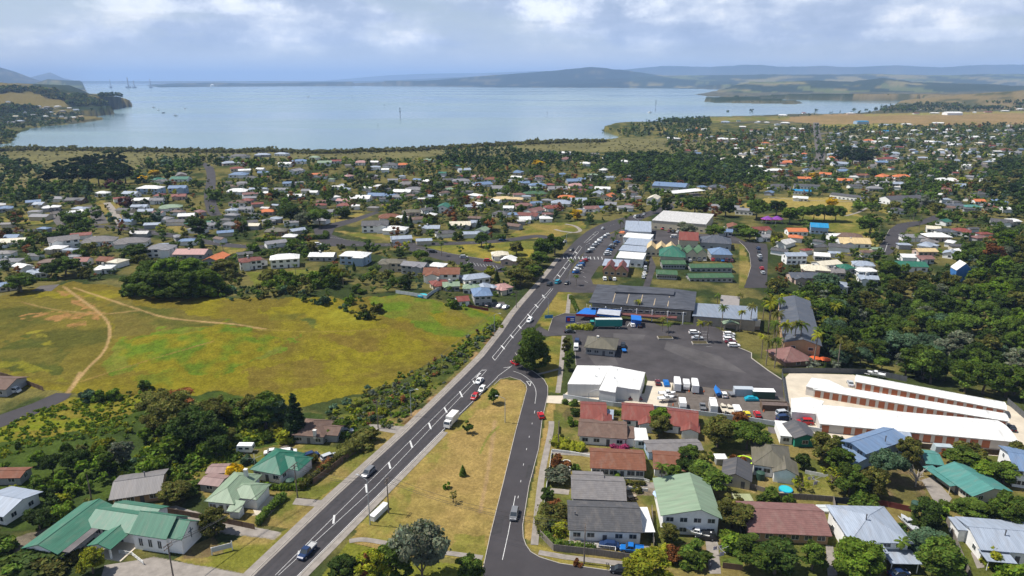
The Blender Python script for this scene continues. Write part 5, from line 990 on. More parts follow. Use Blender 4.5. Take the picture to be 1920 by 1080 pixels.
# ---- shops on the main street
def shop(label, A, B, D, h, roof='flat', rc='s', wc='w', pitch=12, cat='shop', **k):
    return house(label, cat, A, B, D, h, roof, rc, wc, pitch, k.pop('over', .25), lod=1, name=k.pop('name', 'shop'), wf=k.pop('wf', 4), wl=k.pop('wl', 2), wr=1, door=False, **k)
shop('supermarket with big pale flat roof and cream walls', (1222, 429), (1322, 437), 40, 6, 'flat', 'x', 'c', cat='supermarket', name='supermarket', wf=7)
shop('low silver roofed shop at the far end of the parking lane', (1171, 446), (1220, 448), 26, 4.5, 'mono', 's', 'w', 4)
shop('white flat roofed shop second from the far end of the row', (1168, 457), (1218, 461), 14, 4.2, 'flat', 'w', 'w'); shop('silver roofed shop with parapet in the middle of the row', (1170, 471), (1214, 475), 14, 4.4, 'mono', 's', 'g', 4)
shop('white roofed shop in the middle of the row', (1160, 483), (1208, 487), 14, 4.4, 'flat', 's', 'w'); shop('white walled shop with roof vents behind the red twin gables', (1155, 498), (1204, 502), 15, 4.6, 'flat', 'w', 'w')
shop('small white shop front with yellow sign facing the parking lane', (1160, 446), (1175, 447), 6, 3.2, 'flat', 'o', 'c', wf=2)
t, r_, w_ = house('pub with twin red pointed gables on the corner', 'pub', (1130, 512), (1176, 515), 14, 4.2, 'flat', 's', 'b', lod=1, name='pub', wf=5, wl=2, wr=2, door=False)
def gables(label, cat, A, B, n, D, h, pitch, rc, wc, name):
    a, b = G(*A), G(*B); d = b - a; Wd = d.xy.length; rz = math.atan2(d.y, d.x); t = thing(name, label, cat, (a.x, a.y, a.z), rz); wb, rb = MB(), MB()
    for i in range(n): vol(wb, rb, i * Wd / n + .05, 0, Wd / n - .1, D, h, 'gable_y', pitch, .35)
    wb.build('wall', wmat(wc), t); rb.build('roof', rmat(rc, 'y', 'iron'), t); win_row(t, 'f', (0, Wd, 0, D), 1.6, n * 2, 1.6, 1.2, 1)
    c = (a + b) / 2 + Vector((-math.sin(rz), math.cos(rz), 0)) * D / 2; HOUSES.append((c.x, c.y, Wd * .6, label, 0, 0, Wd / 2, D / 2, rz)); return t
gables('red twin gabled roof front of the corner pub', 'pub', (1131, 517), (1176, 520), 2, 11, 3.2, 46, 'r', 'o', 'pub')
gables('row of three cream pointed gable roofs behind the shops', 'shop', (1211, 480), (1267, 483), 3, 12, 4.2, 42, 'y', 'c', 'shop'); gables('row of three forest green pointed gable roofs', 'shop', (1268, 488), (1325, 490), 3, 12, 4.2, 42, 'f', 'c', 'shop')
shop('two tier green pagoda roofed building beside the green gables', (1237, 494), (1282, 497), 16, 4.5, 'hip', 't', 'c', 30, over=.8, name='restaurant', cat='restaurant'); shop('building with bold red roof behind the pointed gables', (1272, 466), (1308, 468), 17, 5.5, 'gable_x', 'r', 'c', 22)
shop('large blue grey hip roofed hall by the side street', (1312, 466), (1370, 470), 16, 4, 'hip', 'l', 'g', 22, name='hall', cat='hall'); shop('blue hip roofed building in front of the grey hall', (1333, 489), (1372, 491), 13, 4, 'hip', 'u', 'g', 24, name='hall', cat='hall')
for a, b, lb in (((1242, 504), (1284, 505), 'short green roofed motel row nearest the pagoda'), ((1295, 509), (1372, 511), 'long green roofed motel row behind the parked cars'), ((1232, 523), (1268, 525), 'short green roofed motel row beside the lane'), ((1293, 527), (1373, 530), 'long green roofed motel row nearest the trees')): shop(lb, a, b, 7, 3, 'gable_x', 'f', 'g', 18, over=.6, name='motel_row', cat='motel', wf=8, group='green roofed motel rows')
shop('white church hall with steep pale roof behind the main street bend', (1212, 384), (1232, 385), 16, 5, 'gable_y', 'c', 'w', 24, name='hall', cat='hall'); shop('large blue and grey roofed workshop behind the fuel station', (1222, 357), (1284, 360), 26, 5, 'gable_x', 'u', 'g', 10, name='workshop', cat='workshop')
shop('fuel station canopy with white roof and yellow edge', (1264, 370), (1322, 366), 14, 4.5, 'open', 'w', 'c', name='fuel_station', cat='fuel station', wf=0, wl=0)
shop('long grey roofed school block beside the sports field', (1328, 395), (1385, 398), 9, 3.6, 'gable_x', 'g', 'w', 14, name='school_block', cat='school', wf=8); shop('grey roofed school block at the field corner', (1378, 402), (1410, 404), 9, 3.6, 'gable_x', 'g', 'w', 14, name='school_block', cat='school', wf=4)
shop('dark roofed school classrooms with white trim behind the field', (1488, 354), (1538, 355), 9, 3.6, 'gable_x', 'd', 'w', 14, name='school_block', cat='school', wf=8); shop('blue teal roofed school block behind the white hut', (1484, 364), (1520, 365), 8, 3.4, 'gable_x', 'a', 'w', 14, name='school_block', cat='school', wf=6)
shop('long dark roofed classrooms beside the yellow tree', (1555, 372), (1625, 378), 10, 3.6, 'gable_x', 'd', 'w', 14, name='school_block', cat='school', wf=9); shop('school hall with dark grey gable roof and white ends', (1647, 380), (1668, 384), 34, 4.5, 'gable_y', 'd', 'w', 18, name='school_hall', cat='school', wf=3)
shop('house with two bright teal blue roofs by the playing field', (1519, 438), (1552, 440), 11, 4.5, 'gable_x', 'a', 'u', 20, cat='house', name='house'); shop('narrow house with tall gable and bright blue walls in the bush', (1789, 532), (1819, 531), 7, 7.5, 'gable_y', 'w', 'a', 44, over=.2, cat='house', name='house', wf=2)
shop('long blue hangar standing on the airfield grass', (1607, 233), (1629, 233), 22, 7, 'gable_x', 'a', 'u', 8, cat='hangar', name='hangar', wf=0, wl=0); shop('white arched hangars beyond the airfield', (1776, 216), (1805, 216), 30, 7, 'gable_x', 'w', 'w', 14, cat='hangar', name='hangar', wf=0, wl=0)
# ---------------------------------------------------------------- vegetation
LEAF = dict(dark=('dark green', (.040, .066, .014)), mid=('mid green', (.072, .112, .018)), bright=('bright green', (0.099, 0.157, 0.017)), olive=('olive green', (0.099, 0.102, 0.025)), yellow=('golden yellow', (0.522, 0.348, 0.012)),
            rust=('rusty brown', (0.174, 0.072, 0.026)), grey=('grey green', (.115, .13, .095)), purple=('purple brown', (0.072, 0.029, 0.029)), lime=('yellow green', (0.189, 0.203, 0.017)), pine=('blackish green', (.024, .046, .017)), pink=('magenta', (.24, .03, .10)), teal=('blue green', (0.065, 0.109, 0.065)), mang=('olive', (.115, .112, .045)))
NR = np.random.default_rng(5)
def leaf_mat(key, attr=False):
    nm = 'leaves_' + ('mixed' if attr else LEAF[key][0].replace(' ', '_'))
    if nm in MATS: return MATS[nm]
    m, nt, b = nodes_mat(nm); N, L = nt.nodes, nt.links; b.inputs['Roughness'].default_value = .6; b.inputs['Specular IOR Level'].default_value = .06
    a = N.new('ShaderNodeAttribute'); a.attribute_name = 'leaf'
    if attr: prev = a.outputs['Color']
    else:
        s = N.new('ShaderNodeVectorMath'); s.operation = 'MULTIPLY'; s.inputs[1].default_value = LEAF[key][1]; L.new(a.outputs['Color'], s.inputs[0])
        oi = N.new('ShaderNodeObjectInfo'); mr = N.new('ShaderNodeMapRange'); mr.inputs[3].default_value = .78; mr.inputs[4].default_value = 1.25; L.new(oi.outputs['Random'], mr.inputs[0])
        s2 = N.new('ShaderNodeVectorMath'); s2.operation = 'SCALE'; L.new(s.outputs[0], s2.inputs[0]); L.new(mr.outputs[0], s2.inputs['Scale']); prev = s2.outputs[0]
    L.new(prev, b.inputs['Base Color'])
    tr = N.new('ShaderNodeBsdfTranslucent'); s3 = N.new('ShaderNodeVectorMath'); s3.operation = 'MULTIPLY'; s3.inputs[1].default_value = (1.3, 1.5, .6); L.new(prev, s3.inputs[0]); L.new(s3.outputs[0], tr.inputs[0])
    mx = N.new('ShaderNodeMixShader'); mx.inputs[0].default_value = .22; L.new(b.outputs[0], mx.inputs[1]); L.new(tr.outputs[0], mx.inputs[2]); L.new(mx.outputs[0], nt.nodes['Material Output'].inputs[0])
    MATS[nm] = m; return m
BARK = mat('bark', (.11, .085, .065), .95, .3, 2)
def leaf_quads(cent, rad, n, size, rng, flat=.8, up=.35):
    """n leaf sprays over the clumps: (4n,3) corners"""
    cent = np.asarray(cent); rad = np.asarray(rad); w = rad ** 2; k = rng.choice(len(cent), n, p=w / w.sum())
    d = rng.normal(size=(n, 3)); d /= np.linalg.norm(d, axis=1)[:, None]; d[:, 2] = np.where(d[:, 2] < -.35, -d[:, 2], d[:, 2])
    r = rad[k] * rng.uniform(.62, 1.08, n); p = cent[k] + d * np.c_[r, r, r * flat]
    nn = d * .55 + rng.normal(size=(n, 3)) * .55; nn[:, 2] += up; nn /= np.linalg.norm(nn, axis=1)[:, None]
    t = np.cross(nn, rng.normal(size=(n, 3))); t /= np.linalg.norm(t, axis=1)[:, None] + 1e-9; u = np.cross(nn, t)
    s = size * rng.uniform(.6, 1.35, n); a = t * s[:, None]; b = u * (s * rng.uniform(.5, .9, n))[:, None]; c = nn * (s * .18)[:, None]
    return np.stack([p - a - c, p - b * 1.0, p + a - c, p + b], 1), k
_ICO = None
def ico():
    global _ICO
    if _ICO is None:
        bm = bmesh.new(); bmesh.ops.create_icosphere(bm, subdivisions=2, radius=1); _ICO = (np.array([v.co[:] for v in bm.verts]), [tuple(v.index for v in f.verts) for f in bm.faces]); bm.free()
    return _ICO
def cores(cent, rad, rng, flat=.8, k=.74):
    V, Fc = ico(); vs, fs = [], []
    for c, r in zip(cent, rad):
        o = len(vs) * len(V); vs.append(c + V * np.array([r * k, r * k, r * k * flat]) * (1 + .16 * rng.normal(size=(len(V), 1)))); fs += [tuple(i + o for i in f) for f in Fc]
    return np.concatenate(vs), fs
def cloud_mesh(name, cent, rad, n, size, seed, flat=.8, up=.35, core=True):
    rng = np.random.default_rng(seed); Q, k = leaf_quads(cent, rad, n, size, rng, flat, up)
    v = Q.reshape(-1, 3); f = [tuple(range(4 * i, 4 * i + 4)) for i in range(n)]
    clump = rng.uniform(.60, 1.45, len(cent)); lum = np.repeat(clump[k] * rng.uniform(.65, 1.4, n), 4); hue = np.repeat(rng.uniform(.8, 1.25, n), 4)
    if core:
        cv, cf = cores(np.asarray(cent), rad, rng, flat); f += [tuple(i + len(v) for i in q) for q in cf]; v = np.concatenate([v, cv]); lum = np.r_[lum, np.repeat(clump, len(ico()[0]))]; hue = np.r_[hue, np.ones(len(cv))]
    me = bpy.data.meshes.new(name); me.from_pydata(v.tolist(), [], f); a = me.color_attributes.new('leaf', 'FLOAT_COLOR', 'POINT')
    a.data.foreach_set('color', np.c_[lum * hue, lum, lum * .9, np.ones(len(lum))].astype(np.float32).ravel()); me.materials.append(leaf_mat('mid')); return me
def clumps(rng, n, H, Rr, kind):
    """clump centres and radii of a crown H high and Rr wide, crown base at about a third"""
    c, r = [], []
    for i in range(n):
        if kind == 'round': z = rng.uniform(.34, .92); env = math.sqrt(max(.05, 1 - ((z - .56) / .46) ** 2))
        elif kind == 'full': z = rng.uniform(.14, .92); env = math.sqrt(max(.12, 1 - ((z - .45) / .50) ** 2))
        elif kind == 'spread': z = rng.uniform(.48, .90); env = 1.0 if z < .75 else .72
        elif kind == 'tall': z = rng.uniform(.18, .94); env = .45 + .55 * math.sin(math.pi * min(1, (z - .1) / .9))
        else: z = rng.uniform(.1, .75); env = 1 - .4 * z
        a = rng.uniform(0, 2 * math.pi); q = Rr * env * math.sqrt(rng.uniform(.05, 1)) * .80
        c.append((q * math.cos(a), q * math.sin(a), z * H)); r.append(Rr * rng.uniform(.22, .38))
    return np.array(c), np.array(r)
def trunk_mesh(H, Rr, rng, cent, lean=.03):
    m = MB(); pts = [Vector((0, 0, -.5))]; k = 5
    for i in range(1, k + 1): pts.append(Vector((rng.normal() * lean * H * i / k, rng.normal() * lean * H * i / k, H * .62 * i / k)))
    r0 = .035 * H
    for i in range(k): m.cyl(pts[i], pts[i + 1], r0 * (1 - i * .16), r0 * (1 - (i + 1) * .16), 7, 0, False)
    for j in rng.choice(len(cent), min(6, len(cent)), False):
        s = pts[int(rng.integers(2, k + 1))]; e = Vector(cent[j]); mid = s.lerp(e, .5) + Vector((0, 0, .03 * H)); m.cyl(s, mid, r0 * .38, r0 * .25, 5, 0, False); m.cyl(mid, e, r0 * .25, r0 * .1, 5, 0, False)
    return m.mesh('trunk', [BARK], True)
PROTO = {}
def proto(kind, v):
    if (kind, v) in PROTO: return PROTO[(kind, v)]
    seed = hash_str(kind) + v * 101; rng = np.random.default_rng(seed)
    if kind in ('round', 'spread', 'tall', 'full'):
        Rr = {'round': 3.6, 'full': 4.0, 'spread': 5.0, 'tall': 2.5}[kind]; c, r = clumps(rng, 46 if kind != 'full' else 70, 8.0, Rr, kind); r *= rng.uniform(.5, 1.0, len(r)); out = (trunk_mesh(8.0, Rr, rng, c), cloud_mesh('crown', c, r, 4600 if kind != 'full' else 7000, .24 if kind != 'full' else .19, seed), 8.0, Rr)
    elif kind == 'conifer':
        c, r = [], []
        for i in range(34):
            z = i / 33; q = 2.3 * (1 - z) ** .8 + .12; a = i * 2.4
            for s in range(2 if z < .7 else 1): c.append((q * .55 * math.cos(a + s * 3.1), q * .55 * math.sin(a + s * 3.1), 1.0 + z * 8.6)); r.append(.30 + q * .42)
        c = np.array(c); r = np.array(r); out = (trunk_mesh(10, 2, rng, c[-4:], 0), cloud_mesh('crown', c, r, 2600, .26, seed, .55, .1), 10.0, 2.4)
    elif kind == 'pine':
        c, r = clumps(rng, 44, 10, 4.2, 'round'); c[:, 2] = c[:, 2] * .9 + .6; r *= rng.uniform(.5, .9, len(r)); out = (trunk_mesh(10, 4, rng, c), cloud_mesh('crown', c, r, 4200, .27, seed, .6), 10.0, 4.2)
    elif kind == 'shrub':
        c, r = clumps(rng, 12, 2.0, 1.5, 'shrub'); r *= 1.15; out = (None, cloud_mesh('crown', c, r, 1100, .19, seed, .85), 2.0, 1.5)
    elif kind == 'sparse':
        c, r = clumps(rng, 14, 8, 3, 'round'); r *= .8; out = (trunk_mesh(8, 3, rng, c, .05), cloud_mesh('crown', c, r, 420, .26, seed, .8, .3, False), 8.0, 3.0)
    elif kind == 'dead':
        c, r = clumps(rng, 22, 8, 4, 'round'); m = MB()
        for p in c: e = Vector(p); s = Vector((0, 0, rng.uniform(1, 4))); q = s.lerp(e, .5) + Vector((0, 0, .5)); m.cyl(s, q, .12, .07, 5, 0, False); m.cyl(q, e, .07, .02, 5, 0, False)
        m.cyl((0, 0, -.5), (0, 0, 4), .28, .12, 7); out = (m.mesh('trunk', [mat('bleached_wood', (.36, .32, .28), .95, .2, 2)], True), None, 8.0, 4.0)
    elif kind == 'palm':
        m = MB(); H = 8.0; p = Vector((0, 0, -.4)); k = 8; lx = rng.uniform(-.6, .6)
        for i in range(k): q = Vector((lx * ((i + 1) / k) ** 2, 0, H * (i + 1) / k)); m.cyl(p, q, .20 - .008 * i, .192 - .008 * i, 7, 0, False); p = q
        tr = m.mesh('trunk', [mat('palm_trunk', (.20, .165, .13), .95, .2, 3)], True); top = p; f = MB(); lum = []
        for i in range(17):
            a = i * 2.399 + rng.uniform(-.2, .2); el = rng.uniform(-.25, 1.15); L_ = rng.uniform(2.3, 3.1); d = Vector((math.cos(a), math.sin(a), 0)); sd_ = Vector((-d.y, d.x, 0)); prev = None; n = 9; br = rng.uniform(.7, 1.3)
            pos = Vector(top); ang = el
            for j in range(n + 1):
                w = .42 * math.sin(math.pi * (.12 + .86 * j / n)) + .03; ring = (pos + sd_ * w - Vector((0, 0, w * .55)), pos.copy(), pos - sd_ * w - Vector((0, 0, w * .55)))
                if prev and j % 1 == 0:
                    g = .62
                    for s in (0, 2): f.poly([prev[1], ring[1], ring[1].lerp(ring[s], 1.0), prev[1].lerp(prev[s], 1.0).lerp(ring[s], 1 - g)]); lum += [br * rng.uniform(.8, 1.2)] * 4
                prev = ring; pos = pos + (d * math.cos(ang) + Vector((0, 0, math.sin(ang)))) * (L_ / n); ang -= .20
        me = f.mesh('crown', [leaf_mat('mid')]); at_ = me.color_attributes.new('leaf', 'FLOAT_COLOR', 'POINT'); lum = np.array(lum); at_.data.foreach_set('color', np.c_[lum * 1.05, lum, lum * .8, np.ones(len(lum))].astype(np.float32).ravel()); out = (tr, me, 8.0, 2.6)
    elif kind == 'cabbage':
        return proto('palm', v)
    PROTO[(kind, v)] = out; return out
def hash_str(s): return sum(ord(c) * (i + 3) for i, c in enumerate(s)) * 7
NVAR = dict(full=3, round=4, spread=3, tall=3, conifer=2, pine=3, shrub=4, palm=3, sparse=2, dead=1)
KNAME = dict(full=('broadleaf_tree', 'tree'), round=('broadleaf_tree', 'tree'), spread=('broadleaf_tree', 'tree'), tall=('broadleaf_tree', 'tree'), conifer=('conifer_tree', 'tree'), pine=('pine_tree', 'tree'), shrub=('shrub', 'shrub'), palm=('palm_tree', 'palm'), sparse=('young_tree', 'tree'), dead=('dead_tree', 'tree'))
KLOOK = dict(full='dense {} tree', round='rounded {} tree', spread='broad {} tree', tall='upright {} tree', conifer='pointed {} conifer', pine='big {} pine', shrub='{} shrub', palm='{} palm', sparse='thin young {} tree', dead='bare bleached dead tree')
TREES = []          # dicts
def T(px, py, h, r, key='mid', kind='round', label=None, front=False): 
    g = G(px, py); TREES.append(dict(p=g, h=h, r=r, key=key, kind=kind, label=label, px=px, py=py, keep=True))
for a in [(1000, 692, 15.5, 7.6, 'mid', 'full', 'big round dark tree standing alone between main road and car park'), (1066, 694, 8, 2.4, 'mid', 'tall'), (1062, 668, 8, 2.2, 'olive', 'tall'),
          (792, 1100, 15, 6.8, 'grey', 'spread', 'tall grey leaved gum tree at the bottom of the grass island'), (650, 1100, 7, 4, 'dark'), (700, 1108, 9.5, 4, 'lime'), (742, 1098, 10, 4.2, 'mid'), (690, 1104, 9, 1.8, 'rust', 'conifer'), (880, 1092, 6.5, 3.4, 'mid'), (1213, 1098, 7.5, 5.2, 'lime'),
          (405, 1002, 7, 3.6, 'olive', 'round', 'olive tree with forked trunk on the lawn behind the church'), (388, 1006, 4, 2, 'olive', 'shrub'), (556, 822, 15, 3.6, 'pine', 'conifer', 'tall dark pointed conifer beside the brown roofed house'), (500, 805, 11, 6, 'mid'), (520, 800, 9, 5, 'teal'), (475, 790, 9, 5, 'olive'),
          (330, 812, 12, 7.5, 'olive', 'spread'), (365, 838, 12, 7, 'dark', 'spread'), (300, 785, 9, 6, 'olive', 'spread'), (400, 800, 9, 6, 'olive', 'spread'), (340, 780, 9, 6, 'rust', 'spread'), (395, 845, 9, 5, 'dark'),
          (262, 553, 11, 8, 'mid', 'full'), (300, 557, 12, 9, 'mid', 'full'), (345, 558, 13, 9, 'mid', 'full'), (384, 552, 12, 9, 'bright', 'full'), (320, 535, 14, 9, 'bright', 'full'), (362, 532, 13, 9, 'bright', 'full'), (282, 532, 12, 8, 'mid', 'full'), (248, 538, 5, 2.5, 'dark', 'shrub'),
          (876, 812, 4, 1.7, 'mid'), (926, 757, 5, 2.0, 'mid'), (868, 892, 3.4, 1.0, 'mid', 'conifer'), (838, 916, 2.4, 1.1, 'bright', 'shrub'), (850, 942, 3.6, 1.4, 'olive', 'sparse'), (615, 885, 3, 1.6, 'olive', 'sparse'),
          (1018, 487, 13, 7, 'mid'), (1040, 478, 13, 6.5, 'mid'), (1012, 500, 9, 6, 'mid'), (903, 463, 9, 5, 'mid'), (968, 478, 8, 5, 'olive'), (975, 535, 9, 8, 'olive'), (985, 515, 9, 7, 'olive'), (1000, 525, 8, 6, 'mid'), (800, 470, 4, 1.8, 'mid'), (863, 476, 6, 2.6, 'mid'), (915, 470, 5, 3, 'mid'),
          (1418, 410, 15, 10, 'mid', 'spread'), (1360, 406, 14, 8, 'mid'), (1302, 403, 14, 9, 'mid'), (1322, 402, 11, 6, 'rust'), (1285, 443, 9, 8, 'grey', 'spread'), (1340, 410, 10, 5, 'rust'), (1390, 441, 8, 7, 'mid'), (1338, 446, 8, 8, 'mid', 'spread'), (1405, 452, 8, 7, 'mid', 'spread'), (1225, 400, 10, 6, 'mid'), (1250, 402, 14, 5, 'dark', 'tall'),
          (1505, 414, 11, 8, 'mid', 'spread'), (1525, 415, 12, 8, 'mid', 'spread'), (1545, 415, 12, 8, 'mid', 'spread'), (1566, 415, 12, 8, 'mid', 'spread'), (1480, 420, 12, 7, 'bright'), (1455, 405, 12, 8, 'dark'), (1630, 440, 14, 9, 'mid'), (1510, 433, 6, 5, 'mid'), (1560, 392, 10, 6, 'yellow', 'round', 'golden yellow tree in front of the dark school classrooms'), (1430, 355, 9, 6, 'lime'), (1630, 388, 9, 6, 'olive'), (1610, 395, 9, 6, 'bright'),
          (1345, 838, 9, 5.2, 'olive', 'round'), (1400, 842, 8, 6.5, 'mid', 'spread'), (1235, 818, 7, 4, 'olive'), (1236, 798, 6, 3.6, 'bright', 'round'), (1386, 800, 5, 3, 'rust', 'round'), (1290, 868, 5.5, 3.3, 'mid'), (1288, 890, 6, 3.3, 'dark'), (1265, 915, 6.5, 3, 'mid', 'tall'), (1322, 922, 7, 6, 'mid', 'spread'), (1306, 870, 4, 3.5, 'olive', 'shrub'),
          (1372, 988, 7, 5, 'olive', 'round'), (1250, 1020, 5, 2.8, 'olive'), (1305, 1050, 4.2, 4.8, 'mid', 'shrub'), (1416, 1062, 7, 5.5, 'mid', 'round'), (1262, 1052, 3.2, 2.6, 'rust', 'shrub'), (1240, 1042, 3, 3, 'lime', 'shrub'), (1047, 905, 4, 4.0, 'grey', 'shrub'), (1080, 886, 2.6, 1.8, 'mid', 'shrub'), (1040, 980, 4.4, 4, 'olive', 'shrub'), (1030, 990, 3, 3, 'dark', 'shrub'), (1055, 1000, 3, 3, 'lime', 'shrub'), (1160, 900, 2, 1.6, 'bright', 'shrub'), (1040, 965, 3.6, 3.2, 'rust', 'shrub'),
          (1547, 866, 8, 4.6, 'olive'), (1570, 886, 7, 4, 'mid'), (1592, 926, 7.5, 4.8, 'mid'), (1560, 910, 5, 4, 'lime', 'sparse'), (1638, 934, 8, 3.8, 'olive'), (1660, 903, 9, 5.0, 'teal', 'spread', 'large grey green spreading tree below the blue roofed house'), (1702, 870, 8, 3.8, 'olive'), (1716, 912, 7, 4.5, 'mid', 'dead', 'bare bleached dead tree beside the curved concrete drive'), (1737, 992, 8, 4.4, 'dark', 'full'), (1822, 963, 3.6, 4.2, 'mid', 'full'), (1742, 1052, 7, 5.6, 'teal', 'full'), (1756, 1085, 9, 5, 'mid'), (1606, 1078, 8.5, 5.7, 'bright', 'full'), (1522, 1068, 7, 3.2, 'mid'), (1452, 1075, 8, 5.5, 'dark'), (1800, 880, 6, 5, 'mid'), (1840, 900, 5, 4.5, 'bright'), (1880, 905, 6, 4.5, 'mid'), (1885, 985, 8, 4.5, 'mid'), (1905, 870, 6, 4, 'olive'), (1820, 860, 4, 5, 'olive', 'shrub'), (1678, 1010, 4, 3, 'dark', 'shrub'), (1868, 1060, 4, 3, 'lime', 'shrub'), (1900, 1090, 5, 4, 'bright', 'shrub'), (1890, 895, 5, 2.5, 'purple', 'shrub'), (1620, 955, 4, 4, 'mid', 'shrub'), (1480, 945, 3, 2, 'mid', 'shrub'), (1440, 938, 3.4, 3.2, 'mid', 'shrub'), (1500, 920, 4, 3, 'lime', 'sparse'),
          (175, 1075, 6, 3.2, 'lime'), (70, 1066, 3.6, 7, 'dark', 'shrub'), (105, 1064, 3.2, 5, 'olive', 'shrub'), (30, 1068, 3.4, 5, 'mid', 'shrub'), (0, 1040, 4, 4, 'mid', 'shrub'), (446, 898, 4.5, 3.0, 'yellow', 'shrub', 'golden yellow shrub beside the rusty red garage'), (585, 872, 3, 2, 'olive', 'shrub'), (330, 940, 5, 4.2, 'olive'), (350, 925, 4, 4, 'mid', 'shrub'), (685, 830, 4, 5, 'olive', 'shrub'), (660, 845, 3.4, 4, 'olive', 'shrub'), (625, 822, 4, 2.6, 'mid', 'shrub'), (565, 912, 2.6, 1.8, 'bright', 'shrub'), (640, 812, 4.5, 4, 'mid', 'shrub'),
          (45, 315, 14, 12, 'pine', 'pine'), (268, 343, 8, 7, 'yellow', 'round', 'golden yellow tree left of the green roofs below the pines'), (290, 332, 8, 7, 'yellow', 'round', 'smaller golden yellow tree right behind the first yellow one'), (1010, 315, 10, 9, 'yellow', 'round', 'yellow topped tree left of the wooded rise'), (1082, 412, 8, 5, 'yellow', 'tall', 'golden yellow tree beside the curving path loop'), (1525, 337, 9, 7, 'yellow', 'round', 'yellow tree behind the dark school classrooms'), (215, 358, 11, 9, 'purple'), (236, 390, 8, 7, 'purple'), (373, 442, 12, 7, 'dark', 'tall'), (362, 432, 10, 6, 'mid'), (402, 375, 9, 9, 'mid'), (270, 420, 9, 7, 'mid'), (240, 412, 8, 5, 'mid'), (208, 420, 8, 5, 'teal'), (300, 418, 9, 7, 'teal'), (140, 425, 9, 8, 'mid'), (125, 420, 8, 7, 'mid'), (165, 425, 7, 6, 'mid'),
          (125, 518, 10, 8, 'mid'), (420, 520, 9, 8, 'olive'), (255, 488, 9, 8, 'dark'), (40, 548, 9, 7, 'mid'), (505, 530, 7, 6, 'olive'), (600, 425, 12, 10, 'mid', 'spread'), (575, 425, 11, 9, 'grey', 'spread'), (545, 418, 13, 10, 'dark'), (760, 425, 12, 3, 'dark', 'conifer'), (770, 427, 9, 2.6, 'dark', 'conifer'), (1855, 505, 14, 7, 'rust', 'round', 'reddish brown tree beside the bright blue house')]:
    T(*a)
for i, (x, y) in enumerate([(92, 348), (112, 345), (130, 350), (150, 346), (168, 350), (186, 350), (205, 352), (222, 348), (236, 344), (120, 334), (145, 330), (170, 330), (195, 328), (215, 330), (230, 330), (180, 318), (205, 312), (226, 315), (160, 316)]): T(x, y, 19 + (i * 7 % 6), 10, 'pine', 'pine')
for i, (x, y) in enumerate([(1572, 306), (1585, 300), (1598, 308), (1612, 310), (1624, 308), (1588, 292), (1604, 296), (1636, 300), (1614, 298), (1575, 288)]): T(x, y, 17, 10, 'pine', 'pine')
for i, (x, y) in enumerate([(1130, 250), (1145, 247)]): T(x, y, 8, 5, 'dark', 'tall')
for i, (x, y, h) in enumerate([(1195, 592, 7), (1241, 622, 6), (1252, 633, 6), (1310, 640, 8), (1326, 640, 8), (1352, 618, 10), (1387, 622, 9), (1405, 620, 11), (1430, 600, 10), (1440, 625, 13), (1455, 640, 12), (1448, 655, 11), (1427, 672, 9), (1436, 685, 10), (1452, 690, 11), (1465, 668, 13), (1486, 665, 13), (1497, 668, 13), (1525, 685, 12), (1570, 690, 12), (1530, 665, 10), (1545, 640, 10), (1520, 620, 10), (1535, 600, 10), (1560, 615, 11), (1575, 640, 10), (1460, 612, 12), (1444, 600, 11), (1385, 575, 6), (1345, 575, 6),
                           (1238, 932, 9), (1155, 462, 9), (1162, 445, 11), (1148, 470, 8), (1172, 430, 9), (1180, 425, 9), (1072, 512, 7), (1683, 1050, 5), (172, 938, 8), (98, 402, 8), (828, 480, 8), (1080, 535, 5), (825, 455, 7), (420, 478, 7), (325, 455, 8), (1712, 416, 9), (1725, 420, 9), (1705, 422, 9), (1690, 455, 6)]):
    T(x, y, h, max(2.3, h * .27), ('lime', 'olive', 'mid')[i % 3] if i < 30 else 'mid', 'palm')
# --- scattered growth: polygon, spacing, kinds, height range
ROADPX = [road_poly, SR_L[::-1] + [(1260, 1150)] + SR_R[::-1][1:]]
FIELDS = [[(-200, 545), (0, 560), (130, 532), (230, 542), (400, 562), (560, 562), (690, 575), (720, 600), (800, 630), (870, 640), (830, 690), (700, 728), (590, 745), (420, 740), (300, 735), (190, 752), (140, 738), (60, 726), (0, 712), (-200, 700)],
          [(1370, 386), (1440, 369), (1560, 371), (1602, 378), (1592, 398), (1400, 394)], [(1480, 398), (1600, 396), (1650, 420), (1645, 442), (1600, 448), (1530, 430)], [(1440, 224), (1560, 214), (1640, 214), (2400, 200), (2400, 231), (1920, 232), (1700, 236), (1540, 240), (1480, 228)],
          [(780, 464), (850, 454), (1000, 450), (1005, 484), (940, 494), (860, 480)], [(950, 440), (1000, 418), (1090, 413), (1100, 425), (1050, 447), (960, 447)], [(1200, 410), (1400, 455), (1440, 458), (1440, 545), (1085, 549), (1045, 545), (1140, 440)], [(1000, 540), (1440, 545), (1440, 590), (1465, 700), (1480, 800), (1040, 740), (1055, 620)],
          [(1385, 453), (1440, 455), (1440, 542), (1385, 542)], [(600, 418), (712, 394), (740, 456), (600, 462)], [(735, 456), (950, 497), (945, 514), (800, 484)], [(1580, 474), (1640, 470), (1690, 415), (1780, 396), (1775, 410), (1705, 430), (1675, 478), (1620, 486)], [(1466, 700), (1600, 700), (1920, 765), (1920, 860), (1480, 805)]]
STREETS = []
for o in list(COL.objects):
    if o.type == 'MESH' and o.name.split('.')[0] in ('road', 'driveway', 'path', 'car_park'):
        n = len(o.data.vertices); a = np.empty(n * 3, np.float32); o.data.vertices.foreach_get('co', a); STREETS.append(a.reshape(-1, 3)[:, :2])
_sp = np.unique(np.round(np.concatenate(STREETS) / 1.5), axis=0) * 1.5; _cell = {}
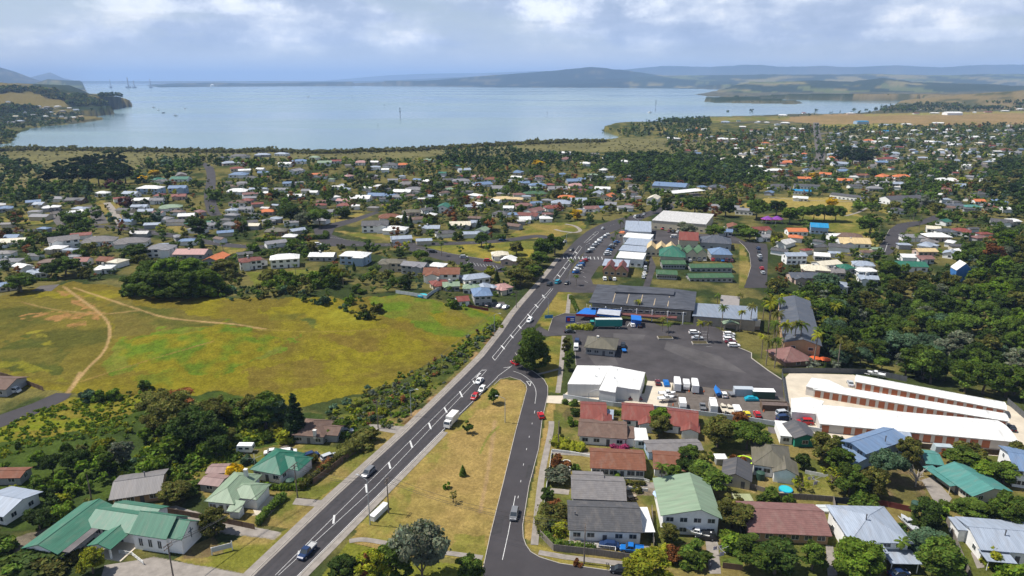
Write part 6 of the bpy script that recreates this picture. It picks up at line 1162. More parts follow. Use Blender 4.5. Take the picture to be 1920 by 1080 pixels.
for x, y in _sp: _cell.setdefault((int(x // 6), int(y // 6)), []).append((x, y))
HC = {}
for h in HOUSES:
    rr = h[2] + 4
    for i in range(int((h[0] - rr) // 20), int((h[0] + rr) // 20) + 1):
        for j in range(int((h[1] - rr) // 20), int((h[1] + rr) // 20) + 1): HC.setdefault((i, j), []).append(h)
def near_house(x, y, pad):
    for h in HC.get((int(x // 20), int(y // 20)), ()):
        c, s = math.cos(h[8]), math.sin(h[8]); dx, dy = x - h[0], y - h[1]; u, v = dx * c + dy * s, -dx * s + dy * c
        if abs(u) < h[6] + pad and abs(v) < h[7] + pad: return True
    return False
def front_house(x, y, reach):
    d = math.hypot(x, y); ux, uy = x / d, y / d
    return near_house(x + ux * reach, y + uy * reach, 0) or near_house(x + ux * reach * .5, y + uy * reach * .5, 0)
def near_road(x, y, d):
    for i in (-1, 0, 1):
        for j in (-1, 0, 1):
            for q in _cell.get((int(x // 6) + i, int(y // 6) + j), ()):
                if (q[0] - x) ** 2 + (q[1] - y) ** 2 < d * d: return True
    return False
OCC = {}
def occupied(x, y, d):
    c = 6.0; k = int(d // c) + 1
    for i in range(-k, k + 1):
        for j in range(-k, k + 1):
            for q in OCC.get((int(x // c) + i, int(y // c) + j), ()):
                if (q[0] - x) ** 2 + (q[1] - y) ** 2 < d * d: return True
    return False
def occ_add(x, y): OCC.setdefault((int(x // 6), int(y // 6)), []).append((x, y))
for t in TREES: occ_add(t['p'].x, t['p'].y)
def scatter(poly, spacing, kinds, hr, seed, ratio=.55, avoid=True, rsp=0.0, cover=1.0, maxn=9000, big=.0):
    rnd = random.Random(seed); W_ = [G(*p) for p in poly]; x0, x1 = min(p.x for p in W_), max(p.x for p in W_); y0, y1 = min(p.y for p in W_), max(p.y for p in W_)
    n = int((x1 - x0) * (y1 - y0) / spacing ** 2 * 1.25); rx = np.array([rnd.uniform(x0, x1) for _ in range(n)]); ry = np.array([rnd.uniform(y0, y1) for _ in range(n)]); z = Hf(rx, ry); px, py = proj(rx, ry, z)
    ok = inpoly(px, py, poly) & (z > SEA + .3) & (px > -60) & (px < 1990)
    if avoid:
        for f in FIELDS: ok &= ~inpoly(px, py, f)
    gap = fbm(rx, ry, 34, 3); ok &= gap < cover
    for i in np.nonzero(ok)[0]:
        x, y = rx[i], ry[i]; sp = spacing * (1 + rsp * (y - 300) / 1000)
        if occupied(x, y, sp * .72): continue
        h = rnd.uniform(*hr); kind, key = rnd.choice(kinds)
        if rnd.random() < big: h *= 1.5
        if avoid:
            if near_house(x, y, .8 + h * .10) or near_road(x, y, 2.0 + h * .22): continue
            if front_house(x, y, 3 + h * .9):
                if rnd.random() < .6: continue
                h = min(h, rnd.uniform(1.4, 3.0)); kind = 'shrub'
        occ_add(x, y); q = dict(full=.5, round=.48, spread=.62, tall=.32, conifer=.25, pine=.42, shrub=.75, palm=.27, sparse=.4, dead=.4)[kind] * rnd.uniform(.85, 1.2)
        TREES.append(dict(p=Vector((x, y, z[i])), h=h, r=h * q, key=key, kind=kind, label=None, px=px[i], py=py[i], keep=False))
MIX = [('round', 'mid'), ('round', 'mid'), ('full', 'dark'), ('round', 'dark'), ('spread', 'dark'), ('full', 'mid'), ('round', 'olive'), ('tall', 'dark'), ('round', 'bright'), ('spread', 'mid'), ('round', 'olive'), ('round', 'rust'), ('tall', 'teal'), ('conifer', 'dark'), ('shrub', 'mid'), ('shrub', 'olive'), ('palm', 'mid'), ('round', 'lime')]
BUSH = [('round', 'dark'), ('round', 'mid'), ('spread', 'dark'), ('round', 'mid'), ('tall', 'dark'), ('round', 'mid'), ('spread', 'mid'), ('tall', 'mid'), ('round', 'bright'), ('round', 'olive'), ('spread', 'teal'), ('conifer', 'dark'), ('round', 'dark'), ('spread', 'mid'), ('round', 'grey'), ('tall', 'olive')]
DARK = [('round', 'dark'), ('tall', 'dark'), ('round', 'dark'), ('round', 'mid'), ('tall', 'teal'), ('pine', 'pine'), ('spread', 'dark')]
SHR = [('shrub', 'mid'), ('shrub', 'olive'), ('shrub', 'dark'), ('shrub', 'bright'), ('shrub', 'teal')]
scatter([(1500, 545), (1560, 505), (1640, 490), (1700, 505), (1760, 530), (1840, 470), (1990, 420), (1990, 775), (1890, 752), (1800, 735), (1650, 700), (1560, 694), (1535, 640), (1515, 600)], 5.2, BUSH, (5, 12), 1, avoid=True)
scatter([(1500, 690), (1530, 690), (1660, 702), (1600, 700), (1500, 700)], 4, BUSH, (3, 5), 2)
scatter([(0, 872), (110, 858), (200, 848), (270, 815), (300, 770), (420, 750), (480, 770), (590, 790), (545, 830), (470, 838), (400, 862), (350, 885), (330, 912), (212, 912), (205, 945), (160, 965), (90, 985), (0, 1030), (-60, 1030), (-60, 875)], 4.0, [('shrub', 'bright'), ('shrub', 'mid'), ('round', 'mid'), ('round', 'bright'), ('round', 'olive'), ('spread', 'dark'), ('tall', 'mid'), ('shrub', 'mid'), ('shrub', 'bright'), ('round', 'dark'), ('spread', 'olive'), ('shrub', 'lime'), ('shrub', 'teal'), ('round', 'grey'), ('shrub', 'bright')], (2, 7), 3)
scatter([(395, 545), (480, 540), (620, 548), (690, 562), (722, 598), (690, 604), (640, 580), (560, 565), (430, 564), (396, 560)], 4.0, SHR + [('round', 'olive'), ('round', 'mid')], (1.6, 4.5), 4, avoid=False)
scatter([(240, 556), (400, 560), (396, 538), (245, 536)], 2.6, [('shrub', 'mid'), ('shrub', 'bright'), ('shrub', 'dark')], (3, 5.5), 40, avoid=False)
scatter([(600, 790), (640, 755), (720, 715), (790, 690), (850, 652), (905, 612), (925, 600), (935, 606), (890, 650), (840, 690), (770, 740), (700, 800), (640, 815)], 2.6, [('shrub', 'bright'), ('shrub', 'grey'), ('shrub', 'lime'), ('shrub', 'olive'), ('shrub', 'mid'), ('shrub', 'teal'), ('shrub', 'rust')], (.7, 2.4), 5, avoid=False)
scatter([(0, 835), (110, 820), (210, 805), (280, 775), (275, 812), (200, 845), (0, 870)], 4.5, [('shrub', 'bright'), ('shrub', 'lime'), ('shrub', 'mid')], (.8, 2.4), 41, avoid=False)
scatter([(135, 735), (190, 738), (290, 728), (300, 745), (200, 755), (150, 760)], 4, SHR, (1.5, 4), 6, avoid=False)
scatter([(400, 505), (720, 545), (860, 560), (880, 585), (760, 548), (690, 558), (480, 535), (400, 545)], 6, [('round', 'mid'), ('round', 'olive'), ('shrub', 'mid'), ('shrub', 'bright')], (3, 7), 7)
scatter([(1120, 316), (1160, 300), (1200, 296), (1280, 300), (1400, 306), (1430, 325), (1435, 345), (1300, 352), (1230, 345), (1180, 345)], 8, DARK + [('round', 'mid')] * 3, (9, 14), 8)
scatter([(815, 302), (840, 286), (950, 282), (985, 290), (1130, 298), (1200, 294), (1280, 305), (1120, 312), (960, 318), (860, 325)], 11, DARK, (7, 12), 9)
scatter([(1155, 252), (1180, 240), (1215, 232), (1260, 226), (1330, 222), (1335, 246), (1300, 254), (1230, 258), (1180, 258)], 14, DARK + [('round', 'mid')], (8, 13), 10)
scatter([(1840, 345), (1870, 310), (1990, 290), (1990, 420), (1900, 420), (1850, 400)], 10, DARK + [('round', 'olive')], (8, 15), 11)
scatter([(1690, 330), (1720, 315), (1760, 335), (1770, 360), (1730, 400), (1690, 400)], 8, BUSH, (7, 13), 12); scatter([(1600, 440), (1690, 400), (1710, 415), (1640, 470)], 9, BUSH, (5, 10), 13)
scatter([(240, 330), (300, 300), (420, 296), (440, 306), (395, 320), (330, 338), (260, 350)], 12, DARK + BUSH, (7, 13), 14); scatter([(0, 352), (90, 345), (250, 362), (240, 385), (60, 385), (0, 380)], 9, DARK + BUSH, (5, 11), 15)
scatter([(-60, 300), (15, 300), (30, 320), (75, 318), (80, 338), (40, 345), (-60, 355)], 14, [('spread', 'dark'), ('round', 'teal'), ('round', 'dark')], (8, 13), 16, avoid=False)
scatter([(0, 430), (250, 428), (400, 460), (480, 470), (470, 510), (420, 520), (230, 520), (100, 535), (0, 555)], 7.4, MIX, (3.5, 9), 17, cover=.70)
scatter([(0, 372), (240, 365), (480, 330), (480, 462), (240, 428), (0, 430)], 8, MIX, (3.5, 8.5), 18, cover=.72)
scatter([(430, 306), (840, 308), (980, 314), (960, 455), (480, 462), (470, 330)], 7.8, MIX, (4, 10), 19, rsp=.3, cover=.76)
scatter([(460, 462), (1000, 455), (1000, 530), (960, 560), (700, 548), (470, 520)], 7.6, MIX, (3, 8), 20, cover=.66)
scatter([(950, 318), (1250, 312), (1440, 345), (1390, 400), (1240, 395), (1120, 420), (960, 450)], 8.4, MIX, (4, 9), 21, rsp=.2, cover=.70)
scatter([(1250, 258), (1535, 238), (1535, 330), (1430, 350), (1250, 300)], 13, MIX + DARK, (5, 12), 22, cover=.78); scatter([(1535, 240), (1700, 238), (1990, 234), (1990, 345), (1700, 335), (1535, 330)], 14, MIX + DARK, (5, 12), 23, cover=.76)
scatter([(1430, 325), (1850, 330), (1850, 420), (1600, 400), (1440, 360)], 9, MIX, (4, 9), 24, cover=.68); scatter([(1440, 440), (1640, 440), (1700, 400), (1860, 400), (1900, 460), (1700, 505), (1560, 510), (1500, 548), (1440, 548)], 7.6, MIX, (3.5, 8.5), 25, cover=.72)
scatter([(1235, 505), (1440, 530), (1480, 560), (1440, 580), (1320, 548), (1230, 540)], 6, MIX, (3, 6), 26, cover=.7)
scatter([(1440, 560), (1530, 560), (1570, 695), (1480, 690), (1420, 665), (1390, 640), (1420, 590)], 6.5, [('palm', 'lime'), ('round', 'lime'), ('shrub', 'bright'), ('round', 'mid'), ('palm', 'olive'), ('shrub', 'lime'), ('round', 'olive')], (2.5, 8), 27)
scatter([(1040, 770), (1080, 770), (1300, 800), (1540, 830), (1920, 870), (1920, 1080), (1000, 1080), (1015, 950)], 7.0, [('shrub', 'mid'), ('shrub', 'olive'), ('round', 'mid'), ('shrub', 'bright'), ('round', 'olive'), ('shrub', 'dark'), ('round', 'dark'), ('shrub', 'rust')], (1.2, 4.4), 28, cover=.66)
scatter([(340, 880), (560, 830), (720, 815), (640, 880), (560, 960), (430, 990), (340, 960)], 9, SHR, (1, 2.6), 29, cover=.5)
scatter([(1580, 216), (1660, 209), (1700, 200), (1790, 200), (1930, 205), (1930, 208), (1640, 213)], 26, DARK, (8, 14), 30); scatter([(1455, 222), (1560, 213), (1600, 212), (1590, 217), (1470, 226)], 26, DARK, (7, 12), 31)
for x, h in ((1640, 13), (1655, 11), (1600, 12), (1530, 10), (1410, 12), (1365, 9), (1708, 10), (1716, 13), (1745, 14), (1730, 9), (1700, 16), (1625, 10), (1780, 12), (1810, 15), (1870, 13)): T(x, 211 - (x - 1400) * .012, h * 1.1, h * .8, 'dark', 'round')
T(1652, 203, 24, 8, 'pine', 'conifer')
print('trees', len(TREES))
# --- which growth is a thing of its own: the ones that show largest
LAND = [(215, 1010, 'church'), (255, 940, 'tan house'), (440, 945, 'pale green cottage'), (520, 885, 'bright green roof'), (595, 815, 'brown hip roofed house'), (1130, 990, 'charcoal roofed corner house'), (1290, 970, 'pale green roofed house'), (1478, 990, 'reddish brown roofed house'), (1640, 1020, 'silver hip roofed house'), (1880, 1020, 'grey blue roofed house'), (1800, 920, 'teal roofed house'), (1615, 850, 'blue roofed house'), (1450, 880, 'grey green roofed house'), (1375, 900, 'small beige garage'), (1155, 880, 'verandah house'), (1265, 855, 'long blue shed'), (1130, 820, 'long brown roof'), (1110, 780, 'leftmost red roof'), (1190, 785, 'middle red roof'), (1270, 795, 'rightmost red roof'), (1505, 825, 'green and white garage'), (1135, 715, 'white warehouse'), (1700, 770, 'storage rows'), (1125, 655, 'drive-in building'), (1200, 560, 'tavern'), (1360, 585, 'restaurant wing'), (1490, 610, 'slate motel wing'), (1496, 675, 'brown pavilion'), (910, 555, 'pale blue hip roof'), (1270, 415, 'supermarket'), (1150, 505, 'red twin gables'), (1335, 520, 'green motel rows'), (1803, 518, 'bright blue house'), (1700, 490, 'green roofed gully house'), (1655, 375, 'school hall'), (1535, 430, 'teal blue roofs'), (850, 505, 'red roofed two storey house'), (650, 480, 'white two storey houses'), (400, 480, 'pink and orange roofs'), (200, 490, 'brown roofed bungalow'), (70, 540, 'cul-de-sac'), (160, 330, 'dark pines'), (400, 350, 'steep street'), (640, 440, 'street junction'), (1340, 330, 'bush belt'), (1534, 275, 'long straight street'), (1600, 295, 'dark conifer stand'), (900, 850, 'grass island'), (770, 770, 'left roadside bank'), (300, 640, 'green field'), (1650, 640, 'bushy gully slope'), (1800, 680, 'storage row gully'), (1850, 600, 'right edge of the gully'), (1600, 560, 'upper gully bush'), (1740, 560, 'blue house gully'), (100, 900, 'wood by the left edge'), (250, 860, 'bushy hollow'), (400, 800, 'big roadside wood'), (1418, 395, 'sports field corner'), (1540, 405, 'playing field row'), (1020, 480, 'main road reserve')]
def app(t): return t['h'] * t['r'] / t['p'].length ** 2
cands = [t for t in TREES if 0 <= t['px'] <= 1925 and t['py'] < 1115]
def pick(kinds, n):
    L = sorted([t for t in cands if t['kind'] in kinds], key=lambda t: -(app(t) * (5 if t['label'] else 1))); return L[:n]
CH = pick(('round', 'spread', 'tall', 'full'), 285) + pick(('conifer',), 40) + pick(('pine',), 34) + pick(('palm',), 90) + pick(('shrub',), 200) + pick(('sparse', 'dead'), 20)
cid = {id(t) for t in CH}
def place_tree(t, i):
    kind = t['kind']; v = i % NVAR[kind]; tr, cr, H, Rr = proto(kind, v); nm, cat = KNAME[kind]
    sz, sxy = t['h'] / H, t['r'] / Rr; rz = (i * 2.399) % 6.283
    big = tr is not None
    if big:
        o = thing(nm, t['label'], cat, (t['p'].x, t['p'].y, t['p'].z - .1), rz, t.get('group')); o.scale = (sxy, sxy, sz); link('trunk', tr, o)
        if cr is None: return
        c = link('crown', cr, o)
    else:
        c = link(nm, cr); c.location = (t['p'].x, t['p'].y, t['p'].z - .15); c.rotation_euler.z = rz; c.scale = (sxy, sxy, sz); tag(c, t['label'], cat, t.get('group'))
    c.material_slots[0].link = 'OBJECT'; c.material_slots[0].material = leaf_mat(t['key'])
def label_trees():
    by = {}
    for t in CH:
        if t['label']: continue
        look = KLOOK[t['kind']].format(LEAF[t['key']][0]); d, L = min((math.hypot(t['px'] - l[0], (t['py'] - l[1]) * 1.4), l) for l in LAND)
        dx, dy = t['px'] - L[0], t['py'] - L[1]; rel = ('beside' if d < 22 else ('left of' if dx < 0 else 'right of') if abs(dx) > abs(dy) * 1.3 else ('behind' if dy < 0 else 'in front of'))
        size = 'small ' if t['h'] < 4.5 and t['kind'] not in ('shrub',) else ('tall ' if t['h'] > 10.5 else '')
        by.setdefault((size + look, rel + ' the ' + L[2]), []).append(t); t['group'] = KNAME[t['kind']][0].replace('_', ' ') + 's near the ' + L[2]
    for (lk, ph), L in by.items():
        L.sort(key=lambda t: t['px'])
        for i, t in enumerate(L): t['label'] = (lk + ' ' + ph) if len(L) == 1 else (('left of two, ' if i == 0 else 'right of two, ') if len(L) == 2 else (NUMW[min(i + 1, 20)] + ' from left, ')) + lk + ' ' + ph
label_trees()
for t in CH:
    while len(t['label'].replace('-', ' ').split()) > 15: t['label'] = ' '.join(t['label'].split()[:-1])
for i, t in enumerate(CH): place_tree(t, i)
def stuff_trees(name, L, label, cat, seed):
    rng = np.random.default_rng(seed); VQ, CQ, VT, CT = [], [], [], []
    for t in L:
        a = t['h'] / t['p'].length * 683; n = int(np.clip(a * a * 1.1, 34, 420)); k = int(np.clip(a * .8, 4, 14)); kind = t['kind']
        if kind in ('conifer',): z = np.linspace(.1, .95, k); c = np.c_[rng.normal(size=k) * .1 * t['r'], rng.normal(size=k) * .1 * t['r'], z * t['h']]; r = t['r'] * (1.05 - z) * .9 + .2
        else: c, r = clumps(rng, k, t['h'], t['r'], 'shrub' if kind == 'shrub' else ('tall' if kind == 'tall' else 'round')); r = r * (1.35 if k < 8 else 1.15)
        if kind not in ('shrub',): c = np.vstack([c, [0, 0, t['h'] * .3]]); r = np.r_[r, t['r'] * .5]
        Q, kk = leaf_quads(c, r, n, max(.30, .95 * t['r'] / math.sqrt(n) * 1.5), rng); base = np.array([t['p'].x, t['p'].y, t['p'].z - .1])
        col = np.array(LEAF[t['key']][1]) * rng.uniform(.75, 1.3); cl = rng.uniform(.7, 1.32, len(c)); lum = cl[kk] * rng.uniform(.65, 1.4, n)
        VQ.append((Q + base).reshape(-1, 3)); CQ.append(np.repeat(col[None] * lum[:, None], 4, 0))
        cv, cf = ico_lo(c, r * .72, rng); VT.append(cv + base); CT.append(np.repeat(col[None] * cl[:, None], 12, 0))
    V1 = np.concatenate(VQ); V2 = np.concatenate(VT); nq = len(V1) // 4; nI = len(V2) // 12
    tri = (np.arange(nI)[:, None, None] * 12 + np.array(ICO12)[None]).reshape(-1, 3) + len(V1); V = np.concatenate([V1, V2])
    me = bpy.data.meshes.new(name); me.vertices.add(len(V)); me.vertices.foreach_set('co', V.astype(np.float32).ravel())
    li = np.r_[np.arange(nq * 4), tri.ravel()].astype(np.int32); me.loops.add(len(li)); me.loops.foreach_set('vertex_index', li)
    ls = np.r_[np.arange(0, nq * 4, 4), nq * 4 + np.arange(0, len(tri) * 3, 3)].astype(np.int32); me.polygons.add(len(ls)); me.polygons.foreach_set('loop_start', ls); me.update(calc_edges=True)
    a = me.color_attributes.new('leaf', 'FLOAT_COLOR', 'POINT'); cc = np.concatenate(CQ + CT); a.data.foreach_set('color', np.c_[cc, np.ones(len(cc))].astype(np.float32).ravel()); me.materials.append(leaf_mat('mid', True))
    print(name, len(L), nq, len(tri)); return tag(link(name, me), label, cat, kind='stuff')
_p = (1 + 5 ** .5) / 2
ICOV = np.array([(-1, _p, 0), (1, _p, 0), (-1, -_p, 0), (1, -_p, 0), (0, -1, _p), (0, 1, _p), (0, -1, -_p), (0, 1, -_p), (_p, 0, -1), (_p, 0, 1), (-_p, 0, -1), (-_p, 0, 1)]) / math.sqrt(1 + _p * _p)
ICO12 = [(0, 11, 5), (0, 5, 1), (0, 1, 7), (0, 7, 10), (0, 10, 11), (1, 5, 9), (5, 11, 4), (11, 10, 2), (10, 7, 6), (7, 1, 8), (3, 9, 4), (3, 4, 2), (3, 2, 6), (3, 6, 8), (3, 8, 9), (4, 9, 5), (2, 4, 11), (6, 2, 10), (8, 6, 7), (9, 8, 1)]
def ico_lo(c, r, rng):
    v = c[:, None, :] + ICOV[None] * (r[:, None, None] * np.array([1, 1, .8])) * rng.uniform(.8, 1.2, (len(c), 12, 1)); return v.reshape(-1, 3), None
REST = [t for t in TREES if id(t) not in cid]
stuff_trees('woodland', REST, 'mass of smaller trees and bushes between the houses and in the gully', 'woodland', 3)
# --- mangroves: low scrub in front of the water, too many to count
def mangroves():
    rnd = random.Random(4); L = []
    poly = [(-60, 282), (60, 278), (240, 279), (400, 281), (480, 280), (600, 283), (700, 280), (800, 277), (900, 270), (1000, 265), (1080, 262), (1130, 262), (1150, 262), (1330, 268), (1362, 278), (1200, 285), (1000, 287), (960, 291), (840, 292), (700, 299), (560, 307), (430, 302), (240, 318), (150, 336), (0, 352), (-60, 352)]
    edge = [(-60, 282), (60, 278.5), (240, 281), (400, 283), (480, 282), (600, 285), (700, 282), (800, 279), (900, 272), (1000, 267), (1080, 264), (1135, 264)]
    for i in range(3600):
        px = rnd.uniform(-40, 1362); 
        if rnd.random() < .45 and px < 1135: py = at_x(edge, px) + abs(rnd.gauss(0, 2.2)) + .6
        else: py = rnd.uniform(262, 340)
        if not inpoly(np.array([px]), np.array([py]), poly)[0] and py > at_x(edge, px) + 6: continue
        g = G(px, py)
        if g.z < SEA + .3: continue
        e = py - at_x(edge, px) if px < 1135 else 20; h = rnd.uniform(2.5, 5.0) if e < 4 else rnd.uniform(.6, 1.6)
        L.append(dict(p=g, h=h * 1.15, r=h * rnd.uniform(.8, 1.4) + 1.0, key=('mang', 'mang', 'olive', 'mang')[i % 4], kind='shrub', px=px, py=py))
    stuff_trees('mangrove_scrub', L, 'belt of low olive mangrove scrub along the harbour edge', 'mangroves', 8)
def at_x(line, x): return float(np.interp(x, [p[0] for p in line], [p[1] for p in line]))
mangroves()
def tufts():
    rnd = random.Random(31); L = []
    for poly, n, hr, keys in (([(600, 800), (700, 735), (800, 690), (880, 640), (935, 600), (945, 612), (880, 670), (830, 720), (740, 800), (640, 815)], 1700, (.3, 1.1), ('bright', 'lime', 'olive', 'grey', 'mid')), ([(0, 805), (60, 772), (140, 748), (300, 738), (300, 790), (210, 815), (110, 830), (0, 860)], 900, (.2, .7), ('bright', 'lime', 'bright')), ([(200, 900), (330, 790), (560, 790), (470, 850), (330, 910)], 700, (.5, 1.4), ('bright', 'mid', 'lime'))):
        xs = [q[0] for q in poly]; ys = [q[1] for q in poly]
        X = np.array([rnd.uniform(max(0, min(xs)), max(xs)) for _ in range(n * 3)]); Y = np.array([rnd.uniform(min(ys), max(ys)) for _ in range(n * 3)]); ok = np.nonzero(inpoly(X, Y, poly) & (vnoise(X / 9, Y / 5) > .42))[0][:n]
        for i in ok: g = G(X[i], Y[i]); h = rnd.uniform(*hr); L.append(dict(p=g, h=h, r=h * rnd.uniform(.8, 1.6), key=keys[i % len(keys)], kind='shrub', px=0, py=0))
    stuff_trees('grass_tufts', L, 'rough grass and weed tufts on the green field and roadside bank', 'grass', 14)
tufts()
def far_woods():
    rnd = random.Random(9); L = []
    for poly, n, hr in (([(-40, 165), (60, 165), (150, 180), (235, 187), (243, 195), (200, 199), (120, 200), (60, 205), (0, 215), (-40, 215)], 900, (9, 18)), ([(-40, 205), (100, 205), (190, 214), (150, 230), (60, 240), (20, 262), (-40, 262)], 420, (6, 11)), ([(1640, 205), (1700, 192), (1760, 196), (1930, 190), (1930, 203), (1660, 210)], 260, (8, 14)), ([(1325, 190), (1500, 192.5), (1490, 194.5), (1350, 192)], 60, (3, 5)), ([(1300, 177), (1500, 186), (1700, 188), (1740, 189), (1700, 187), (1490, 184), (1320, 176)], 160, (4, 6))):
        xs = [p[0] for p in poly]; ys = [p[1] for p in poly]
        for i in range(n * 3):
            px, py = rnd.uniform(min(xs), max(xs)), rnd.uniform(min(ys), max(ys))
            if not inpoly(np.array([px]), np.array([py]), poly)[0]: continue
            g = G(px, py)
            if g.z < SEA + .3 or g.y < 900: continue
            if fbm(np.array([g.x]), np.array([g.y]), 160, 3)[0] > .56: continue
            if near_house(g.x, g.y, 3): continue
            h = rnd.uniform(*hr); L.append(dict(p=g, h=h, r=h * rnd.uniform(.55, .8), key=('dark', 'dark', 'mid', 'olive')[i % 4], kind='round', px=px, py=py)); n -= 1
            if n <= 0: break
    stuff_trees('far_woodland', L, 'far woods on the headland and shores across the bay', 'woodland', 12)
far_woods()
# ---------------------------------------------------------------- vehicles
CC = dict(w=('white', (.75, .75, .74)), s=('silver', (.42, .44, .46)), g=('grey', (.16, .165, .175)), k=('black', (.015, .016, .018)), n=('navy', (.015, .035, .10)), r=('red', (.42, .012, .015)), m=('dark red', (.11, .012, .016)), b=('blue', (.01, .13, .42)), t=('teal', (.01, .27, .38)), y=('yellow', (.62, .50, .015)), d=('dark green', (.02, .07, .05)), c=('cream', (.55, .5, .4)), v=('sea green', (.01, .23, .20)))
def paintm(c): 
    n, col = CC[c]; return mat('vehicle_paint_' + n.replace(' ', '_'), col, .28, .03, .5, .5)
TYRE = mat('tyre_rubber', (.02, .02, .02), .9, .1); RIM = mat('wheel_rim', (.35, .35, .36), .4, .1); LAMP = mat('headlight_glass', (.7, .7, .72), .2, .02); TAIL = mat('tail_light', (.35, .01, .01), .3, .02); CANVAS = mat('tarpaulin_blue', (.015, .13, .36), .7, .15, 1.5)
def shell(mb, L, Wd, z0, z1, hood=0, tail=0, mi=0):
    """lower body: rounded block with a lowered bonnet"""
    rings = []
    for f, wk, zt in ((-.5, .80, z0 + (z1 - z0) * .72), (-.47, .95, z1 - tail), (-.30, 1, z1), (.10, 1, z1), (.22, 1, z1 - hood * .3), (.44, .96, z1 - hood), (.5, .80, z0 + (z1 - z0) * .55)):
        x, w = f * L, Wd / 2 * wk; rings.append([(x, -w, z0), (x, w, z0), (x, w * 1.0, zt - .12), (x, w * .9, zt), (x, -w * .9, zt), (x, -w, zt - .12)])
    mb.loft(rings, mi)
def house_glass(gm, bm_, x0, x1, Wd, z0, z1, f=.45, r=.35, k=.80):
    """glass band and painted roof of a cabin"""
    w0, w1 = Wd / 2 * .90, Wd / 2 * k
    gm.loft([[(x0, -w0, z0 - .02), (x1, -w0, z0 - .02), (x1, w0, z0 - .02), (x0, w0, z0 - .02)], [(x0 + r, -w1, z1), (x1 - f, -w1, z1), (x1 - f, w1, z1), (x0 + r, w1, z1)]])
    bm_.box(x0 + r - .06, x1 - f + .06, -w1 - .03, w1 + .03, z1 - .04, z1 + .05, 0, .05)
    for xa, xb in ((x0 + .02, x0 + r), (x1 - .02, x1 - f)):
        for s in (-1, 1): bm_.cyl((xa, s * w0, z0), (xb, s * w1, z1), .05, n=4)
    xm = (x0 + r + x1 - f) / 2
    for s in (-1, 1): bm_.cyl((xm, s * (w0 + .01), z0), (xm, s * (w1 + .01), z1), .05, n=4)
def wheel_mesh(r):
    k = ('wheel', r)
    if k not in _WIN: m = MB(); m.cyl((0, -.11, 0), (0, .11, 0), r, n=12); m.cyl((0, -.125, 0), (0, .125, 0), r * .58, n=8, mi=1); _WIN[k] = m.mesh('wheel', [TYRE, RIM])
    return _WIN[k]
VP = {}
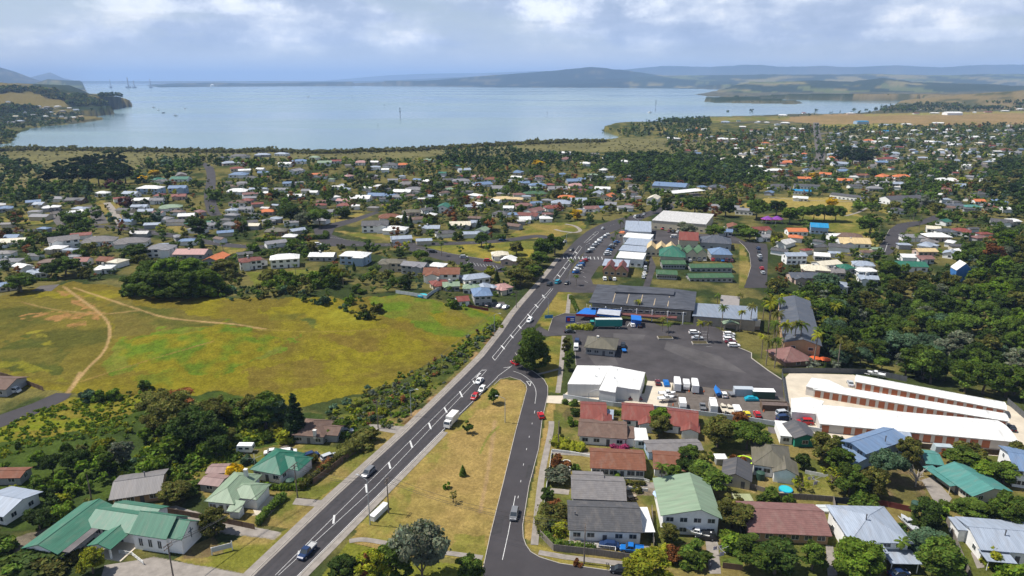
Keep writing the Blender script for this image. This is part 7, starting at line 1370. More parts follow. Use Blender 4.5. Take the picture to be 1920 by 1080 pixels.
def vparts(kind, c):
    """list of (part name, mesh, x, y, z) for one kind of vehicle in one colour"""
    if (kind, c) in VP: return VP[(kind, c)]
    P, b, g = [], MB(), MB(); m = paintm(c); Wd, r, wx = 1.76, .32, (-1.3, 1.35)
    if kind in ('hatchback', 'sedan', 'wagon', 'four_wheel_drive', 'van'):
        L, z1, zr = dict(hatchback=(4.0, .92, 1.48), sedan=(4.6, .92, 1.42), wagon=(4.7, .95, 1.52), four_wheel_drive=(4.8, 1.12, 1.82), van=(4.9, 1.15, 1.95))[kind]; Wd += .1 if L > 4.65 else 0
        shell(b, L, Wd, .28, z1, .14 if kind != 'van' else .25, .05); x0 = -L / 2 + (.95 if kind == 'sedan' else .18); x1 = L / 2 - (1.0 if kind != 'van' else .35)
        house_glass(g, b, x0, x1, Wd, z1, zr, .75 if kind != 'van' else .5, .6 if kind == 'sedan' else .3, .80 if kind not in ('van',) else .88); wx = (-L * .30, L * .31); r = .38 if L > 4.75 else .32
    elif kind in ('pickup', 'flatbed'):
        L = 5.2; Wd = 1.86; shell(b, L, Wd, .40, 1.08, .12, 0); house_glass(g, b, -.55, 1.35, Wd, 1.08, 1.78, .6, .2); wx = (-1.55, 1.65); r = .38; t = MB()
        for y in (-.9, .82): t.box(-2.6, -.65, y, y + .08, 1.0, 1.32)
        t.box(-2.65, -2.57, -.9, .9, 1.0, 1.32); t.box(-2.6, -.62, -.86, .86, 1.06, 1.12); P.append(('tray', t.mesh('tray', [mat('alloy_tray', (.42, .42, .42), .45, .1) if kind == 'flatbed' else m]), 0, 0, 0))
    elif kind == 'box_truck':
        b.box(1.5, 3.3, -1.0, 1.0, .5, 1.5, 0, .05); house_glass(g, b, 1.6, 3.25, 2.0, 1.5, 2.3, .35, .05, .92); t = MB(); t.box(-3.4, 1.35, -1.15, 1.15, .9, 3.2); P.append(('cargo_box', t.mesh('cargo_box', [mat('box_white', (.62, .61, .58), .5, .08)]), 0, 0, 0)); b.box(-3.3, 1.5, -.8, .8, .55, .88); wx = (-2.0, 2.4); r = .42; Wd = 2.0; L = 6.7
    elif kind == 'curtain_truck':
        b.box(5.0, 7.0, -1.2, 1.2, .7, 2.1, 0, .05); house_glass(g, b, 5.0, 6.9, 2.4, 2.1, 3.1, .3, .1, .9); t = MB(); t.box(-6.6, 4.6, -1.25, 1.25, 1.2, 4.0); t.box(-6.6, 4.6, -1.2, 1.2, 4.003, 4.1, 1); P.append(('trailer', t.mesh('trailer', [paintm('v'), mat('trailer_roof', (.5, .52, .5), .5, .1)]), 0, 0, 0)); b.box(-6.4, 6.6, -.5, .5, .7, 1.15); wx = (-5.4, -4.1, 3.6, 6.0); r = .5; Wd = 2.4; L = 14
    elif kind == 'motorhome':
        L = 7.0; Wd = 2.25; b.box(-3.5, 2.0, -1.15, 1.15, .5, 3.05, 0, .06); b.box(1.6, 2.9, -1.05, 1.05, 2.1, 3.05, 0, .08); b.box(2.0, 3.5, -1.0, 1.0, .45, 1.3, 0, .06); house_glass(g, b, 1.95, 3.2, 2.1, 1.3, 2.05, .5, .0, .9); wx = (-1.9, 2.5); r = .36
        for x, y in ((-2.2, 0), (-.6, .3)): b.box(x - .3, x + .3, y - .3, y + .3, 3.05, 3.2)
        for s in (-1, 1): g.box(-2.6, -1.2, s * 1.155 - .01, s * 1.155 + .01, 1.7, 2.3); g.box(-.6, .6, s * 1.155 - .01, s * 1.155 + .01, 1.7, 2.3)
    elif kind == 'caravan':
        L = 5; Wd = 2.1; b.loft([[(-2.3, y, .5), (2.0, y, .5), (2.35, y, 1.3), (2.1, y, 2.5), (-2.1, y, 2.55), (-2.4, y, 1.4)] for y in (-1.05, 1.05)]); b.box(2.2, 3.3, -.06, .06, .5, .6)
        for s in (-1, 1): g.box(-1.6, -.5, s * 1.06 - .01, s * 1.06 + .01, 1.4, 2.0); g.box(.2, 1.3, s * 1.06 - .01, s * 1.06 + .01, 1.4, 2.0)
        g.box(2.22, 2.32, -.7, .7, 1.5, 2.05); b.box(-.5, .3, -.35, .35, 2.5, 2.68); wx = (-.2,); r = .32
    elif kind in ('trailer_boat', 'covered_boat'):
        L = 5.5; Wd = 2.0; rings = []
        for x, w, zb, zt in ((-2.6, .9, .75, 1.5), (-1, 1.0, .62, 1.55), (1, .95, .65, 1.65), (2.2, .5, .9, 1.75), (2.9, .05, 1.4, 1.8)): rings.append([(x, 0, zb), (x, w * .8, zb + .35), (x, w, zt), (x, 0, zt - (.05 if kind == 'trailer_boat' else -.45)), (x, -w, zt), (x, -w * .8, zb + .35)])
        b.loft(rings); b.cyl((-2.6, .5, .5), (3.8, 0, .55), .06, n=5); b.cyl((-2.6, -.5, .5), (3.8, 0, .55), .06, n=5); wx = (-.8,); r = .3
        if kind == 'trailer_boat': house_glass(g, b, -.4, 1.4, 1.7, 1.6, 2.2, .7, .1); b.box(-3.0, -2.6, -.25, .25, 1.0, 2.0, 0, .05)
    elif kind == 'covered_car': L = 4.5; shell(b, 4.5, 1.9, .15, 1.0, .1, .1); b.loft([[(-1.7, -.8, 1.0), (1.2, -.8, 1.0), (1.2, .8, 1.0), (-1.7, .8, 1.0)], [(-1.2, -.62, 1.5), (.5, -.62, 1.5), (.5, .62, 1.5), (-1.2, .62, 1.5)]]); wx = (); g = None
    elif kind == 'trailer': L = 3; Wd = 1.5; b.box(-1.3, 1.2, -.75, .75, .5, .95); b.cyl((1.2, 0, .5), (2.4, 0, .5), .06); wx = (0,); r = .3; g = None
    P.append(('body', b.mesh('body', [m]), 0, 0, 0))
    if g and g.v: P.append(('windows', g.mesh('windows', [glass_mat()]), 0, 0, 0))
    for x in wx:
        for s in (-1, 1): P.append(('wheel', wheel_mesh(r), x, s * (Wd / 2 - .09), r))
    if kind in ('hatchback', 'sedan', 'wagon', 'four_wheel_drive', 'van', 'pickup', 'flatbed'):
        for s in (-1, 1):
            for x, mm, nm in ((L / 2 - .09, LAMP, 'headlight'), (-L / 2 + .05, TAIL, 'tail_light')): q = MB(); q.box(-.06, .06, -.2, .2, -.09, .09); P.append((nm, q.mesh(nm, [mm]), x, s * (Wd / 2 - .36), .72))
    VP[(kind, c)] = P; return P
CATS = dict(hatchback='car', sedan='car', wagon='car', four_wheel_drive='car', van='van', pickup='pickup truck', flatbed='pickup truck', box_truck='truck', curtain_truck='truck', motorhome='motorhome', caravan='caravan', trailer_boat='boat', covered_boat='boat', covered_car='car', trailer='trailer')
def vehicle(px, py, kind, c, ang, label, group=None, parts=True):
    g = G(px, py); z = g.z + .06 + dz_at(g); P = vparts(kind, c); nm = {'hatchback': 'parked_car', 'sedan': 'parked_car', 'wagon': 'parked_car'}.get(kind, kind)
    t = thing(nm, label, CATS[kind], (g.x, g.y, z), R(ang), group)
    for n, me, x, y, zz in P:
        if not parts and n in ('headlight', 'tail_light'): continue
        o = link(n, me, t); o.location = (x, y, zz)
V = vehicle
for a in [(576, 1039, 'flatbed', 'n', 250, 'dark navy flatbed pickup driving down the main road'), (691, 889, 'wagon', 'g', 250, 'grey car on the left lane behind the tall lamp post'), (846, 796, 'box_truck', 'w', 250, 'white box truck driving along the main road'), (890, 747, 'hatchback', 'r', 250, 'red hatchback driving behind the white truck'), (904, 733, 'hatchback', 'w', 250, 'white hatchback driving just behind the red car'), (899, 717, 'sedan', 'w', 250, 'white car waiting at the turning bay'), (965, 683, 'hatchback', 'r', 125, 'red car at the mouth of the side road'), (1014, 782, 'hatchback', 'r', 100, 'red hatchback driving on the side road'), (964, 968, 'wagon', 'g', 262, 'grey car driving down the side road bend'), (1161, 1073, 'hatchback', 'k', 170, 'black car at the bottom kerb under the yellow green tree'),
          (1136, 615, 'curtain_truck', 'v', 180, 'sea green curtain sided truck in the car park'), (1068, 624, 'sedan', 'k', 0, 'black car turning in at the car park entry'), (1082, 643, 'four_wheel_drive', 'n', 85, 'navy four wheel drive left of the drive-in building'), (1080, 655, 'van', 'w', 85, 'white van left of the drive-in building'), (1168, 651, 'four_wheel_drive', 'k', 80, 'black car right of the drive-in building'), (1170, 660, 'trailer', 'b', 90, 'blue trailer right of the drive-in building'), (1186, 612, 'hatchback', 'w', 90, 'white car before the tavern palm bed'), (1198, 613, 'hatchback', 'k', 90, 'dark car before the tavern palm bed'),
          (1302, 626, 'wagon', 'w', 0, 'white car parked by the palm planter'), (1307, 636, 'sedan', 's', 0, 'silver car parked nearest the palm planter'), (1367, 629, 'wagon', 'w', 0, 'white car parked first beside the porch palms'), (1366, 634, 'sedan', 's', 0, 'silver car parked second beside the porch palms'), (1367, 639, 'wagon', 'w', 0, 'white car parked third beside the porch palms'), (1370, 643.5, 'sedan', 'm', 0, 'dark red car parked beside the porch palms'), (1376, 650, 'wagon', 'w', 0, 'white car parked last beside the porch palms'),
          (1191, 750, 'wagon', 'm', 0, 'dark red car on the concrete by the warehouse'), (1233, 720, 'hatchback', 'm', 85, 'dark red car at the yard corner beside the blue cover'), (1249, 721, 'covered_car', 'b', 85, 'blue tarpaulin covered vehicle at the yard corner'), (1269, 728, 'motorhome', 'w', 80, 'first white motorhome from left in the back yard row'), (1286, 728, 'caravan', 'w', 80, 'white caravan between the two motorhomes'), (1302, 731, 'motorhome', 'w', 80, 'second white motorhome in the back yard row'), (1344, 740, 'covered_boat', 'b', 85, 'boat under a blue cover in the yard'), (1357, 743, 'hatchback', 'w', 85, 'white small car beside the blue covered boat'), (1371, 742, 'trailer', 'g', 100, 'small grey trailer left of the grey container'), (1279, 764, 'caravan', 'w', 82, 'white caravan in the front yard row'), (1317, 767, 'pickup', 'g', 80, 'grey pickup in the front yard row'), (1336, 769, 'motorhome', 'w', 80, 'white motorhome in the front yard row'), (1356, 773, 'trailer_boat', 'c', 85, 'left of two small boats on trailers in the yard'), (1368, 775, 'trailer_boat', 'c', 85, 'right of two small boats on trailers in the yard'), (1381, 778, 'caravan', 'w', 85, 'small white caravan beside the yellow car'), (1400, 780, 'hatchback', 'y', 85, 'yellow car at the front of the yard'), (1419, 780, 'hatchback', 'r', 85, 'red car at the yard front beside the yellow car'), (1409, 751, 'covered_car', 't', 0, 'teal covered car in the yard'), (1250, 744, 'trailer_boat', 'w', 0, 'upper white boat on a trailer at the concrete edge'), (1248, 753, 'trailer_boat', 'w', 10, 'lower white boat on a trailer at the concrete edge'),
          (1469, 788, 'four_wheel_drive', 'n', 10, 'navy four wheel drive by the storage gate'), (1468, 779, 'four_wheel_drive', 's', 10, 'silver four wheel drive by the storage gate'), (1494, 782, 'trailer_boat', 'w', 100, 'white boat on a trailer by the storage office'), (1514, 783, 'covered_boat', 'b', 95, 'tall load under blue tarpaulin beside the storage office'), (1509, 795, 'four_wheel_drive', 'r', 175, 'red vehicle below the blue tarpaulin'), (1594, 722, 'sedan', 's', 75, 'silver blue car between the storage rows'), (1642, 707, 'trailer_boat', 'w', 150, 'white boat with green cover behind the back storage row'), (1896, 806, 'hatchback', 'k', 70, 'black and white vehicle at the right end of the storage rows'),
          (1184, 1034, 'pickup', 'b', 170, 'bright blue pickup parked behind the wooden fence'), (1142, 1026, 'covered_car', 'n', 170, 'dark covered car below the corner house deck'), (1308, 1007, 'trailer_boat', 'w', 160, 'white boat on a trailer before the pale green roofed house'), (1322, 1010, 'four_wheel_drive', 'k', 175, 'black vehicle beside the white boat trailer'), (1702, 990, 'trailer_boat', 's', 95, 'grey boat on the lawn right of the pool'), (1684, 1079, 'sedan', 'n', 10, 'dark blue car at the bottom edge below the silver roof'),
          (511, 851, 'sedan', 'w', 15, 'white car behind the bright green roofed cottage'), (541, 851, 'wagon', 'w', 15, 'white wagon behind the bright green roofed cottage'), (583, 859, 'four_wheel_drive', 'n', 40, 'navy car on the lawn right of the cottage'), (617, 860, 'wagon', 's', 40, 'silver car by the hedge on the cottage lawn'), (25, 736, 'van', 'w', 0, 'white van at the left edge beside the fence'), (462, 848, 'caravan', 'w', 0, 'white caravan at the edge of the wood'), (648, 812, 'wagon', 's', 20, 'silver car beside the brown roofed house'),
          (937, 576, 'sedan', 's', 60, 'silver car on the drive by the blue hip roofed house'), (948, 578, 'sedan', 's', 60, 'second silver car on the drive by the blue hip roofed house'), (917, 574, 'wagon', 'k', 60, 'black car against the blue hip roofed house')]: V(*a)
_ord = {}
def rowcars(px, phrase, ang, kinds='hatchback sedan wagon four_wheel_drive', seed=1, cols='wwssgknrbmw'):
    rnd = random.Random(seed); recs = []
    for i, q in enumerate(px): recs.append((q, rnd.choice(kinds.split()), q[2] if len(q) > 2 else rnd.choice(cols)))
    for j, (q, kd, c) in enumerate(recs):
        V(q[0], q[1], kd, c, ang + rnd.uniform(-4, 4), (NUMW[j + 1] if j < 20 else 'last') + ' along: ' + CC[c][0] + ' ' + kd.replace('_', ' ') + ' ' + phrase, 'cars ' + phrase, False)
Z3 = lambda L: [(960 + x / 4, 270 + y / 4) + tuple(r) for x, y, *r in L]
rowcars(Z3([(712, 688, 'w'), (690, 704, 's'), (662, 722, 'w'), (648, 740, 'w'), (628, 758, 's'), (612, 776, 'g'), (596, 796, 'w'), (580, 816, 'k')]), 'in the roadside row, from the far end', 200, seed=2)
rowcars(Z3([(785, 742, 'b'), (768, 756, 'k'), (756, 770, 's'), (744, 786, 'k'), (732, 802, 'b'), (722, 818, 'w'), (716, 836, 's')]), 'in the row facing the shops, from the far end', 15, seed=3)
rowcars(Z3([(553, 868, 's'), (540, 884, 'r'), (528, 900, 'k'), (516, 918, 'b'), (502, 934, 's'), (490, 950, 'w'), (478, 968, 'b')]), 'in the near roadside row, from the zebra crossing', 200, seed=4)
rowcars(Z3([(695, 1018, 'w'), (735, 1018, 'k'), (768, 1022, 'w')]), 'before the red twin gables, from left', 85, seed=5)
rowcars(Z3([(1335, 882, 's'), (1400, 876, 'g'), (1442, 874, 'w'), (1505, 876, 'r'), (1540, 876, 'n'), (1575, 878, 'b'), (1605, 880, 'm'), (1645, 882, 'm')]), 'behind the green motel rows, from left', 85, seed=6)
rowcars(Z3([(1846, 790, 'n'), (1850, 820, 'k'), (1856, 850, 's'), (1859, 874, 'k'), (1872, 940, 'r'), (1880, 972, 's')]), 'along the side street kerb, from the far end', 88, seed=7)
rowcars(Z3([(1130, 640, 'r'), (1180, 660, 'm'), (1212, 662, 'k'), (1245, 664, 's'), (1300, 668, 'w'), (1340, 668, 's'), (985, 606, 'r'), (1005, 596, 'r'), (962, 616, 's')]), 'around the supermarket car park', 60, seed=8)
rowcars(Z3([(1000, 905, 'k'), (1000, 935, 's'), (1000, 955, 'g'), (992, 980, 'w'), (985, 1004, 's')]), 'in the lane behind the shops, from the far end', 85, seed=9)
rowcars(Z3([(682, 640, 's'), (925, 552, 'w'), (950, 550, 'k'), (975, 552, 'k'), (990, 532, 's'), (345, 1045, 't'), (283, 1060, 'k'), (415, 1050, 'k'), (448, 800, 'k'), (394, 738, 's'), (130, 245, 'w')][:10]), 'moving on the main road through the town', 62, seed=10)
V(993, 603, 'wagon', 'w', 250, 'white car on the main road above the big tree'); V(1264, 446, 'van', 'w', 0, 'white minibus behind the bold red roof')
rowcars([(812, 474, 'k'), (870, 484, 's'), (915, 491, 'r'), (941, 507, 'k'), (942, 451, 'b'), (596, 460, 'w')], 'around the small car park lane left of the shops', 5, seed=11)
V(1581, 470, 'sedan', 'w', 0, 'white car at the gully road corner')
# ---------------------------------------------------------------- fences, walls, hedges
WOODG = mat('weathered_wood', (.20, .175, .15), .95, .3, 1.5, stretch=(3, 3, .3)); WOODB = mat('brown_wood', (.13, .085, .055), .95, .3, 1.5, stretch=(3, 3, .3)); WALLG = mat('painted_wall', (.42, .45, .47), .8, .12, .5); REDW = mat('red_stained_wood', (.15, .04, .035), .9, .2, 1); MESHF = mat('chain_mesh', (.10, .105, .11), .7, .2, 3)
def fence(label, px, h, m, th=.08, name='fence', posts=2.4, cap=False):
    pts = [G(*p) for p in px]; o0 = pts[0]; t = thing(name, label, 'wall' if name == 'wall' else 'fence', o0); b, q = MB(), MB()
    for a, c in zip(pts[:-1], pts[1:]):
        d = c - a; L = d.xy.length; n = max(1, int(L / posts)); u = Vector((d.x, d.y, 0)) / L; v = Vector((-u.y, u.x, 0)) * th / 2
        for i in range(n):
            p0, p1 = a + d * (i / n) - o0, a + d * ((i + 1) / n) - o0; z0, z1 = Zat(*(p0 + o0).xy) - o0.z, Zat(*(p1 + o0).xy) - o0.z
            p0 = Vector((p0.x, p0.y, z0)); p1 = Vector((p1.x, p1.y, z1)); jt = (hash((i * 7919 + int(L * 10)) % 97) % 7) * .006
            b.loft([[p0 + v + Vector((0, 0, -.3)), p0 - v + Vector((0, 0, -.3)), p0 - v + Vector((0, 0, h + jt)), p0 + v + Vector((0, 0, h + jt))], [p1 + v + Vector((0, 0, -.3)), p1 - v + Vector((0, 0, -.3)), p1 - v + Vector((0, 0, h + jt)), p1 + v + Vector((0, 0, h + jt))]])
            q.box(p0.x - .07, p0.x + .07, p0.y - .07, p0.y + .07, p0.z - .3, p0.z + h + .08)
    b.build('panels', m, t); q.build('posts', m, t); return t
fence('grey wooden paling fence curving round the corner house', [(1013, 1006), (1038, 1033), (1120, 1042), (1190, 1052)], 1.7, WOODG); fence('wooden fence along the gravel drive behind the church', [(312, 962), (375, 973), (430, 983), (478, 993)], 1.5, WOODB)
fence('long pale wall with red foot below the warehouse and yard', [(1056, 747), (1150, 762), (1255, 771), (1400, 790), (1482, 803), (1540, 812)], 1.5, WALLG, .2, 'wall', 4); fence('brown wooden fence below the front storage row', [(1636, 826), (1727, 841), (1912, 858)], 1.7, WOODB)
fence('wire mesh fence between the yard and storage units', [(1466, 706), (1472, 748), (1481, 800)], 2.0, MESHF, .03); fence('dark wire fence behind the storage yard', [(1466, 700), (1560, 700), (1640, 703), (1700, 716)], 2.0, MESHF, .03); fence('wire fence at the far right end of the storage yard', [(1888, 757), (1912, 778), (1940, 802)], 2.0, MESHF, .03)
fence('dark brown slatted fence at the left edge of the field', [(-10, 702), (40, 717), (82, 733)], 1.6, WOODB); fence('grey paling fence running down beside the grey blue roofed house', [(1766, 958), (1785, 1005), (1818, 1085)], 1.6, WOODG); fence('wooden fence behind the reddish brown roofed house', [(1462, 935), (1510, 937), (1561, 941)], 1.6, WOODG); fence('fence between the swimming pool and the reddish brown roof', [(1562, 942), (1568, 975), (1577, 1020)], 1.7, WOODG)
fence('red brown stained fence behind the pool yard', [(1645, 946), (1708, 960)], 1.5, REDW); fence('dark fence along the back of the pool yard', [(1563, 943), (1625, 949)], 1.7, mat('dark_paint', (.03, .04, .05), .8, .1)); fence('white pool fence with glass right of the green pool', [(1627, 946), (1650, 957), (1667, 984)], 1.2, TRIM)
fence('low white wall along the drive above the verandah house', [(1035, 847), (1070, 851), (1110, 858)], .8, TRIM, .15, 'wall'); fence('white fence on the street side of the grey tiled house', [(1027, 900), (1020, 950)], 1.2, TRIM); fence('white fence on the street side of the verandah house', [(1034, 850), (1029, 892)], .9, TRIM); fence('fence between the corner house and pale green roof', [(1222, 958), (1226, 1028)], 1.6, WOODG); fence('wooden fence right of the pale green roofed house', [(1372, 935), (1384, 970), (1392, 1035)], 1.6, WOODG); fence('wooden fence at the bottom beside the concrete drive', [(1355, 1065), (1392, 1070)], 1.4, WOODB)
fence('white fence behind the lawn of the grey green roofed house', [(1510, 888), (1552, 896)], 1.0, TRIM); fence('fence along the pale wall gardens above the red roofs', [(1048, 800), (1046, 830)], 1.2, WOODG); fence('pale fence behind the house by the grassy slope', [(742, 550), (800, 560), (830, 540)], 1.5, WALLG); fence('wooden fence along the long lawn behind the road hedge', [(588, 908), (640, 868), (680, 838)], 1.6, WOODB); fence('dark red fence beside the small white garage', [(878, 576), (916, 583)], 1.2, REDW)
fence('wooden paling fence right of the trampoline lawn', [(1372, 905), (1440, 925), (1462, 933)], 1.3, WOODG); fence('white retaining wall below the verandah house', [(1175, 918), (1215, 922)], .9, TRIM, .15, 'wall'); fence('grey paling fence right of the silver hip roofed house', [(1730, 1000), (1742, 1040)], 1.4, WOODB)
def hedge(label, px, h, w, key):
    rng = np.random.default_rng(len(px) * 7 + int(px[0][0])); P = dens([G(*p) for p in px], .9); c = np.array([(p.x, p.y, p.z + h * k) for p in P for k in (.35, .75)]); o = P[0]; c = c - np.array(o); c[:, :2] += rng.normal(size=(len(c), 2)) * w * .12; r = np.full(len(c), w * .55) * rng.uniform(.8, 1.2, len(c))
    me = cloud_mesh('hedge', c, r, min(6000, len(c) * 60), .20, int(px[0][0]), 1.0); ob = link('hedge', me); ob.location = o; ob.material_slots[0].link = 'OBJECT'; ob.material_slots[0].material = leaf_mat(key); tag(ob, label, 'hedge')
hedge('clipped green hedge below the bright green roofed cottage', [(477, 912), (520, 918), (560, 918)], 1.3, 1.3, 'bright'); hedge('tall mixed hedge along the cottage lawn by the main road', [(566, 918), (600, 890), (640, 862)], 1.8, 1.6, 'olive'); hedge('bushy hedge beside the main road near the brown roof', [(640, 862), (662, 846), (682, 834)], 2.6, 3.0, 'olive'); hedge('overgrown hedge beside the pale green cottage drive', [(486, 985), (500, 965), (530, 938)], 1.8, 1.8, 'mid'); hedge('reddish hedge right of the cottage', [(600, 890), (618, 872)], 1.8, 1.8, 'rust')
hedge('long low hedge at the cul-de-sac lawn', [(64, 526), (102, 527), (104, 518)], 1.2, 1.4, 'bright'); hedge('clipped hedge along the winding street bend', [(560, 450), (610, 448), (612, 440)], 2.4, 3, 'mid'); hedge('long street hedge left of the street junction', [(482, 452), (560, 455)], 1.8, 2.5, 'mid'); hedge('garden hedge inside the corner fence', [(1016, 1003), (1042, 1025), (1110, 1034)], 1.3, 1.6, 'mid'); hedge('shrubby bed along the street side of the corner house', [(1020, 962), (1016, 985), (1020, 1000)], 2.2, 3.0, 'olive'); hedge('flower hedge below the verandah', [(1150, 906), (1205, 910)], .9, 1.2, 'olive'); hedge('hedge below the teal roofed house', [(1765, 950), (1800, 962), (1905, 968)], 1.4, 1.8, 'mid'); hedge('magenta bougainvillea below the long brown roof', [(1150, 846), (1162, 848), (1173, 844)], 1.6, 1.6, 'pink'); hedge('round bushes along the pale wall', [(1058, 757), (1062, 757)], 1.2, 1.6, 'mid'); hedge('low garden of palms and shrubs before the tavern truck', [(1070, 616), (1090, 617), (1108, 617)], 1.0, 3, 'lime')
hedge('round bush on the pale wall below the warehouse', [(1075, 760), (1077, 760)], 1.6, 2, 'mid'); hedge('row of garden shrubs above the middle red roof', [(1140, 776), (1165, 779)], 1.2, 1.4, 'mid'); hedge('rough grass bank in front of the long brown roof', [(1040, 830), (1055, 838), (1085, 842)], 1.0, 3.4, 'lime'); hedge('shrub belt under the main road bank', [(1085, 590), (1070, 560)], 1.4, 1.6, 'mid')
# ---------------------------------------------------------------- poles, lamps, wires
WOODP = mat('pole_wood', (.16, .13, .11), .95, .2, 2); STEEL = mat('galvanised_steel', (.34, .36, .38), .5, .1)
TOPS = {}
def power_pole(px, py, h, label, ang=70, key=None):
    g = G(px, py); t = thing('power_pole', label, 'power pole', g, R(ang), 'power poles'); m = MB(); m.cyl((0, 0, -.5), (0, 0, h), .17, .12); m.build('pole', WOODP, t)
    for z in (h - .25, h - .95): m = MB(); m.box(-.06, .06, -1.1, 1.1, z - .06, z + .06); [m.cyl((0, y, z + .06), (0, y, z + .28), .05, n=6) for y in (-1, -.4, .4, 1)]; m.build('crossarm', WOODP, t)
    TOPS[key or px] = [g + Vector((-math.sin(R(ang)) * y, math.cos(R(ang)) * y, h + .0)) for y in (-1, .4, 1)]
for a in [(558, 933, 9.5, 'power pole beside the bright green roofed cottage', 160), (709, 803, 9, 'power pole on the bank below the field'), (729, 962, 9.5, 'power pole on the right verge beside the white box', 160), (1095, 1057, 9.5, 'power pole behind the corner fence', 175), (326, 1088, 9, 'power pole on the church forecourt', 160), (1047, 838, 8, 'power pole beside the side road gardens', 170), (968, 577, 8, 'power pole at the town end of the grassy slope'), (893, 425, 9, 'power pole on the lawn by the small car park lane'), (629, 417, 9, 'power pole above the curved street junction'), (735, 465, 9, 'power pole at the winding street corner'), (458, 445, 11, 'power pole in the trees by the winding street'), (1647, 447, 9, 'power pole at the gully road bend'), (1235, 362, 10, 'power pole before the workshop'), (1110, 345, 10, 'power pole on the wooded rise'), (1360, 345, 10, 'power pole by the fuel station trees')]: power_pole(*a)
def lamp_post(px, py, h, label, ang, arm=2.2):
    g = G(px, py); t = thing('street_lamp', label, 'street lamp', g, R(ang), 'street lamps'); m = MB(); m.cyl((0, 0, -.3), (0, 0, h), .13, .08); q = Vector((0, 0, h))
    for i in range(1, 7): p = Vector((arm * math.sin(i / 6 * 1.5), 0, h + .9 * math.sin(i / 6 * 1.57))); m.cyl(q, p, .06, .055, 6); q = p
    m.build('pole', STEEL, t); m = MB(); m.box(q.x - .1, q.x + .75, -.15, .15, q.z - .08, q.z + .1, 0, .04); m.build('lamp_head', mat('lamp_head', (.45, .46, .46), .4, .05), t)
for a in [(771, 780, 8.6, 'curved street lamp on the bank left of the main road', -20), (947, 792, 8, 'curved street lamp on the grass island', 180), (694, 984, 12, 'tall grey lamp post with crossarm at the lower main road', 160), (927, 625, 8, 'street lamp on the verge below the grassy slope', -20), (1028, 592, 8, 'street lamp by the blue sign at the tavern', 180), (1196, 437, 9, 'street lamp at the supermarket bend', 150), (1062, 462, 8, 'street lamp by the reserve trees', -20), (1097, 488, 9, 'street lamp in the shop parking lane', 20), (1103, 757, 4, 'short lamp with two heads by the warehouse wall', 0), (1068, 535, 8, 'street lamp at the parking lane entrance', 200)]: lamp_post(*a)
def wires():
    L = [(558, 729), (729, 1095), (326, 558), (709, 968)]
    for a, b in L:
        t = thing('power_line', 'thin power wires strung between the poles %s' % {558: 'across the lower main road', 729: 'above the grass island', 326: 'past the church', 709: 'along the road bank'}[a], 'power line', TOPS[a][0])
        for p, q in zip(TOPS[a], TOPS[b]):
            m = MB(); o = TOPS[a][0]; n = 14; pr = p - o
            for i in range(1, n + 1): s = i / n; r = p.lerp(q, s) - o - Vector((0, 0, 2.2 * 4 * s * (1 - s))); m.cyl(pr, r, .034, n=4, cap=False); pr = r
            m.build('wire', mat('wire', (.05, .05, .05), .6, .05), t)
wires()
# ---------------------------------------------------------------- smaller things
def simple(name, label, cat, px, py, rz, parts, group=None, dz=0.0):
    g = G(px, py); t = thing(name, label, cat, (g.x, g.y, g.z + dz + dz_at(g)), R(rz), group)
    for pn, m, mb in parts: mb.build(pn, m, t)
    return t
def B(*bx): 
    m = MB()
    for b in bx: m.box(*b)
    return m
def Cy(*cs):
    m = MB()
    for c in cs: m.cyl(*c)
    return m
BLUEP = mat('pool_water', (.03, .42, .47), .12, .05, 1); TRIMB = mat('blue_plastic', (.02, .25, .45), .5, .1)
simple('roadside_box', 'long low white box on the verge beside the main road', 'cabinet', 711, 964, 66, [('body', TRIM, B((-3, 3, -.7, .7, 0, 1.25))), ('lid', mat('pale_lid', (.6, .6, .6), .6, .1), B((-3.06, 3.06, -.76, .76, 1.253, 1.36)))])
simple('shipping_container', 'silver ribbed container in the yard', 'container', 1393, 741, -4, [('body', mat('container_silver', (.38, .42, .46), .5, .12, 1, stretch=(6, .3, .3)), B((-3.1, 3.1, -1.25, 1.25, .1, 2.7))), ('doors', mat('container_door', (.34, .38, .42), .5, .1), B((3.103, 3.16, -1.2, 1.2, .15, 2.65)))])
simple('shipping_container', 'dark green container with white roof at the yard end', 'container', 1430, 745, -4, [('body', paintm('d'), B((-3.5, 3.5, -1.3, 1.3, .1, 2.5))), ('roof', TRIM, B((-3.6, 3.6, -1.4, 1.4, 2.503, 2.65)))]); simple('open_bin', 'long brown open skip beside the storage fence', 'skip', 1452, 767, -6, [('walls', WOODB, B((-4.2, 4.2, -1.6, -1.5, 0, 2), (-4.2, 4.2, 1.5, 1.6, 0, 2), (-4.2, -4.1, -1.497, 1.497, 0, 2), (4.1, 4.2, -1.497, 1.497, 0, 2))), ('load', mat('skip_load', (.12, .09, .08), .95, .3, 1), B((-4.09, 4.09, -1.49, 1.49, .05, 1.7)))])
t = simple('trampoline', 'round trampoline with lime green edge on the back lawn', 'trampoline', 1396, 868, 0, [('mat', mat('black_mat', (.02, .02, .02), .8, .1), Cy(((0, 0, .8), (0, 0, .84), 1.9, 1.9, 20))), ('legs', STEEL, Cy(*[((2.0 * math.cos(k), 2.0 * math.sin(k), 0), (2.0 * math.cos(k), 2.0 * math.sin(k), .8), .05) for k in (0, 1.57, 3.14, 4.71)]))])
m = MB(); m.loft([[(r * math.cos(a), r * math.sin(a), z) for r, z in ((1.9, .85), (2.4, .85), (2.4, .93), (1.9, .93))] for a in np.linspace(0, 6.2832, 25)], cap=False); m.build('edge_pad', mat('lime_pad', (.42, .62, .03), .6, .1), t)
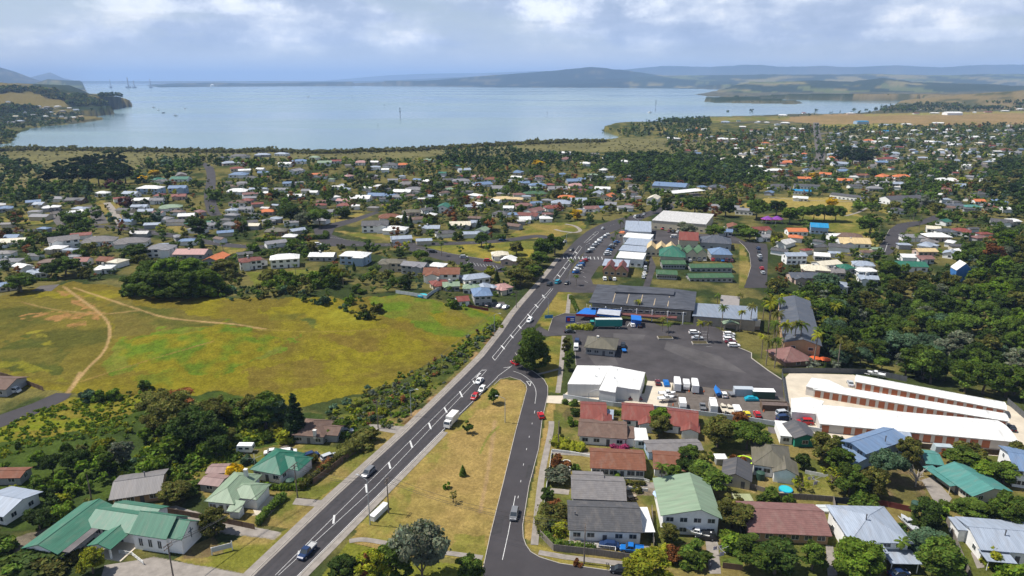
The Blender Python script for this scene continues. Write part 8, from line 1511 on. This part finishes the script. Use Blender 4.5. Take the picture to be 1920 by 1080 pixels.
simple('paddling_pool', 'round turquoise paddling pool on the lawn', 'pool', 1473, 920, 0, [('rim', TRIMB, Cy(((0, 0, 0), (0, 0, .5), 1.7, 1.7, 18))), ('pool_water', BLUEP, Cy(((0, 0, .503), (0, 0, .53), 1.5, 1.5, 18)))]); simple('paddling_pool', 'turquoise pool behind the pale fence by the grassy slope', 'pool', 792, 556, 0, [('rim', TRIMB, Cy(((0, 0, 0), (0, 0, .8), 2.2, 2.2, 18))), ('pool_water', BLUEP, Cy(((0, 0, .803), (0, 0, .83), 2.0, 2.0, 18)))])
def pool(label, poly, wm, rim):
    a = [G(*p) for p in poly]; c = sum(a, Vector()) / len(a); t = thing('swimming_pool', label, 'pool', (c.x, c.y, c.z + .06)); P = [(p.x - c.x, p.y - c.y) for p in a]
    m = MB(); m.loft([[(x * 1.12, y * 1.15, 0) for x, y in P], [(x * 1.12, y * 1.15, .32) for x, y in P]]); m.build('rim', rim, t); m = MB(); m.loft([[(x, y, .2) for x, y in P], [(x, y, .345) for x, y in P]]); m.build('pool_water', wm, t)
pool('murky green swimming pool behind the silver hip roofed house', [(1584, 975), (1632, 981), (1638, 967), (1582, 962)], mat('green_water', (.10, .095, .015), .12, .2, 1), mat('pool_rim', (.50, .56, .60), .7, .1)); pool('turquoise motel pool among the palms', [(1514, 634), (1536, 636), (1537, 629), (1515, 628)], BLUEP, CONC)
for i, (x, y, l) in enumerate(((1527, 682, 'left orange umbrella by the pavilion lawn'), (1545, 684, 'right orange umbrella by the pavilion lawn'), (1524, 640, 'orange umbrella beside the motel pool'))): simple('umbrella', l, 'umbrella', x, y, 0, [('pole', STEEL, Cy(((0, 0, 0), (0, 0, 2.4), .05))), ('canopy', mat('orange_canvas', (.55, .10, .025), .8, .1), Cy(((0, 0, 2.3), (0, 0, 3.0), 2.2, .05, 8)))], 'orange umbrellas')
for x, y, l in ((1438, 418, 'left purple and pink shade tent by the playing field'), (1456, 418, 'right purple and pink shade tent by the playing field')):
    simple('shade_tent', l, 'tent', x, y, 0, [('canopy', mat('purple_canvas', (.17, .045, .26), .7, .2, .5), Cy(((0, 0, 3.2), (0, 0, 5.2), 4.6, .3, 6))), ('poles', STEEL, Cy(*[((4.2 * math.cos(k), 4.2 * math.sin(k), 0), (4.2 * math.cos(k), 4.2 * math.sin(k), 3.2), .12) for k in (0, 1.05, 2.1, 3.14, 4.2, 5.25)])), ('edge', mat('pink_canvas', (.55, .06, .25), .7, .1), Cy(((0, 0, 2.9), (0, 0, 3.19), 4.7, 4.65, 6)))])
simple('sign', 'low white church sign board on two posts on the lawn', 'sign', 417, 1036, 25, [('board', mat('sign_grey', (.42, .44, .46), .6, .1), B((-2, 2, -.06, .06, .7, 1.9))), ('posts', TRIM, B((-2.2, -2.003, -.12, .12, 0, 1.9), (2.003, 2.2, -.12, .12, 0, 2.3)))])
simple('pole_sign', 'blue tavern sign on a post at the car park entry', 'sign', 1069, 620, 0, [('post', STEEL, Cy(((0, 0, 0), (0, 0, 4.2), .12))), ('board', mat('sign_blue', (.012, .06, .32), .5, .05), B((-1.9, 1.9, -.15, .15, 3.6, 6.2))), ('emblem', mat('sign_red', (.5, .02, .02), .5, .05), B((-1.4, -.2, -.18, -.153, 4.2, 5.6))), ('lettering', TRIM, B((0, 1.5, -.18, -.153, 5.0, 5.5), (0, 1.5, -.18, -.153, 4.3, 4.7)))])
simple('low_sign', 'small blue sign on the verge beside the main road', 'sign', 1029, 600, 10, [('board', mat('sign_light_blue', (.03, .18, .40), .5, .05), B((-1.8, 1.8, -.08, .08, .8, 2.2))), ('posts', STEEL, B((-1.6, -1.5, .083, .15, 0, 2), (1.5, 1.6, .083, .15, 0, 2)))])
for x, y, l in ((1247, 635, 'white edged planter with a palm in the car park'), (1312, 645, 'white edged planter with two palms in the car park')): simple('planter', l, 'planter', x, y, 0, [('edge', KERB, B((-3, 3, -1.5, 1.5, 0, .6))), ('soil', mat('soil', (.06, .05, .02), .95, .3, 2), B((-2.8, 2.8, -1.3, 1.3, .603, .68)))])
for x, y, l in ((1062, 868, 'upper white stone ring on the front lawn'), (1063, 880, 'lower white stone ring on the front lawn')): simple('flower_ring', l, 'planter', x, y, 0, [('ring', TRIM, Cy(((0, 0, 0), (0, 0, .35), 1.2, 1.2, 12))), ('soil', mat('soil', (.06, .05, .02)), Cy(((0, 0, .353), (0, 0, .38), .95, .95, 12)))])
simple('garden_shed', 'small pale garden shed behind the verandah garage', 'shed', 1350, 868, 0, [('walls', mat('shed_panel', (.30, .31, .30), .7, .1), B((-1.4, 1.4, -1.2, 1.2, 0, 2))), ('roof', TRIM, B((-1.6, 1.6, -1.4, 1.4, 2.003, 2.2, 0, .3)))]); simple('greenhouse', 'small glass greenhouse under the storage fence', 'greenhouse', 1766, 848, -8, [('frame', STEEL, B((-2.6, 2.6, -1.4, 1.4, 0, .4))), ('glazing', mat('greenhouse_glass', (.36, .42, .44), .2, .1), B((-2.5, 2.5, -1.3, 1.3, .403, 2.2, 0, .25)))])
simple('pergola', 'green roofed garden shelter behind the reddish brown roof', 'shelter', 1391, 948, 0, [('roof', roof_mat('roof_straw_green', (.30, .32, .17), 'x', 'iron'), B((-2.2, 2.2, -1.5, 1.5, 2.2, 2.35))), ('posts', WOODB, B((-2, -1.85, -1.3, -1.15, 0, 2.19), (1.85, 2, -1.3, -1.15, 0, 2.19), (-2, -1.85, 1.15, 1.3, 0, 2.19), (1.85, 2, 1.15, 1.3, 0, 2.19)))])
for x, y, l in ((1545, 953, 'upper white cold frame in the back garden'), (1547, 960, 'lower white cold frame in the back garden')): simple('cold_frame', l, 'cold frame', x, y, 0, [('frame', TRIM, B((-1.8, 1.8, -.7, .7, 0, .5))), ('lid', mat('frosted_sheet', (.5, .53, .53), .3, .1), B((-1.7, 1.7, -.6, .6, .503, .62)))])
simple('clothesline', 'rotary clothesline on the cottage lawn', 'clothesline', 478, 872, 20, [('post', STEEL, Cy(((0, 0, 0), (0, 0, 2.2), .05))), ('arms', STEEL, Cy(*[((0, 0, 2.0), (1.9 * math.cos(k), 1.9 * math.sin(k), 2.5), .04) for k in (0, 1.57, 3.14, 4.71)]))]); simple('sun_umbrella', 'pale blue garden umbrella under the palm', 'umbrella', 1236, 940, 0, [('pole', STEEL, Cy(((0, 0, 0), (0, 0, 2.2), .05))), ('canopy', mat('pale_blue_canvas', (.32, .42, .58), .8, .1), Cy(((0, 0, 2.1), (0, 0, 2.7), 1.8, .05, 8)))])
t = thing('carport', 'white flat roofed carport right of the charcoal roofed house', 'carport', G(1212, 1016), 0); wb, rb = MB(), MB(); vol(wb, rb, -1.6, 0, 3.2, 9, 2.6, 'open', over=.2); wb.build('posts', TRIM, t); rb.build('roof', rmat('w'), t)
for i, (x, y) in enumerate([(1262, 760), (1263, 772), (1292, 735), (1302, 738), (1340, 748), (1432, 772), (1320, 735)]): simple('traffic_cone', 'orange traffic cone on the gravel yard', 'traffic cone', x, y, 0, [('cone', mat('cone_orange', (.6, .13, .03), .6, .05), Cy(((0, 0, .05), (0, 0, .8), .25, .05, 8))), ('base', mat('cone_base', (.05, .05, .05), .8, .05), B((-.3, .3, -.3, .3, 0, .05)))], 'orange traffic cones in the yard')
TANK = mat('tank_green', (.03, .07, .05), .6, .1)
for x, y, l in ((1425, 898, 'dark water tank beside the grey green roofed house'), (1332, 905, 'dark water tank behind the beige garage'), (1716, 955, 'dark water tank behind the pool yard'), (545, 912, 'dark water tank at the bright green roofed cottage corner')): simple('water_tank', l, 'water tank', x, y, 0, [('tank', TANK, Cy(((0, 0, 0), (0, 0, 1.9), 1.1, 1.1, 14))), ('lid', TANK, Cy(((0, 0, 1.903), (0, 0, 2.2), 1.1, .3, 14)))])
for x, y, l in ((1525, 912, 'clothesline on the lawn below the storage fence'), (1905, 992, 'clothesline on the lawn at the right edge'), (1350, 1045, 'clothesline beside the concrete drive')): simple('clothesline', l, 'clothesline', x, y, 15, [('post', STEEL, Cy(((0, 0, 0), (0, 0, 2.2), .05))), ('arms', STEEL, Cy(*[((0, 0, 2.0), (1.9 * math.cos(k), 1.9 * math.sin(k), 2.5), .04) for k in (0, 1.57, 3.14, 4.71)])), ('washing', mat('washing', (.45, .40, .50), .9, .35, 2), B((-1.2, -.3, 1.0, 1.03, 1.3, 2.2), (.1, .9, 1.0, 1.03, 1.4, 2.2), (-.9, .2, -1.03, -1.0, 1.2, 2.2)))])
for x, y, l in ((1462, 930, 'wooden garden table on the back lawn'), (1262, 1002, 'wooden deck table beside the pale green roofed house'), (1080, 1022, 'outdoor table on the corner house deck'), (590, 868, 'wooden table on the cottage lawn'), (1185, 935, 'wooden table behind the corner house')): simple('garden_table', l, 'table', x, y, 20, [('top', mat('bleached_boards', (.34, .28, .21), .9, .2, 2), B((-1.1, 1.1, -.45, .45, .68, .75))), ('bench', WOODB, B((-1.1, 1.1, -.95, -.65, .4, .46), (-1.1, 1.1, .65, .95, .4, .46))), ('legs', WOODB, B((-.9, -.8, -.8, .8, 0, .39), (.8, .9, -.8, .8, 0, .39)))])
for x, y, l in ((498, 862, 'stack of old timber behind the cottage'), (530, 842, 'heap of junk on the lawn below the wood'), (1300, 850, 'timber pile above the long blue shed'), (1390, 860, 'heap of branches behind the trampoline')): simple('timber_pile', l, 'timber pile', x, y, 30, [('timber', mat('old_timber', (.28, .24, .19), .95, .35, 2), Cy(*[((-1.4 + .1 * k, -.6 + .3 * (k % 5), .15 + .22 * (k // 5)), (1.3 + .13 * (k % 4), -.6 + .3 * (k % 5) + .1, .15 + .22 * (k // 5)), .11, .11, 6) for k in range(14)]))])
# ---- on the water and beyond
def at_sea(px, py): return W_at(px, py, SEA)
for px, py, h, l in ((750.5, 219, 26, 'tall channel marker post in the middle of the bay'), (1229.5, 200, 26, 'channel marker post off the headland'), (721, 200, 12, 'thin marker post in the far bay'), (709, 240, 9, 'thin marker post in the near bay'), (1026, 216, 12, 'short marker post left of the headland'), (177, 238, 10, 'thin marker post off the left shore'), (661, 183, 16, 'marker post far out in the bay')):
    p = at_sea(px, py); t = thing('channel_marker', l, 'channel marker', p); Cy(((0, 0, -3), (0, 0, h), h * .03)).build('post', mat('marker_steel', (.05, .055, .07), .6, .1), t); B((-h * .07, h * .07, -h * .07, h * .07, h * .55, h * .68)).build('platform', mat('marker_dark', (.04, .045, .05), .7, .1), t); B((-h * .05, h * .05, -h * .05, h * .05, h + .003, h * 1.1)).build('top_mark', mat('marker_dark', (.04, .045, .05)), t)
for px, py, s, l in ((1218.5, 211.5, 2.2, 'white launch off the wooded headland'), (329, 217, 1.6, 'white boat moored off the left headland'), (306, 212, 1.6, 'dark hulled boat moored off the left headland'), (288, 202, 1.8, 'moored boat nearest the left headland tip'), (297, 207, 1.4, 'small moored boat between two others'), (578, 182, 2.5, 'small boat far out in the middle of the bay'), (347, 204, 1.4, 'lone small boat right of the moorings')):
    p = at_sea(px, py); t = thing('moored_boat', l, 'boat', p, .5, 'boats moored in the bay'); t.scale = (s, s, s); m = MB(); m.loft([[(x, -w, z), (x, w, z), (x, w * .8, -.3), (x, -w * .8, -.3)] for x, w, z in ((-3.5, 1.2, 1), (0, 1.4, 1.1), (2.5, 1, 1.3), (4, .1, 1.5))]); m.build('hull', paintm('n' if 'dark' in l else 'w'), t); B((-1.6, 1.4, -.9, .9, 1.0, 2.3, 0, .15)).build('cabin', TRIM, t); Cy(((0, 0, 2.2), (0, 0, 7), .1)).build('mast', STEEL, t)
for px, py, top, w, l in ((240, 158, 145, 24, 'tallest refinery stack across the harbour mouth'), (251, 158, 151, 18, 'shorter refinery stack right of the tallest'), (282, 157.5, 148, 16, 'refinery stack at the right of the works'), (207, 158, 149, 12, 'thin refinery stack at the left of the works')):
    d = ray(px, py); s = 10300 / d[1]; p = Vector((d[0] * s, 10300, SEA)); dt = ray(px, top); zt = H0 + 10300 / dt[1] * dt[2]; t = thing('refinery_stack', l, 'chimney', p, 0, 'refinery stacks'); Cy(((0, 0, 0), (0, 0, zt - SEA), w / 3, w / 4, 10)).build('stack', mat('stack_concrete', (.30, .28, .28), .8, .1), t); B((-w * 1.2, w * 1.2, -w, w, 0, 22)).build('plant_hall', mat('plant_hall', (.35, .34, .33), .8, .15, .02), t)
d = ray(398, 160); p = Vector((d[0] * 10300 / d[1], 10300, SEA + 20)); t = thing('storage_tank', 'white domed tank on the far shore', 'tank', p); Cy(((0, 0, 0), (0, 0, 26), 26, 26, 16), ((0, 0, 26), (0, 0, 36), 26, 5, 16)).build('tank_shell', TRIM, t)
# ---- the person on the drive
def person(px, py, label):
    g = G(px, py); t = thing('person', label, 'person', (g.x, g.y, g.z + .05), R(-60)); me = bpy.data.meshes.new('body')
    J = [((0, 0, .95), .15), ((0, 0, 1.2), .15), ((0, 0, 1.42), .16), ((0, 0, 1.54), .06), ((0, .02, 1.66), .10), ((0, .02, 1.78), .07)]
    v = [j[0] for j in J]; r = [j[1] for j in J]; e = [(i, i + 1) for i in range(5)]
    for s in (-1, 1):
        k = len(v); v += [(s * .2, 0, 1.42), (s * .27, .02, 1.14), (s * .25, .14, .92), (s * .25, .18, .82)]; r += [.065, .05, .04, .035]; e += [(2, k), (k, k + 1), (k + 1, k + 2), (k + 2, k + 3)]
        k = len(v); v += [(s * .10, 0, .88), (s * .11, .03, .5), (s * .11, -.02, .08), (s * .12, .16, .04)]; r += [.10, .07, .045, .04]; e += [(0, k), (k, k + 1), (k + 1, k + 2), (k + 2, k + 3)]
    me.from_pydata(v, e, []); o = link('body', me, t); sk = o.modifiers.new('skin', 'SKIN'); 
    for i, q in enumerate(me.skin_vertices[0].data): q.radius = (r[i], r[i]); q.use_root = i == 0
    o.modifiers.new('sub', 'SUBSURF').levels = 1; o.modifiers['sub'].render_levels = 2; me.materials.append(mat('dark_clothes', (.05, .055, .08), .9, .2, 3))
    m = MB(); m.cyl((0, .02, 1.72), (0, .01, 1.83), .112, .07, 8); m.build('hair', mat('dark_hair', (.03, .02, .015), .8, .1), t); m = MB(); m.cyl((0, 0, 1.0), (0, 0, 1.46), .185, .19, 10); m.build('shirt', mat('grey_shirt', (.22, .22, .24), .9, .2, 3), t)
person(1331, 1067, 'person in dark clothes standing on the concrete drive')
